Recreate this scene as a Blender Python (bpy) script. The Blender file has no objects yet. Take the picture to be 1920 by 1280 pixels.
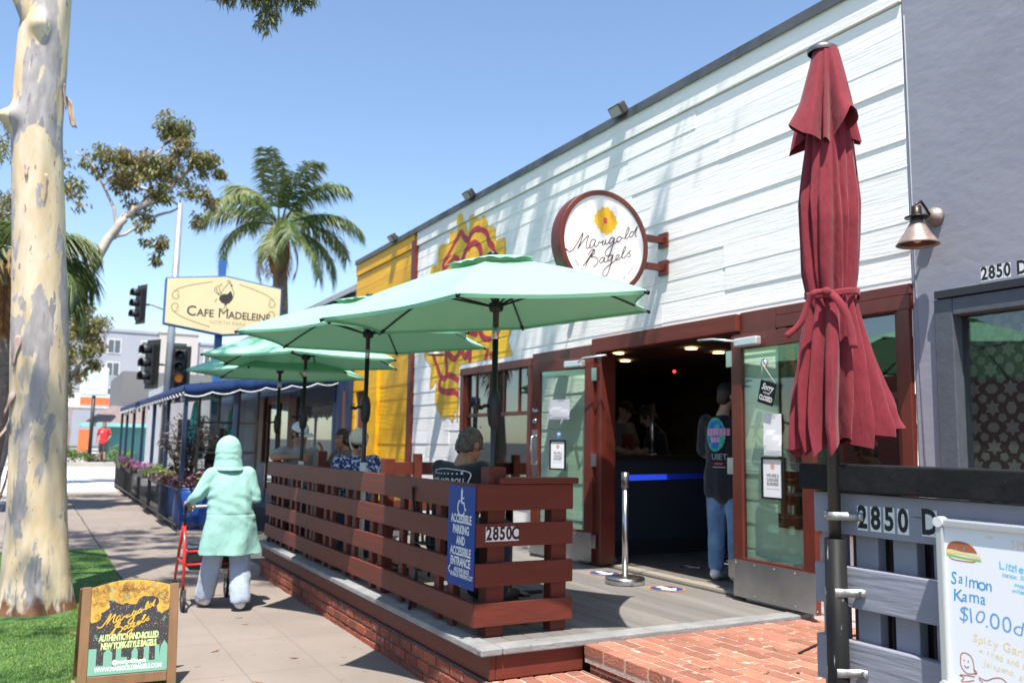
import bpy, bmesh, math, random
from math import sin, cos, pi, sqrt, radians, atan2, floor
from mathutils import Vector as V, Matrix, Quaternion
from mathutils import noise as mnoise
S = bpy.context.scene
COL = S.collection
rnd = random.Random(7)

# ---------------------------------------------------------------- camera
EYE = V((0.0, 0.0, 1.56))
RIGHT = V((0.8770, -0.4800, 0.0180)); FWD = V((0.4744, 0.8722, 0.1196))
FWD.normalize(); RIGHT = (RIGHT - FWD*RIGHT.dot(FWD)).normalized(); UPV = RIGHT.cross(FWD)
cam_d = bpy.data.cameras.new('camera'); cam = bpy.data.objects.new('camera', cam_d); COL.objects.link(cam)
cm = Matrix.Identity(4)
for i in range(3):
    cm[i][0] = RIGHT[i]; cm[i][1] = UPV[i]; cm[i][2] = -FWD[i]; cm[i][3] = EYE[i]
cam.matrix_world = cm
cam_d.sensor_width = 36.0; cam_d.lens = 30.0; cam_d.clip_start = 0.05; cam_d.clip_end = 2000
cam_d.dof.use_dof = True; cam_d.dof.focus_distance = 3.8; cam_d.dof.aperture_fstop = 3.2
S.camera = cam

# ---------------------------------------------------------------- light
SUN_DIR = V((0.222, 0.385, -1.0)).normalized()
w = bpy.data.worlds.new('World'); S.world = w; w.use_nodes = True
nt = w.node_tree; nt.nodes.clear()
wo = nt.nodes.new('ShaderNodeOutputWorld'); bg = nt.nodes.new('ShaderNodeBackground'); sk = nt.nodes.new('ShaderNodeTexSky')
sk.sky_type = 'NISHITA'; sk.sun_disc = False
sk.sun_elevation = math.asin(-SUN_DIR.z); sk.sun_rotation = atan2(-SUN_DIR.x, -SUN_DIR.y)
sk.altitude = 50; sk.air_density = 1.0; sk.dust_density = 0.5; sk.ozone_density = 2.2
bg.inputs['Strength'].default_value = 0.13
nt.links.new(sk.outputs[0], bg.inputs[0]); nt.links.new(bg.outputs[0], wo.inputs[0])
sd = bpy.data.lights.new('sun', 'SUN'); sd.energy = 5.0; sd.angle = radians(0.5); sd.color = (1.0, 0.95, 0.87)
so = bpy.data.objects.new('sun', sd); COL.objects.link(so)
so.rotation_mode = 'QUATERNION'; so.rotation_quaternion = SUN_DIR.to_track_quat('-Z', 'Y'); so.location = (-5, -8, 20)
S.view_settings.view_transform = 'Standard'; S.view_settings.look = 'None'; S.view_settings.gamma = 1
S.view_settings.use_curve_mapping = False; S.view_settings.exposure = 0.90
S.cycles.max_bounces = 8; S.cycles.transparent_max_bounces = 24

# ---------------------------------------------------------------- materials
def lin(r, g, b):
    f = lambda c: (c/255)/12.92 if c <= 10 else ((c/255+0.055)/1.055)**2.4
    return (f(r), f(g), f(b))
MATS = {}
def mat(name, col, rough=0.6, col2=None, scale=8.0, lo=0.35, hi=0.65, bump=0.0, bscale=None, metal=0.0, stretch=(1, 1, 1),
        island=0.0, spec=0.5, trans=0.0, emit=None, coat=0.0, speck=None, detail=5.0, sheen=0.0, dirt=None):
    if name in MATS: return MATS[name]
    m = bpy.data.materials.new(name); m.use_nodes = True; MATS[name] = m
    t = m.node_tree; N = t.nodes; L = t.links
    p = N['Principled BSDF']; out = N['Material Output']
    p.inputs['Roughness'].default_value = rough; p.inputs['Metallic'].default_value = metal
    p.inputs['Specular IOR Level'].default_value = spec
    if coat: p.inputs['Coat Weight'].default_value = coat; p.inputs['Coat Roughness'].default_value = 0.15
    if sheen: p.inputs['Sheen Weight'].default_value = sheen; p.inputs['Sheen Roughness'].default_value = 0.5
    tc = N.new('ShaderNodeTexCoord'); mp = N.new('ShaderNodeMapping'); mp.inputs['Scale'].default_value = stretch
    L.new(tc.outputs['Object'], mp.inputs[0])
    csock = None
    if col2 is not None:
        nz = N.new('ShaderNodeTexNoise'); nz.inputs['Scale'].default_value = scale; nz.inputs['Detail'].default_value = detail
        nz.inputs['Roughness'].default_value = 0.6
        L.new(mp.outputs[0], nz.inputs['Vector'])
        mr = N.new('ShaderNodeMapRange'); mr.inputs['From Min'].default_value = lo; mr.inputs['From Max'].default_value = hi
        L.new(nz.outputs['Fac'], mr.inputs['Value'])
        mx = N.new('ShaderNodeMix'); mx.data_type = 'RGBA'
        mx.inputs['A'].default_value = (*col, 1); mx.inputs['B'].default_value = (*col2, 1)
        L.new(mr.outputs[0], mx.inputs['Factor']); csock = mx.outputs['Result']
    if speck:
        nz2 = N.new('ShaderNodeTexNoise'); nz2.inputs['Scale'].default_value = speck[1]; nz2.inputs['Detail'].default_value = 3
        L.new(mp.outputs[0], nz2.inputs['Vector'])
        r2 = N.new('ShaderNodeMapRange'); r2.inputs['From Min'].default_value = speck[2]; r2.inputs['From Max'].default_value = speck[2]+0.06
        L.new(nz2.outputs['Fac'], r2.inputs['Value'])
        m2 = N.new('ShaderNodeMix'); m2.data_type = 'RGBA'; m2.inputs['A'].default_value = (*col, 1)
        if csock: L.new(csock, m2.inputs['A'])
        m2.inputs['B'].default_value = (*speck[0], 1); L.new(r2.outputs[0], m2.inputs['Factor']); csock = m2.outputs['Result']
    if island:
        g = N.new('ShaderNodeNewGeometry'); r3 = N.new('ShaderNodeMapRange')
        r3.inputs['To Min'].default_value = 1-island; r3.inputs['To Max'].default_value = 1+island
        L.new(g.outputs['Random Per Island'], r3.inputs['Value'])
        hv = N.new('ShaderNodeHueSaturation'); hv.inputs['Color'].default_value = (*col, 1)
        if csock: L.new(csock, hv.inputs['Color'])
        L.new(r3.outputs[0], hv.inputs['Value']); csock = hv.outputs[0]
    if csock: L.new(csock, p.inputs['Base Color'])
    else: p.inputs['Base Color'].default_value = (*col, 1)
    if bump:
        nb = N.new('ShaderNodeTexNoise'); nb.inputs['Scale'].default_value = bscale or scale; nb.inputs['Detail'].default_value = 6
        L.new(mp.outputs[0], nb.inputs['Vector'])
        b = N.new('ShaderNodeBump'); b.inputs['Strength'].default_value = bump; b.inputs['Distance'].default_value = 0.02
        L.new(nb.outputs['Fac'], b.inputs['Height']); L.new(b.outputs[0], p.inputs['Normal'])
    if emit:
        p.inputs['Emission Color'].default_value = (*emit[0], 1); p.inputs['Emission Strength'].default_value = emit[1]
    if trans:
        tr = N.new('ShaderNodeBsdfTranslucent'); tr.inputs[0].default_value = (*col, 1)
        if csock: L.new(csock, tr.inputs[0])
        ms = N.new('ShaderNodeMixShader'); ms.inputs[0].default_value = trans
        L.new(p.outputs[0], ms.inputs[1]); L.new(tr.outputs[0], ms.inputs[2]); L.new(ms.outputs[0], out.inputs['Surface'])
    return m
def glass(name, tint=(0.75, 0.82, 0.78), refl=0.12, ior=1.5, rough=0.0):
    if name in MATS: return MATS[name]
    m = bpy.data.materials.new(name); m.use_nodes = True; MATS[name] = m
    t = m.node_tree; N = t.nodes; L = t.links; N.clear()
    out = N.new('ShaderNodeOutputMaterial'); tr = N.new('ShaderNodeBsdfTransparent'); tr.inputs[0].default_value = (*tint, 1)
    gl = N.new('ShaderNodeBsdfGlossy'); gl.inputs['Roughness'].default_value = rough; gl.inputs[0].default_value = (0.95, 1, 0.97, 1)
    fr = N.new('ShaderNodeLayerWeight'); fr.inputs[0].default_value = 0.5          # same from both faces of the pane
    pw = N.new('ShaderNodeMath'); pw.operation = 'POWER'; pw.inputs[1].default_value = 5.0; L.new(fr.outputs['Facing'], pw.inputs[0])
    ad = N.new('ShaderNodeMath'); ad.operation = 'MULTIPLY_ADD'; ad.inputs[1].default_value = 0.8; ad.inputs[2].default_value = refl; ad.use_clamp = True
    ms = N.new('ShaderNodeMixShader')
    L.new(pw.outputs[0], ad.inputs[0]); L.new(ad.outputs[0], ms.inputs[0]); L.new(tr.outputs[0], ms.inputs[1]); L.new(gl.outputs[0], ms.inputs[2])
    L.new(ms.outputs[0], out.inputs[0])
    return m

# ---------------------------------------------------------------- scene bookkeeping
INV = {}
def link(o, parent=None):
    COL.objects.link(o)
    if parent is not None:
        o.parent = parent
        if parent.name in INV: o.matrix_parent_inverse = INV[parent.name]
    return o
def tag(o, label=None, cat=None, group=None, kind=None):
    if label: o['label'] = label
    if cat: o['category'] = cat
    if group: o['group'] = group
    if kind: o['kind'] = kind
    return o
def thing(name, label, cat, loc=(0, 0, 0), rz=0.0, group=None):
    o = bpy.data.objects.new(name, None); COL.objects.link(o); o.empty_display_size = 0.2
    o.location = loc; o.rotation_euler = (0, 0, rz)
    INV[o.name] = (Matrix.Translation(V(loc)) @ Matrix.Rotation(rz, 4, 'Z')).inverted()
    return tag(o, label, cat, group)
def dup(root, loc, rz, label=None):
    r = root.copy(); COL.objects.link(r); r.location = loc; r.rotation_euler = (0, 0, rz)
    if label: r['label'] = label
    for ch in list(root.children):
        c = ch.copy(); COL.objects.link(c); c.parent = r
        for g in list(ch.children):
            d = g.copy(); COL.objects.link(d); d.parent = c
    return r

class MB:
    """collects shapes of ONE object"""
    def __init__(s): s.v = []; s.f = []; s.m = []; s.sm = []
    def add(s, vs, fs, mi=0, smooth=False):
        b = len(s.v); s.v += [tuple(x) for x in vs]
        for f in fs: s.f.append(tuple(i+b for i in f)); s.m.append(mi); s.sm.append(smooth)
        return s
    def b(s, x0, x1, y0, y1, z0, z1, mi=0):
        vs = [(x0,y0,z0),(x1,y0,z0),(x1,y1,z0),(x0,y1,z0),(x0,y0,z1),(x1,y0,z1),(x1,y1,z1),(x0,y1,z1)]
        return s.add(vs, [(0,3,2,1),(4,5,6,7),(0,1,5,4),(1,2,6,5),(2,3,7,6),(3,0,4,7)], mi)
    def ob(s, c, ax, ay, az, mi=0):
        """oriented box: centre and three half-axis vectors"""
        c, ax, ay, az = V(c), V(ax), V(ay), V(az)
        vs = [c+ax*i+ay*j+az*k for k in (-1,1) for i,j in ((-1,-1),(1,-1),(1,1),(-1,1))]
        return s.add(vs, [(0,3,2,1),(4,5,6,7),(0,1,5,4),(1,2,6,5),(2,3,7,6),(3,0,4,7)], mi)
    def beam(s, p, q, w, h, up=(0,0,1), mi=0):
        p, q = V(p), V(q); d = q-p; L = d.length; d.normalize()
        x = d.cross(V(up)).normalized(); z = x.cross(d)
        return s.ob((p+q)/2, x*w/2, d*L/2, z*h/2, mi)
    def tube(s, pts, r, seg=10, mi=0, cap=True, smooth=True):
        pts = [V(p) for p in pts]; n = len(pts)
        rs = r if isinstance(r, (list, tuple)) else [r]*n
        vs = []; fs = []; prev = None
        for i in range(n):
            t = (pts[min(i+1,n-1)]-pts[max(i-1,0)]).normalized()
            if prev is None: prev = t.orthogonal().normalized()
            x = (prev - t*prev.dot(t)); x = x.normalized() if x.length > 1e-6 else t.orthogonal().normalized()
            prev = x; y = t.cross(x)
            for k in range(seg):
                a = 2*pi*k/seg; vs.append(pts[i]+(x*cos(a)+y*sin(a))*rs[i])
        for i in range(n-1):
            for k in range(seg):
                fs.append((i*seg+k, i*seg+(k+1)%seg, (i+1)*seg+(k+1)%seg, (i+1)*seg+k))
        s.add(vs, fs, mi, smooth)
        if cap:
            b = len(s.v)-len(vs)
            s.f.append(tuple(b+k for k in range(seg-1,-1,-1))); s.m.append(mi); s.sm.append(False)
            s.f.append(tuple(b+(n-1)*seg+k for k in range(seg))); s.m.append(mi); s.sm.append(False)
        return s
    def lathe(s, prof, c=(0,0,0), axis=(0,0,1), seg=24, mi=0, smooth=True):
        a = V(axis).normalized(); x = a.orthogonal().normalized(); y = a.cross(x); c = V(c)
        vs = []; fs = []
        for r, z in prof:
            for k in range(seg):
                t = 2*pi*k/seg; vs.append(c+a*z+(x*cos(t)+y*sin(t))*max(r, 1e-5))
        for i in range(len(prof)-1):
            for k in range(seg):
                fs.append((i*seg+k, i*seg+(k+1)%seg, (i+1)*seg+(k+1)%seg, (i+1)*seg+k))
        return s.add(vs, fs, mi, smooth)
    def prism(s, poly, o, u, v, th, mi=0):
        """polygon in the plane o + a*u + b*v, extruded by vector th"""
        o, u, v, th = V(o), V(u), V(v), V(th); n = len(poly)
        A = [o+u*a+v*b for a, b in poly]; B = [p+th for p in A]
        fs = [tuple(range(n-1,-1,-1)), tuple(range(n, 2*n))]+[(i,(i+1)%n,n+(i+1)%n,n+i) for i in range(n)]
        return s.add(A+B, fs, mi)
    def quad(s, *ps, mi=0): return s.add(ps, [tuple(range(len(ps)))], mi)
    def grid(s, fn, nu, nv, mi=0, smooth=True, wrap=False):
        vs = [fn(i/nu, j/nv) for j in range(nv+1) for i in range(nu if wrap else nu+1)]
        W = nu if wrap else nu+1
        fs = [(j*W+i, j*W+(i+1)%W, (j+1)*W+(i+1)%W, (j+1)*W+i) for j in range(nv) for i in range(nu)]
        return s.add(vs, fs, mi, smooth)
    def ribbon(s, pts, wd, P, h=0.0, mi=0):
        """flat stroke in plane P along 2-D points"""
        n = len(pts)
        if n < 2: return s
        vs = []
        for i in range(n):
            a = V(pts[max(i-1,0)]); b = V(pts[min(i+1,n-1)]); t = (b-a)
            t = t.normalized() if t.length > 1e-9 else V((1,0))
            nn = V((-t.y, t.x))*wd/2; p = V(pts[i])
            vs += [P.at(p+nn, h), P.at(p-nn, h)]
        return s.add(vs, [(2*i, 2*i+1, 2*i+3, 2*i+2) for i in range(n-1)], mi)
    def shape(s, poly, P, h=0.0, mi=0):
        return s.add([P.at(p, h) for p in poly], [tuple(range(len(poly)))], mi)
    def disc(s, c, r, P, h=0.0, mi=0, seg=20, ry=None):
        ry = ry or r
        return s.shape([(c[0]+r*cos(2*pi*k/seg), c[1]+ry*sin(2*pi*k/seg)) for k in range(seg)], P, h, mi)
    def build(s, name, mats, parent=None, bevel=0.0, smooth=None, solid=0.0, bseg=2):
        me = bpy.data.meshes.new(name); me.from_pydata(s.v, [], s.f)
        for m in (mats if isinstance(mats, (list, tuple)) else [mats]): me.materials.append(m)
        me.polygons.foreach_set('material_index', s.m)
        me.polygons.foreach_set('use_smooth', s.sm if smooth is None else [smooth]*len(s.f))
        me.update()
        o = link(bpy.data.objects.new(name, me), parent)
        if solid:
            q = o.modifiers.new('thickness', 'SOLIDIFY'); q.thickness = solid; q.offset = 0
        if bevel:
            q = o.modifiers.new('edges', 'BEVEL'); q.width = bevel; q.segments = bseg; q.limit_method = 'ANGLE'; q.angle_limit = radians(40)
            q.harden_normals = False
        return o

class Plane:
    def __init__(s, o, u, v):
        s.o = V(o); s.u = V(u).normalized(); s.v = V(v).normalized(); s.n = s.u.cross(s.v).normalized()
        s.base, s.k = 0.0, 0.2          # paint layers lie close on their surface
    def at(s, p, h=0.0):
        if abs(h-s.base) < 0.0045: h = s.base+(h-s.base)*s.k
        return s.o + s.u*p[0] + s.v*p[1] + s.n*h
def smoothpts(pts, n=5):
    P = [V(p) for p in pts]; out = []
    for i in range(len(P)-1):
        p0 = P[max(i-1,0)]; p1 = P[i]; p2 = P[i+1]; p3 = P[min(i+2,len(P)-1)]
        for k in range(n):
            t = k/n
            out.append(0.5*((2*p1)+(p2-p0)*t+(2*p0-5*p1+4*p2-p3)*t*t+(3*p1-p0-3*p2+p3)*t*t*t))
    out.append(P[-1]); return out

# scratch scene in which text and merged body surfaces are turned into meshes
SC = bpy.data.scenes.new('scratch')
def text_mb(mb, txt, P, c, size, sx=1.0, bold=0.0, align='CENTER', h=0.0, mi=0, rot=0.0, shear=0.0, space=1.0):
    cu = bpy.data.curves.new('t', 'FONT'); cu.body = txt; cu.size = size; cu.align_x = align; cu.align_y = 'CENTER'
    cu.offset = bold; cu.shear = shear; cu.space_character = space; cu.resolution_u = 3; cu.fill_mode = 'FRONT'
    ob = bpy.data.objects.new('t', cu); SC.collection.objects.link(ob)
    SC.view_layers[0].update(); dg = SC.view_layers[0].depsgraph
    me = bpy.data.meshes.new_from_object(ob.evaluated_get(dg))
    ca, sa = cos(rot), sin(rot)
    vs = []
    for q in me.vertices:
        x, y = q.co.x*sx, q.co.y
        vs.append(P.at((c[0]+x*ca-y*sa, c[1]+x*sa+y*ca), h))
    mb.add(vs, [tuple(p.vertices) for p in me.polygons], mi)
    bpy.data.objects.remove(ob); bpy.data.curves.remove(cu); bpy.data.meshes.remove(me)
    return mb

class Blob:
    """overlapping tapered limbs and ellipsoids fused into one continuous skin"""
    def __init__(s): s.mb = MB()
    def cap(s, a, b, ra, rb=None, seg=14):
        rb = ra if rb is None else rb; a, b = V(a), V(b); d = b-a; L = d.length
        if L < 1e-6: return s.ell(a, (ra, ra, ra))
        ax = d/L; prof = []
        for k in range(6): t = -pi/2+pi/2*k/5; prof.append((ra*cos(t), ra*sin(t)))
        for k in range(6): t = pi/2*k/5; prof.append((rb*cos(t), L+rb*sin(t)))
        s.mb.lathe(prof, a, ax, seg); return s
    def chain(s, pts, rs):
        for i in range(len(pts)-1): s.cap(pts[i], pts[i+1], rs[i], rs[i+1])
        return s
    def ell(s, c, r, rot=None, seg=18, rings=12):
        c = V(c); R = rot or Matrix.Identity(3); vs = []; fs = []
        for i in range(rings+1):
            t = -pi/2+pi*i/rings
            for k in range(seg):
                a = 2*pi*k/seg
                vs.append(c+R@V((r[0]*max(cos(t),1e-4)*cos(a), r[1]*max(cos(t),1e-4)*sin(a), r[2]*sin(t))))
        for i in range(rings):
            for k in range(seg): fs.append((i*seg+k, i*seg+(k+1)%seg, (i+1)*seg+(k+1)%seg, (i+1)*seg+k))
        s.mb.add(vs, fs); return s
    def build(s, name, mats, parent=None, voxel=0.012, smooth=6, disp=None, clip=None, paint=None):
        me = bpy.data.meshes.new('b'); me.from_pydata(s.mb.v, [], s.mb.f); me.update()
        bm = bmesh.new(); bm.from_mesh(me); bmesh.ops.remove_doubles(bm, verts=bm.verts, dist=1e-5); bm.to_mesh(me); bm.free()
        ob = bpy.data.objects.new('b', me); SC.collection.objects.link(ob)
        q = ob.modifiers.new('r', 'REMESH'); q.mode = 'VOXEL'; q.voxel_size = voxel; q.adaptivity = 0
        q2 = ob.modifiers.new('s', 'SMOOTH'); q2.factor = 0.5; q2.iterations = smooth
        SC.view_layers[0].update(); dg = SC.view_layers[0].depsgraph
        m2 = bpy.data.meshes.new_from_object(ob.evaluated_get(dg)); m2.name = name
        bpy.data.objects.remove(ob); bpy.data.meshes.remove(me)
        if disp:
            ns = [v.normal.copy() for v in m2.vertices]
            for v, n in zip(m2.vertices, ns): v.co += n*disp(v.co)
        if clip:
            bm = bmesh.new(); bm.from_mesh(m2)
            bmesh.ops.delete(bm, geom=[f for f in bm.faces if clip(f.calc_center_median())], context='FACES'); bm.to_mesh(m2); bm.free()
        m2.materials.clear()
        for m in (mats if isinstance(mats, (list, tuple)) else [mats]): m2.materials.append(m)
        for p in m2.polygons:
            p.use_smooth = True
            if paint: p.material_index = paint(p.center)
        m2.update()
        return link(bpy.data.objects.new(name, m2), parent)
# ---------------------------------------------------------------- palette
M_ASPH = mat('asphalt', (0.055,0.055,0.058), 0.9, (0.09,0.09,0.09), 30, bump=0.25, bscale=120)
M_FARROAD = mat('pale_road', (0.30,0.28,0.26), 0.9, (0.40,0.37,0.34), 3, bump=0.1, bscale=60)
M_CURB = mat('kerb_concrete', (0.36,0.34,0.31), 0.85, (0.26,0.245,0.225), 5, bump=0.2, bscale=60)
M_PAINT = mat('road_paint', (0.78,0.77,0.74), 0.7, (0.6,0.58,0.55), 6)
M_WHITE = mat('white_siding_paint', (0.85,0.825,0.79), 0.65, (0.79,0.77,0.745), 9, 0.35, 0.8, bump=0.20, bscale=44, stretch=(1,0.07,1.3), island=0.05, spec=0.25, speck=((0.5,0.49,0.46), 26, 0.74))
M_YEL = mat('yellow_siding_paint', (0.80,0.42,0.008), 0.5, (0.72,0.36,0.006), 6, bump=0.35, bscale=16, stretch=(1,0.12,1.6), island=0.06)
M_MURY = mat('mural_yellow', (0.80,0.47,0.012), 0.5, (0.74,0.40,0.01), 4, bump=0.35, bscale=16, stretch=(1,0.12,1.6))
M_MURR = mat('mural_red', (0.46,0.018,0.030), 0.5, (0.38,0.015,0.028), 8)
M_BRN = mat('brown_red_paint', (0.15,0.030,0.018), 0.55, (0.12,0.025,0.016), 7, bump=0.18, bscale=22, stretch=(0.35,0.12,1.2), island=0.14, spec=0.35, speck=((0.2,0.09,0.06), 90, 0.72))
M_BRND = mat('brown_door_paint', (0.125,0.023,0.014), 0.38, (0.095,0.019,0.012), 5, bump=0.08, bscale=20)
M_GREYW = mat('grey_stucco', (0.268,0.272,0.318), 0.75, (0.232,0.236,0.278), 2.2, 0.3, 0.75, bump=0.18, bscale=9, stretch=(1,1,1.6), speck=((0.28,0.28,0.31), 26, 0.66))
M_GREYF = mat('grey_fence_paint', (0.255,0.262,0.315), 0.55, (0.225,0.232,0.28), 7, bump=0.25, bscale=26, stretch=(1,0.15,1.5), island=0.06, speck=((0.09,0.09,0.10), 45, 0.73))
M_GREYFR = mat('grey_window_frame', (0.085,0.095,0.115), 0.5, (0.07,0.078,0.095), 9, bump=0.12, bscale=40)
M_NAVYD = mat('dark_picket_paint', (0.022,0.024,0.032), 0.5)
M_BLACK = mat('black_paint', (0.008,0.008,0.009), 0.6, (0.014,0.014,0.015), 12, bump=0.15, bscale=40, speck=((0.16,0.16,0.16), 70, 0.74), spec=0.2)
M_DECK = mat('weathered_deck', (0.175,0.157,0.143), 0.75, (0.13,0.12,0.11), 6, bump=0.4, bscale=40, stretch=(1,0.08,1), island=0.14)
M_LIP = mat('grey_deck_edge', (0.27,0.27,0.268), 0.65, (0.19,0.19,0.19), 10, bump=0.3, bscale=40, stretch=(0.4,0.4,1), speck=((0.14,0.13,0.12), 30, 0.66))
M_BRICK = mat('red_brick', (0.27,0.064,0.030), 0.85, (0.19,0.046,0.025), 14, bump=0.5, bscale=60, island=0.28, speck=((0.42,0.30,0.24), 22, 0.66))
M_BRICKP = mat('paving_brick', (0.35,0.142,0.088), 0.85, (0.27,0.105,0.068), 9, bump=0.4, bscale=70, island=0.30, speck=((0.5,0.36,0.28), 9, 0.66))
M_MORT = mat('pale_mortar', (0.47,0.37,0.30), 0.95, (0.36,0.28,0.23), 20, bump=0.4, bscale=80)
M_MORTD = mat('dark_mortar', (0.10,0.085,0.075), 0.95, (0.16,0.135,0.12), 20, bump=0.4, bscale=80)
M_STEEL = mat('brushed_steel', (0.62,0.61,0.59), 0.28, (0.5,0.5,0.49), 5, metal=1.0, stretch=(1,1,0.05))
M_KICK = mat('dull_kick_plate', (0.50,0.50,0.50), 0.42, (0.40,0.40,0.41), 4, metal=1.0)
M_CHROME = mat('chrome', (0.8,0.8,0.8), 0.08, metal=1.0)
M_GALV = mat('galvanised_strap', (0.40,0.40,0.39), 0.48, (0.32,0.32,0.32), 40, metal=0.8)
M_ALU = mat('aluminium_frame', (0.66,0.67,0.68), 0.35, metal=0.6)
M_COP = mat('aged_copper', (0.22,0.15,0.125), 0.5, (0.33,0.27,0.245), 14, metal=0.35, bump=0.1, bscale=30)
M_COPD = mat('copper_inside', (0.10,0.045,0.028), 0.5, metal=0.5)
M_BULB = mat('bulb_glass', (0.8,0.55,0.36), 0.25)
M_DGREY = mat('dark_grey_flashing', (0.075,0.082,0.09), 0.5, (0.1,0.105,0.115), 6)
M_GLASS = glass('door_glass', (0.80,0.90,0.83), 0.07)
M_WGLASS = glass('window_glass', (0.55,0.58,0.58), 0.16)
M_INT = mat('dark_interior', (0.30,0.26,0.23), 0.8, (0.22,0.19,0.17), 3)
M_INTF = mat('interior_floor', (0.20,0.175,0.15), 0.4, (0.14,0.125,0.11), 4)
M_CTR = mat('counter_front', (0.035,0.042,0.062), 0.6, speck=((0.2,0.2,0.2), 30, 0.80))
M_WPAPER = mat('white_paper', (0.78,0.78,0.79), 0.7)
M_INK = mat('black_ink', (0.012,0.012,0.014), 0.6)
M_STICK = mat('white_sticker', (0.76,0.76,0.74), 0.5, (0.68,0.68,0.66), 30)
M_BLUEW = mat('blue_wall_paint', (0.035,0.09,0.20), 0.55, (0.03,0.075,0.17), 6, bump=0.2, bscale=14, stretch=(1,0.12,1.4), island=0.06)

# ---------------------------------------------------------------- ground
def gz(y): return 0.0 if y < 27 else (0.42*min((y-27)/15.0, 1.0) + (max(0, y-42)*0.004))
ys = [-60,-20,0,10,20,27,30,34,38,42,60,100,220,600]
def sheet(name, x0, x1, ya, yb, dz, m, kind='structure', nx=1):
    mb = MB(); yy = [ya]+[y for y in ys if ya < y < yb]+[yb]
    vs = [(x0+(x1-x0)*i/nx, y, gz(y)+dz) for y in yy for i in range(nx+1)]
    W = nx+1
    mb.add(vs, [(j*W+i, j*W+i+1, (j+1)*W+i+1, (j+1)*W+i) for j in range(len(yy)-1) for i in range(nx)])
    return tag(mb.build(name, m), kind=kind)
sheet('ground', -400, 400, -60, 600, -0.16, M_ASPH)
def slab_material():
    m = mat('sidewalk_concrete', (0.250,0.208,0.178), 0.85, (0.205,0.172,0.149), 1.3, 0.3, 0.7, bump=0.18, bscale=90, speck=((0.165,0.14,0.12), 11, 0.66))
    t = m.node_tree; N = t.nodes; L = t.links; p = N['Principled BSDF']
    src = p.inputs['Base Color'].links[0].from_socket
    tc = N.new('ShaderNodeTexCoord'); sx = N.new('ShaderNodeSeparateXYZ'); L.new(tc.outputs['Object'], sx.inputs[0])
    outs = []
    for sock, off, per, wd in (('X', 1.31-50*0.52, 0.52, 0.007), ('Y', 7.05-100*0.985, 0.985, 0.008)):
        a = N.new('ShaderNodeMath'); a.operation = 'SUBTRACT'; a.inputs[1].default_value = off; L.new(sx.outputs[sock], a.inputs[0])
        b = N.new('ShaderNodeMath'); b.operation = 'PINGPONG'; b.inputs[1].default_value = per/2; L.new(a.outputs[0], b.inputs[0])
        c = N.new('ShaderNodeMath'); c.operation = 'LESS_THAN'; c.inputs[1].default_value = wd/2; L.new(b.outputs[0], c.inputs[0])
        outs.append(c)
    mx = N.new('ShaderNodeMath'); mx.operation = 'MAXIMUM'; L.new(outs[0].outputs[0], mx.inputs[0]); L.new(outs[1].outputs[0], mx.inputs[1])
    # big soft stains and fine grain
    st = N.new('ShaderNodeTexNoise'); st.inputs['Scale'].default_value = 0.55; st.inputs['Detail'].default_value = 6; L.new(tc.outputs['Object'], st.inputs['Vector'])
    sr = N.new('ShaderNodeMapRange'); sr.inputs['From Min'].default_value = 0.35; sr.inputs['From Max'].default_value = 0.7
    sr.inputs['To Min'].default_value = 1.06; sr.inputs['To Max'].default_value = 0.84; L.new(st.outputs['Fac'], sr.inputs['Value'])
    hv = N.new('ShaderNodeHueSaturation'); L.new(src, hv.inputs['Color']); L.new(sr.outputs[0], hv.inputs['Value'])
    cm_ = N.new('ShaderNodeMix'); cm_.data_type = 'RGBA'; L.new(mx.outputs[0], cm_.inputs['Factor']); L.new(hv.outputs[0], cm_.inputs['A'])
    cm_.inputs['B'].default_value = (0.16,0.135,0.11,1); L.new(cm_.outputs['Result'], p.inputs['Base Color'])
    return m
M_SIDE = slab_material()
mb = MB(); mb.b(-0.62, 2.5, -6, 27, -0.16, 0.0)
tag(mb.build('sidewalk', M_SIDE), kind='structure')
mb = MB(); mb.b(-0.80, -0.625, -6, 27, -0.16, 0.004)
tag(mb.build('kerb', M_CURB, bevel=0.02), kind='structure')
# long crack wandering along the sidewalk past the turf
mb = MB(); GP = Plane((0,0,0), (1,0,0), (0,1,0))
pts = [(0.885+0.012*mnoise.noise(V((0,i*0.31,3)))+0.010*mnoise.noise(V((5,i*1.7,3)))-0.014*max(0,i*0.25), 10.2+i*0.25) for i in range(66)]
mb.ribbon(pts, 0.020, GP, 0.0035); tag(mb.build('sidewalk_crack', mat('crack_dirt', (0.05,0.042,0.035), 0.95)), kind='structure')
# artificial turf strip
TX0, TX1 = -0.62, 0.862
mb = MB()
mb.b(TX0, TX1, -6, 13.4, 0.002, 0.016)
M_TURF = mat('turf_mat', (0.035,0.10,0.02), 0.9, (0.06,0.15,0.03), 12)
tag(mb.build('turf_strip', M_TURF), kind='structure')
M_BLADE = mat('grass_blade', (0.13,0.235,0.045), 0.6, (0.21,0.31,0.085), 3, island=0.5, trans=0.25)
mb = MB()
def blades(n, xa, xb, ya, yb, hh):
    for _ in range(n):
        x = rnd.uniform(xa, xb); y = rnd.uniform(ya, yb)
        pass
        if (x+0.0)**2+(y-8.68)**2 < 0.09: continue
        a = rnd.uniform(0, 6.28); h = hh*rnd.uniform(0.6,1.2); t = rnd.uniform(0.2,0.9)*h; b = rnd.uniform(0,6.28); q = 0.0024+0.0012*rnd.random()
        mb.add([(x-q*cos(a),y-q*sin(a),0.014),(x+q*cos(a),y+q*sin(a),0.014),(x+t*cos(b),y+t*sin(b),0.014+h)], [(0,1,2)])
blades(60000, TX0, TX1-0.003, 5.2, 8.9, 0.018); blades(24000, TX0, TX1-0.003, 8.9, 13.38, 0.017)
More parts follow.
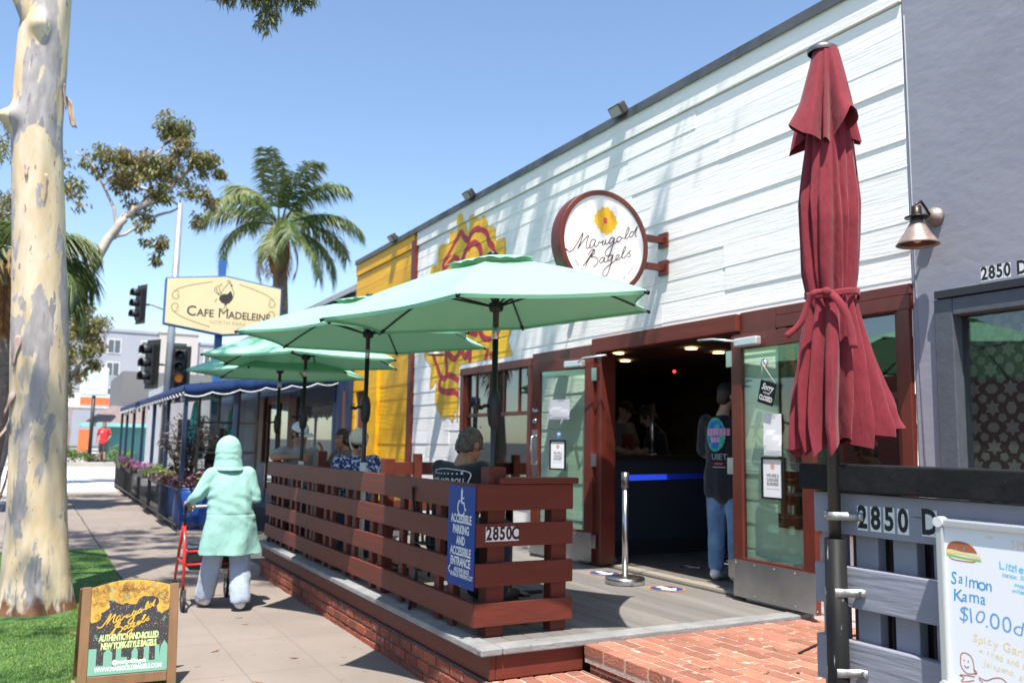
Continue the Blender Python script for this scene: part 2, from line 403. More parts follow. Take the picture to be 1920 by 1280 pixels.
tag(mb.build('grass', M_BLADE), kind='stuff', label='short bright green artificial grass in the strip round the trunk')
# far side: cross street, crossing bars, far pavement
sheet('cross_street', -40, 40, 27.6, 41, -0.10, M_FARROAD)
mb = MB()
for k in range(9):
    y = 28.6+k*1.35; mb.add([(-6,y,gz(y)-0.094),(5,y,gz(y)-0.094),(5,y+0.95,gz(y+0.95)-0.094),(-6,y+0.95,gz(y+0.95)-0.094)], [(0,1,2,3)])
tag(mb.build('crossing_marking', M_PAINT), kind='structure')
mb = MB(); mb.b(-0.8, 2.5, 27.0, 27.9, -0.16, -0.02); tag(mb.build('kerb_ramp', M_CURB), kind='structure')
mb = MB(); mb.b(-3, 30, 41, 90, -0.2, 0.46); tag(mb.build('far_pavement', mat('far_concrete', (0.46,0.43,0.39), 0.9, (0.36,0.33,0.3), 1.0)), kind='structure')

# ---------------------------------------------------------------- clapboards
def cuts(y0, y1, z0, z1, holes):
    """rectangles left of y0..y1 x z0..z1 after taking the holes out"""
    rects = [(y0, y1, z0, z1)]
    for (a, b, c, d) in holes:
        nr = []
        for (p, q, r, s) in rects:
            if b <= p or a >= q or d <= r or c >= s: nr.append((p, q, r, s)); continue
            if a > p: nr.append((p, a, r, s))
            if b < q: nr.append((b, q, r, s))
            lo, hi = max(a, p), min(b, q)
            if s > d: nr.append((lo, hi, d, s))
            if r < c: nr.append((lo, hi, r, c))
        rects = nr
    return rects
def bx_at(zb, zt, z, x): return x - 0.010 - 0.0048*(zt-z)/(zt-zb)
def siding(mb, x, y0, y1, courses, holes, seed=1, joints=True):
    r = random.Random(seed)
    for zb, zt in courses:
        y = y0; segs = []
        while y < y1-0.02:
            L = r.uniform(1.7, 3.4) if joints else 99
            e = min(y+L, y1); e = y1 if y1-e < 0.5 else e
            segs.append((y, e)); y = e
        for a, e in segs:
            ox = r.uniform(-0.004, 0.004); oz = r.uniform(-0.005, 0.005)
            for (p, q, s, t) in cuts(a+0.0015, e-0.0015, zb, zt, holes):
                if q-p < 0.004 or t-s < 0.004: continue
                xb = bx_at(zb, zt, s, x)+ox; xt = bx_at(zb, zt, t, x)+ox
                lo = s+oz-(0.012 if s == zb else 0)
                mb.add([(xb,p,lo),(xb,q,lo),(xt,q,t),(xt,p,t),(x+0.02,p,lo),(x+0.02,q,lo),(x+0.02,q,t),(x+0.02,p,t)],
                       [(0,3,2,1),(0,1,5,4),(3,7,6,2),(0,4,7,3),(1,2,6,5)])
    return mb
FX = 4.95
YR, YM, YL = 3.59, 12.2, 15.18           # right end, mural corner post, left end of the bagel shop front
courses = [(4.60-0.19*(k+1), 4.60-0.19*k) for k in range(23)]
WL = (8.53, 10.45, 1.05, 2.55); DO = (5.16, 7.30, 0.0, 2.62); WR = (3.60, 4.74, 1.0, 2.57)
holes = [WL, DO, WR]
shop = thing('restaurant_building', 'white clapboard restaurant with brown red trim, yellow wing and large painted flower', 'building', (FX, 8, 0))
mb = siding(MB(), FX, YR+0.004, YM, courses, holes, 3)
for a, e in ((YR+0.004, 6.3), (6.304, 9.4), (9.404, YM)):    # wide frieze board under the roof edge
    mb.b(FX-0.034, FX+0.02, a, e, 4.612, 4.86)
mb.build('siding', M_WHITE, shop, bevel=0.002, bseg=1)
mb = MB()
for (p, q, r, s) in cuts(YR, YL, 0.0, 4.86, holes+[(14.2,15.0,0.0,2.45)]): mb.b(FX+0.021, FX+0.16, p, q, r, s)
mb.build('wall', mat('wall_core', (0.3,0.29,0.28), 0.9), shop)
mb = siding(MB(), FX, YM+0.13, YL, [(4.60-0.235*(k+1), 4.60-0.235*k) for k in range(18)], [(14.2,15.0,0.0,2.45)], 9, joints=False)
mb.b(FX-0.034, FX+0.02, YM+0.13, YL, 4.612, 4.86)
mb.b(FX-0.07, FX+0.0, 13.72, 14.19, 0.39, 2.9)
mb.build('yellow_siding', M_YEL, shop, bevel=0.002, bseg=1)
mb = MB(); mb.b(FX-0.075, FX+0.02, YM, YM+0.125, 0.35, 4.70); mb.build('corner_post', M_BRND, shop, bevel=0.006)
mb = MB(); mb.b(FX-0.06, FX+0.4, YR, YL+0.01, 4.862, 4.905); mb.b(FX+0.3, FX+9, YR, YL, 4.6, 4.80)
mb.b(FX-0.062, FX-0.05, YR, YL+0.01, 4.82, 4.861)
mb.build('roof_edge', M_DGREY, shop)
mb = MB(); mb.b(7.2, 8.6, 1.0, 3.6, 4.8, 6.15); mb.b(7.1, 8.7, 0.9, 3.7, 6.15, 6.25); mb.build('roof_unit', mat('roof_unit', (0.3,0.3,0.28), 0.6), shop)
mb = MB(); mb.b(FX+0.05, FX+0.09, 14.2, 15.0, 0.39, 2.45); mb.build('side_door', M_BRND, shop)
# painted marigold across the boards
MURAL= [(11.71, 3.98), (11.64, 4.18), (11.42, 4.18), (11.4, 4.39), (11.28, 4.45), (11.01, 4.43), (11.01, 4.57), (10.76, 4.54), (10.73, 4.73), (10.63, 4.76), (10.53, 4.7), (10.39, 4.44), (10.32, 4.64), (10.2, 4.65), (10.05, 4.54), (9.95, 4.58), (9.85, 4.53), (9.76, 4.38), (9.62, 4.36), (9.55, 4.26), (9.57, 4.16), (9.38, 4.16), (9.3, 4.11), (9.26, 3.84), (9.0, 3.61), (9.13, 3.41), (8.9, 3.17), (9.09, 2.97), (9.11, 2.9), (9.17, 2.83), (9.05, 2.66), (9.09, 2.56), (9.23, 2.56), (9.59, 2.54), (10.53, 2.53), (10.49, 1.86), (10.6, 1.88), (10.66, 2.01), (10.74, 1.86), (10.91, 1.95), (11.02, 1.9), (11.21, 1.99), (11.37, 2.19), (11.33, 2.44), (11.48, 2.36), (11.57, 2.39), (11.56, 2.68), (11.8, 2.82), (11.81, 2.91), (11.92, 3.14), (11.75, 3.44), (11.9, 3.72)]
MLINES= [[(11.16, 4.02), (11.2, 4.15), (11.06, 4.22), (10.81, 4.39), (10.62, 4.49), (10.49, 4.38), (10.36, 4.33), (10.28, 4.4), (10.13, 4.43), (9.84, 4.33), (9.74, 4.17), (9.61, 4.07), (9.59, 3.92), (9.5, 3.73)], [(11.34, 3.97), (10.82, 4.17), (10.61, 4.03), (10.48, 4.17), (10.33, 4.24), (10.17, 4.25), (10.01, 4.15), (9.94, 3.95), (9.84, 3.7)], [(10.36, 4.33), (10.35, 4.21)], [(11.03, 2.86), (10.73, 2.72), (10.52, 2.81), (10.38, 2.72), (10.22, 2.81)], [(10.22, 2.81), (10.24, 2.56)], [(11.48, 2.85), (11.18, 2.51), (10.98, 2.5), (11.03, 2.83)], [(11.18, 2.51), (11.2, 2.33), (10.93, 2.27), (10.7, 2.26), (10.49, 2.18)], [(10.95, 2.5), (10.77, 2.49), (10.5, 2.37)], [(9.72, 2.74), (9.83, 2.56)], [(9.62, 2.69), (9.59, 2.56)], [(10.01, 3.09), (9.85, 2.93), (9.65, 2.89)], [(9.38, 3.02), (9.51, 2.9)], [(11.35, 3.24), (11.01, 3.44), (10.55, 3.34), (10.23, 3.44), (9.82, 3.29), (9.53, 3.34)], [(11.04, 3.05), (10.53, 3.1), (10.05, 3.0)], [(10.9, 3.63), (10.46, 3.66), (10.08, 3.51), (9.64, 3.56)]]
def inpoly(y, z, P):
    c = False; n = len(P); j = n-1
    for i in range(n):
        (a, b), (d, e) = P[i], P[j]
        if (b > z) != (e > z) and y < (d-a)*(z-b)/(e-b)+a: c = not c
        j = i
    return c
def segd(y, z, a, b):
    ay, az = a; by, bz = b; dy, dz = by-ay, bz-az; L = dy*dy+dz*dz
    t = 0 if L == 0 else max(0, min(1, ((y-ay)*dy+(z-az)*dz)/L))
    return math.hypot(y-ay-t*dy, z-az-t*dz)
MUR = [tuple(p) for p in smoothpts(MURAL+[MURAL[0]], 4)]
MLN = [[tuple(p) for p in smoothpts(l, 3)] for l in MLINES]
mb = MB(); cs = 0.008
for zb, zt in courses+[(4.612, 4.86)]:
    n = max(1, round((zt-zb)/cs))
    for k in range(n):
        z0 = zb+(zt-zb)*k/n; z1 = zb+(zt-zb)*(k+1)/n; zc = (z0+z1)/2
        if zc < 1.8 or zc > 4.8: continue
        run = None
        y = 8.8
        cells = []
        while y < 12.0:
            yc = y+cs/2; st = None
            if inpoly(yc, zc, MUR) and not (yc < 10.56 and zc < 2.63):
                st = 0
                wob = 0.046+0.016*mnoise.noise(V((yc*4, zc*4, 1)))
                for l in MLN:
                    if any(segd(yc, zc, l[i], l[i+1]) < wob for i in range(len(l)-1)): st = 1; break
            cells.append((y, st)); y += cs
        i = 0
        while i < len(cells):
            st = cells[i][1]; j = i
            while j < len(cells) and cells[j][1] == st: j += 1
            if st is not None:
                ya, yb = cells[i][0], cells[i][0]+cs*(j-i)
                fr = zb > 4.605
                xa = (FX-0.0365) if fr else bx_at(zb, zt, z0, FX)-0.0065; xb = (FX-0.0365) if fr else bx_at(zb, zt, z1, FX)-0.0065
                mb.quad((xa,ya,z0),(xb,ya,z1),(xb,yb,z1),(xa,yb,z0), mi=st)
            i = j
mb.build('painted_flower', [M_MURY, M_MURR], shop)

# ---------------------------------------------------------------- windows, header, doors
def window(name, W, n_lights, transom, parent, x=FX, fw=0.085):
    y0, y1, z0, z1 = W
    mb = MB(); xo = x-0.05; xi = x+0.10
    mb.b(xo, xi, y0, y0+fw, z0, z1); mb.b(xo, xi, y1-fw, y1, z0, z1)
    mb.b(xo-0.006, xi, y0-0.01, y1+0.01, z1-fw, z1+0.01); mb.b(xo-0.02, xi, y0-0.01, y1+0.01, z0-0.02, z0+fw)
    mb.b(xo+0.025, xi-0.03, y0+fw, y0+fw+0.04, z0+fw, z1-fw); mb.b(xo+0.025, xi-0.03, y1-fw-0.04, y1-fw, z0+fw, z1-fw)
    f = mb.build(name, M_BRND, parent, bevel=0.005)
    mb = MB(); mb.b(x+0.0, x+0.045, y0+fw+0.04, y1-fw-0.04, transom-0.022, transom+0.022)
    for k in range(1, n_lights):
        yy = y0+(y1-y0)*k/n_lights; mb.b(x+0.004, x+0.042, yy-0.014, yy+0.014, transom+0.022, z1-fw)
    mb.build('muntin', M_BRND, f)
    mb = MB(); mb.b(x+0.018, x+0.026, y0+fw, y1-fw, z0+fw, z1-fw); mb.build('pane', M_WGLASS, f)
    return f
window('window', WL, 5, 1.93, shop)
window('window', WR, 1, 1.93, shop)
mb = MB(); mb.b(FX-0.085, FX+0.05, 5.15, 7.24, 2.50, 2.645); mb.build('door_header', M_BRN, shop, bevel=0.006)
mb = MB(); mb.b(FX-0.045, FX+0.03, 4.76, 5.148, 2.44, 2.655); mb.b(FX-0.044, FX+0.03, 3.585, 4.758, 2.582, 2.655); mb.build('fascia_trim', M_BRND, shop, bevel=0.006); mb = MB(); mb.b(FX-0.045, FX+0.03, 7.302, 8.515, 2.44, 2.60)
mb.build('fascia_trim', M_BRND, shop, bevel=0.006)
mb = MB(); mb.b(FX-0.06, FX+0.12, 7.10, 7.30, 0.39, 2.498); mb.build('door_jamb', M_BRND, shop, bevel=0.006)
mb = MB(); mb.b(FX-0.02, FX+0.14, 5.16, 5.262, 0.39, 2.498); mb.build('door_jamb', M_BRND, shop, bevel=0.006)
def door_leaf(parent, hy, ang, sgn, L=0.90):
    """leaf hung at (FX-0.06, hy); sgn=+1 swings back towards +Y, -1 towards -Y; ang = degrees away from the wall"""
    a = radians(ang); dv = V((-sin(a), sgn*cos(a), 0)); nv = V((-cos(a), -sgn*sin(a), 0))
    h = V((FX-0.075, hy, 0)); z0, z1 = 0.415, 2.46
    def P(s, z, t): return h+dv*s+nv*t+V((0,0,z))
    def bar(mb, s0, s1, za, zb, t0=-0.022, t1=0.022, mi=0):
        mb.ob(P((s0+s1)/2, (za+zb)/2, (t0+t1)/2), dv*(s1-s0)/2, nv*(t1-t0)/2, V((0,0,(zb-za)/2)), mi)
    mb = MB(); bar(mb, 0, 0.115, z0, z1); bar(mb, L-0.115, L, z0, z1); bar(mb, 0.115, L-0.115, z1-0.115, z1); bar(mb, 0.115, L-0.115, z0, 0.72)
    d = mb.build('door', M_BRND, parent, bevel=0.004)
    mb = MB(); bar(mb, 0.115, L-0.115, 0.72, z1-0.115, -0.004, 0.004); mb.build('door_glass', M_GLASS, d)
    mb = MB(); bar(mb, 0.004, L-0.004, z0+0.004, 0.70, 0.0225, 0.0255)
    for s in (0.03, 0.24, 0.45, 0.66, 0.87):
        for z in (z0+0.03, 0.675): mb.lathe([(0.006,0),(0.006,0.002),(0,0.003)], P(s, z, 0.0255), nv, 8)
    mb.build('kick_plate', M_KICK, d)
    mb = MB(); bar(mb, 0.10, 0.36, z1-0.10, z1-0.03, 0.023, 0.085); mb.build('door_closer', M_ALU, d, bevel=0.012)
    mb = MB(); mb.tube([P(0.13, z1-0.055, 0.10), P(-0.02, z1-0.03, 0.19), P(-0.28, z1-0.01, 0.13)], 0.009, 8); mb.build('closer_arm', M_ALU, d)
    for z in (0.62, 1.42, 2.28):
        mb = MB(); bar(mb, -0.055, 0.015, z-0.065, z+0.065, 0.012, 0.026); mb.build('hinge', M_STEEL, d)
    return d, P, bar, Plane(h+nv*0.0265, dv*sgn*-1, (0,0,1)), (dv, nv)
ld, LP, lbar, _, (ldv, lnv) = door_leaf(shop, 7.20, 13, +1)
mb = MB(); lbar(mb, 0.80, 0.885, 1.22, 1.72, 0.023, 0.027)
mb.tube([LP(0.842,1.66,0.03), LP(0.842,1.64,0.07), LP(0.842,1.50,0.08), LP(0.842,1.36,0.07), LP(0.842,1.34,0.03)], 0.012, 8)
mb.lathe([(0.028,0),(0.028,0.014),(0.018,0.02),(0,0.02)], LP(0.842,1.815,0.022), lnv, 14)
mb.build('pull_handle', M_STEEL, ld)
lpl = Plane(LP(0.842,0,0.0265), -ldv, (0,0,1))
mb = MB(); text_mb(mb, 'Push', lpl, (0, 1.93), 0.05, 0.9, 0.0012); mb.build('lettering', M_STICK, ld)
rd, RP, rbar, _, (rdv, rnv) = door_leaf(shop, 5.20, 2.5, -1, 0.86)
LDP = Plane(LP(0,0,0.005), -ldv, (0,0,1))     # u runs from the free edge to the hinge: u = -s
RDP = Plane(RP(0,0,0.005), rdv, (0,0,1))
# interior seen through the doors and windows
mb = MB(); mb.b(5.11, 11, 3.7, 14, 2.85, 2.9); mb.b(11, 11.1, 3.7, 14, 0.3, 2.9); mb.b(5.11, 11, 14, 14.1, 0.3, 2.9); mb.b(5.11, 11, 3.62, 3.7, 0.3, 2.9)
mb.build('room_shell', M_INT, shop)
mb = MB(); mb.b(5.0, 11, 3.7, 14, 0.3, 0.386); mb.build('room_floor', M_INTF, shop)
mb = MB(); mb.b(5.02, 5.14, 5.27, 7.09, 0.387, 0.40); mb.build('threshold', mat('threshold_alu', (0.55,0.50,0.42), 0.4, metal=0.5), shop)
lampm = mat('warm_lamp', (1,0.7,0.4), 0.5, emit=((1.0,0.58,0.26), 6.0))
for (x, y) in ((6.9,9.6),(7.3,8.55),(7.6,10.4),(7.9,8.7)):
    mb = MB(); mb.lathe([(0,0),(0.075,0),(0.075,0.004),(0,0.004)], (x,y,2.83), (0,0,1), 20); mb.build('downlight', lampm, shop)
mb = MB(); mb.lathe([(0,0),(0.02,0),(0.02,0.01),(0,0.01)], (7.6,9.26,2.60), (-0.5,-0.87,0), 12); mb.build('indicator_light', mat('red_led', (1,0,0), 0.5, emit=((1,0.02,0.02), 5.0)), shop)
ct = thing('counter', 'dark blue serving counter inside the open doorway', 'counter', (6.3, 7.9, 0.386))
mb = MB(); mb.b(5.25, 8.2, 7.72, 8.3, 0.386, 1.42); mb.build('counter_body', M_CTR, ct)
mb = MB(); mb.b(5.22, 8.2, 7.66, 8.34, 1.422, 1.47); mb.build('counter_top', mat('counter_top', (0.03,0.024,0.02), 0.35), ct)
mb = MB(); mb.b(5.25, 8.2, 7.705, 7.719, 0.387, 0.55); mb.build('plinth', mat('plinth_paint', (0.03,0.032,0.04), 0.5), ct)
mb = MB(); mb.tube([(6.12,7.85,1.471),(6.12,7.85,2.05)], 0.028, 14); mb.lathe([(0.06,0),(0.06,0.012),(0.03,0.02)], (6.12,7.85,1.471), seg=16)
tag(mb.build('counter_post', M_STEEL), 'brushed steel guard post standing on the dark serving counter', 'post')
mb = MB(); mb.b(6.0, 10.9, 13.4, 13.95, 0.39, 2.6)
for k in range(4): mb.b(6.0, 10.9, 13.0, 13.95, 0.7+0.5*k, 0.74+0.5*k)
tag(mb.build('back_shelf', mat('shelf_dark', (0.10,0.075,0.06), 0.6)), 'dark shelf unit along the back wall inside the shop', 'shelf')
# ---------------------------------------------------------------- deck, brickwork
dk = thing('wooden_deck', 'weathered grey timber deck raised above the sidewalk in front of the bagel shop', 'deck', (3.6, 7, 0))
mb = MB(); xx = 2.43
while xx < 4.94:
    w_ = min(0.14, 4.945-xx-0.004); r1 = rnd.uniform(-0.0015, 0.0015); ysp = [4.645]+sorted(rnd.uniform(5.5,9.8) for _ in range(2))+[10.4]
    for a, e in zip(ysp, ysp[1:]): mb.b(xx, xx+w_, a+0.0015, e-0.0015, 0.34, 0.384+r1)
    xx += 0.146
mb.build('deck_boards', M_DECK, dk, bevel=0.004, bseg=1)
mb = MB(); mb.b(2.285, 2.425, 4.50, 10.42, 0.35, 0.392); mb.b(2.43, 4.93, 4.50, 4.638, 0.35, 0.392); mb.build('deck_edge', M_LIP, dk, bevel=0.008)
mb = MB(); mb.b(2.36, 2.40, 4.535, 10.4, 0.205, 0.348); mb.b(2.402, 3.0, 4.535, 4.575, 0.205, 0.348); mb.build('skirt_board', M_BRN, dk, bevel=0.004)
mb = MB(); mb.b(2.42, 4.93, 4.6, 10.38, 0.0, 0.33); mb.build('joists', mat('deck_underside', (0.05,0.045,0.04), 0.9), dk)
def bricks_v(mb, x, y0, y1, z0, nc, seed, bl=0.195, bh=0.063, mj=0.014, depth=0.09, axis='y'):
    r = random.Random(seed)
    for c in range(nc):
        z = z0+c*(bh+mj); y = y0-(bl/2 if c % 2 else 0)
        while y < y1:
            a, e = max(y, y0), min(y+bl, y1)
            if e-a > 0.03:
                j = r.uniform(-0.004, 0.004); k = [r.uniform(-0.002,0.002) for _ in range(4)]
                if axis == 'y': mb.b(x+j, x+depth, a+k[0], e+k[1], z+k[2], z+bh+k[3])
                else: mb.b(a+k[0], e+k[1], x+j, x+depth, z+k[2], z+bh+k[3])
            y += bl+mj
bw = thing('low_brick_wall', 'low dark red brick plinth under the slatted fence along the sidewalk', 'brick wall', (2.36, 7, 0))
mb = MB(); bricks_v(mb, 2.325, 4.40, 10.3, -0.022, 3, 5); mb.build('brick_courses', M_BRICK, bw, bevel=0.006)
mb = MB(); mb.b(2.338, 2.358, 4.40, 10.3, -0.02, 0.199); mb.b(2.361, 2.415, 4.40, 4.53, -0.02, 0.199); mb.build('mortar', M_MORTD, bw)
def paving(name, label, x0, x1, y0, y1, zt, seed, edge=False):
    t = thing(name, label, 'brick paving', ((x0+x1)/2, (y0+y1)/2, zt))
    mb = MB(); r = random.Random(seed); bl, bw_, mj = 0.196, 0.090, 0.015; row = 0; x = x0
    while x < x1:
        y = y1-(bl/2+0.006 if row % 2 else 0)+ (bl+mj)
        while y > y0:
            a, e = max(y-bl, y0), min(y, y1)
            if e-a > 0.02:
                k = [r.uniform(-0.0025, 0.0025) for _ in range(5)]
                mb.b(x+k[0], min(x+bw_, x1)+k[1], a+k[2], e+k[3], zt-0.06, zt+0.0022+abs(k[4])*0.9)
            y -= bl+mj
        x += bw_+mj; row += 1
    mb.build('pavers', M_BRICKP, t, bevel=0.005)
    mb = MB(); mb.b(x0+0.004, x1-0.004, y0, y1-0.004, zt-0.10, zt-0.0015); mb.build('mortar_bed', M_MORT, t)
    return t
pv = paving('brick_patio', 'sunlit orange brick paving at the top of the step', 2.98, 4.94, -1.5, 4.492, 0.362, 4)
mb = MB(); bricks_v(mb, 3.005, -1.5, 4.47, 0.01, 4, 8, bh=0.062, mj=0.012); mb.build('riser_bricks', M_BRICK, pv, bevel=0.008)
mb = MB(); mb.b(3.012, 3.09, -1.5, 4.47, 0.0, 0.299); mb.b(3.1, 4.94, -1.5, 4.49, 0.0, 0.26); mb.build('riser_mortar', M_MORT, pv)
pl_ = paving('brick_landing', 'lower brick landing between the step and the sidewalk', 2.345, 3.0, -1.5, 4.53, 0.20, 12)
mb = MB(); mb.b(2.35, 2.985, -1.5, 4.50, 0.0, 0.095); mb.build('landing_base', M_MORT, pl_)
mb = MB(); bricks_v(mb, 2.325, -1.5, 4.39, -0.022, 2, 15); mb.build('landing_edge_bricks', M_BRICK, pl_, bevel=0.006)

# ---------------------------------------------------------------- slatted patio fence
fn = thing('patio_fence', 'brown red horizontal slat fence round the deck seating', 'fence', (2.4, 7.5, 0.39))
RZ = [(0.455,0.595), (0.692,0.832), (0.930,1.072), (1.150,1.312)]
for za, zb in RZ:
    j = rnd.uniform(6.4, 8.8)
    mb = MB(); mb.add([(2.36,4.765,za),(2.36,j-0.001,za),(2.40,j-0.001,za),(2.40,4.805,za),(2.36,4.765,zb),(2.36,j-0.001,zb),(2.40,j-0.001,zb),(2.40,4.805,zb)],
        [(0,1,2,3),(4,7,6,5),(0,4,5,1),(1,5,6,2),(2,6,7,3),(3,7,4,0)])
    mb.b(2.361, 2.401, j+0.001, 10.33, za+0.001, zb-0.001)
    mb.build('rail', M_BRN, fn, bevel=0.004)
    mb = MB(); mb.add([(2.361,4.764,za),(3.068,4.764,za),(3.068,4.804,za),(2.401,4.804,za),(2.361,4.764,zb),(3.068,4.764,zb),(3.068,4.804,zb),(2.401,4.804,zb)],
        [(0,3,2,1),(4,5,6,7),(0,1,5,4),(1,2,6,5),(2,3,7,6),(3,0,4,7)])
    mb.build('rail', M_BRN, fn, bevel=0.004)
    mb = MB(); mb.b(2.44, 4.9, 10.34, 10.38, za, zb); mb.build('rail', M_BRN, fn, bevel=0.004)
mb = MB(); mb.b(2.515, 3.10, 4.745, 4.90, 1.314, 1.352); mb.build('cap_board', M_BRN, fn, bevel=0.006)
for (x0,x1,y0,y1,z1) in ((2.467,2.59,4.806,4.92,1.415),(2.93,3.045,4.806,4.90,1.312),(2.41,2.50,6.52,6.62,1.43),(2.41,2.50,8.40,8.50,1.46),(2.41,2.50,10.25,10.335,1.42),(3.3,3.4,10.25,10.335,1.42),(4.2,4.3,10.25,10.335,1.42)):
    mb = MB(); mb.b(x0,x1,y0,y1,0.386,z1); mb.build('post', M_BRN, fn, bevel=0.005)
for y in (5.20,5.425,5.88,6.10,6.55,6.76,7.21,7.43,7.87,8.07,8.54,8.70,9.15,9.35,9.72,9.95,10.15):
    mb = MB(); mb.b(2.4035, 2.442, y-0.042, y+0.042, 0.394, 1.30); mb.build('baluster', M_BRN, fn, bevel=0.003)

# accessible parking sign on the fence
M_SBLUE = mat('sign_blue', (0.002,0.040,0.24), 0.45, (0.003,0.046,0.27), 3, spec=0.25)
sg = thing('parking_sign', 'blue accessible parking sign screwed upright to the fence corner', 'sign', (2.345, 4.95, 0.98))
mb = MB(); mb.b(2.349, 2.353, 4.752, 5.142, 0.675, 1.297); mb.build('sign_plate', M_SBLUE, sg, bevel=0.001)
AP = Plane((2.349, 4.947, 0.986), (0,-1,0), (0,0,1))
mb = MB()
wc = [(0.005,0.262),(0.002,0.20),(0.0,0.165),(0.045,0.160),(0.062,0.105),(0.082,0.112)]
WQ = lambda p: (p[0]*0.85, 0.205+(p[1]-0.165)*0.74)
mb.ribbon([WQ(p) for p in wc[:3]], 0.022, AP, 0.0012); mb.ribbon([WQ(p) for p in wc[2:]], 0.014, AP, 0.0014); mb.ribbon([WQ(p) for p in [(0.0,0.205),(0.045,0.203)]], 0.010, AP, 0.0015); mb.disc(WQ((0.006,0.258)), 0.014, AP, 0.0016, seg=14)
mb.ribbon([WQ((0.0+0.062*cos(t), 0.120+0.066*sin(t))) for t in [2.0+0.2*k for k in range(20)]], 0.013, AP, 0.0013)
for tx, y, s in (('ACCESSIBLE',0.103,0.076),('PARKING',0.036,0.076),('AND',-0.031,0.076),('ACCESSIBLE',-0.098,0.076),('ENTRANCE',-0.161,0.076)): text_mb(mb, tx, AP, (0.0,y-0.002), s*0.95, 0.78, 0.0026, h=0.0012)
for tx, y in (('AROUND BACK',-0.213),('IN BACK PARKING LOT',-0.244)): text_mb(mb, tx, AP, (0.022,y-0.0), 0.038, 0.80, 0.0013, h=0.0012)
mb.ribbon([(-0.145,-0.195),(-0.172,-0.218),(-0.15,-0.240)], 0.012, AP, 0.0012)
mb.disc((0.005,0.29), 0.005, AP, 0.002, seg=10); mb.disc((0.005,-0.303-0.005), 0.004, AP, 0.002, seg=10)
mb.build('lettering', M_STICK, sg)
# number plates
def number_tag(name, label, P, chars, x0, zc, w_, h_, gap, joined=False, fs=1.18, h=0.001):
    t = thing(name, label, 'house number', P.at((x0, zc)))
    mb = MB(); mi = MB(); x = x0
    for ch in chars:
        if ch == ' ': x += w_*0.9; continue
        o = rnd.uniform(-0.0015, 0.0015) if not joined else 0
        mb.shape([(x,zc-h_/2+o),(x+w_,zc-h_/2+o),(x+w_,zc+h_/2+o),(x,zc+h_/2+o)], P, h)
        text_mb(mi, ch, P, (x+w_/2, zc+o), h_*fs*1.06, 0.74, 0.0036*h_/0.08, h=h+0.0012); x += w_+gap
    mb.build('sticker', M_STICK, t); mi.build('numeral', M_INK, t)
FEP = Plane((0, 4.7636, 0), (1,0,0), (0,0,1))
number_tag('house_number', '2850C number sticker on the end of the brown fence', FEP, '2850C', 2.432, 1.008, 0.046, 0.088, 0.0005, True)

# ---------------------------------------------------------------- grey stucco building at the right
gb = thing('stucco_building', 'grey blue stucco building adjoining the white clapboard front', 'building', (FX, 0, 0))
GY1, GZ0, GZ1, GY0 = 3.415, 0.95, 2.515, -1.2
mb = MB()
for (p, q, r, s) in cuts(-6, YR-0.006, 0.0, 6.6, [(GY0, GY1, GZ0, GZ1)]): mb.b(FX-0.018, FX+0.3, p, q, r, s)
mb.build('wall', M_GREYW, gb)
mb = MB(); mb.b(FX-0.055, FX+0.1, GY1-0.125, GY1, GZ0, GZ1); mb.b(FX-0.057, FX+0.1, GY0, GY1-0.127, GZ1-0.11, GZ1-0.002); mb.b(FX-0.057, FX+0.1, GY0, GY1-0.127, GZ0, GZ0+0.1)
gf = mb.build('window_frame', M_GREYFR, gb, bevel=0.006)
mb = MB(); mb.b(FX-0.075, FX+0.0, GY0, GY1-0.02, GZ1+0.003, GZ1+0.05); mb.build('drip_edge', mat('drip_black', (0.02,0.022,0.025), 0.5), gf)
mb = MB(); mb.b(FX+0.03, FX+0.038, GY0, GY1-0.12, GZ0+0.08, GZ1-0.10); mb.build('pane', glass('lattice_glass', (0.72,0.76,0.76), 0.08), gf)
LQ = Plane((FX+0.12, 0, 0), (0,-1,0), (0,0,1)); mb = MB()
per = 0.235
def star(c, r1, r2, n, a0=0):
    mb.shape([(c[0]+(r1 if k % 2 == 0 else r2)*cos(a0+pi*k/n), c[1]+(r1 if k % 2 == 0 else r2)*sin(a0+pi*k/n)) for k in range(2*n)], LQ, 0.002)
for i in range(-15, 6):
    for j in range(3, 12):
        c = (i*per, j*per+0.07)
        star(c, 0.052, 0.030, 6, pi/2); star((c[0]+per/2, c[1]+per/2), 0.052, 0.030, 6, pi/2)
        for sx, sy in ((1,0),(0,1)):
            m = (c[0]+sx*per/2, c[1]+sy*per/2); mb.shape([(m[0]+0.036*cos(t)*(1.15 if sx else 0.9), m[1]+0.036*sin(t)*(0.9 if sx else 1.15)) for t in [pi/3*k for k in range(6)]], LQ, 0.002)
        for a in (pi/4, 3*pi/4, 5*pi/4, 7*pi/4):
            q = (c[0]+0.083*cos(a), c[1]+0.083*sin(a)); mb.shape([(q[0]+0.030*cos(t)*1.0, q[1]+0.030*sin(t)) for t in [a+pi/2.5*k for k in range(5)]], LQ, 0.002)
mb.build('lattice', mat('lattice_cutout', (0.34,0.36,0.30), 0.8), gf)
mb = MB(); mb.b(FX+0.122, FX+0.14, GY0, GY1-0.05, GZ0, GZ1); mb.build('screen', mat('lattice_screen', (0.085,0.075,0.068), 0.8), gf)
mb = MB(); mb.tube([(FX-0.02,3.53,0.5),(FX-0.02,3.56,2.5),(FX-0.022,3.57,4.5)], 0.004, 6); mb.build('wall_seam', M_GREYW, gb)
GWP = Plane((FX-0.0184, 0, 0), (0,-1,0), (0,0,1))
number_tag('house_number', '2850 number stickers high on the grey stucco wall above the window', GWP, '2850 D', -3.118, 2.635, 0.043, 0.088, 0.004)

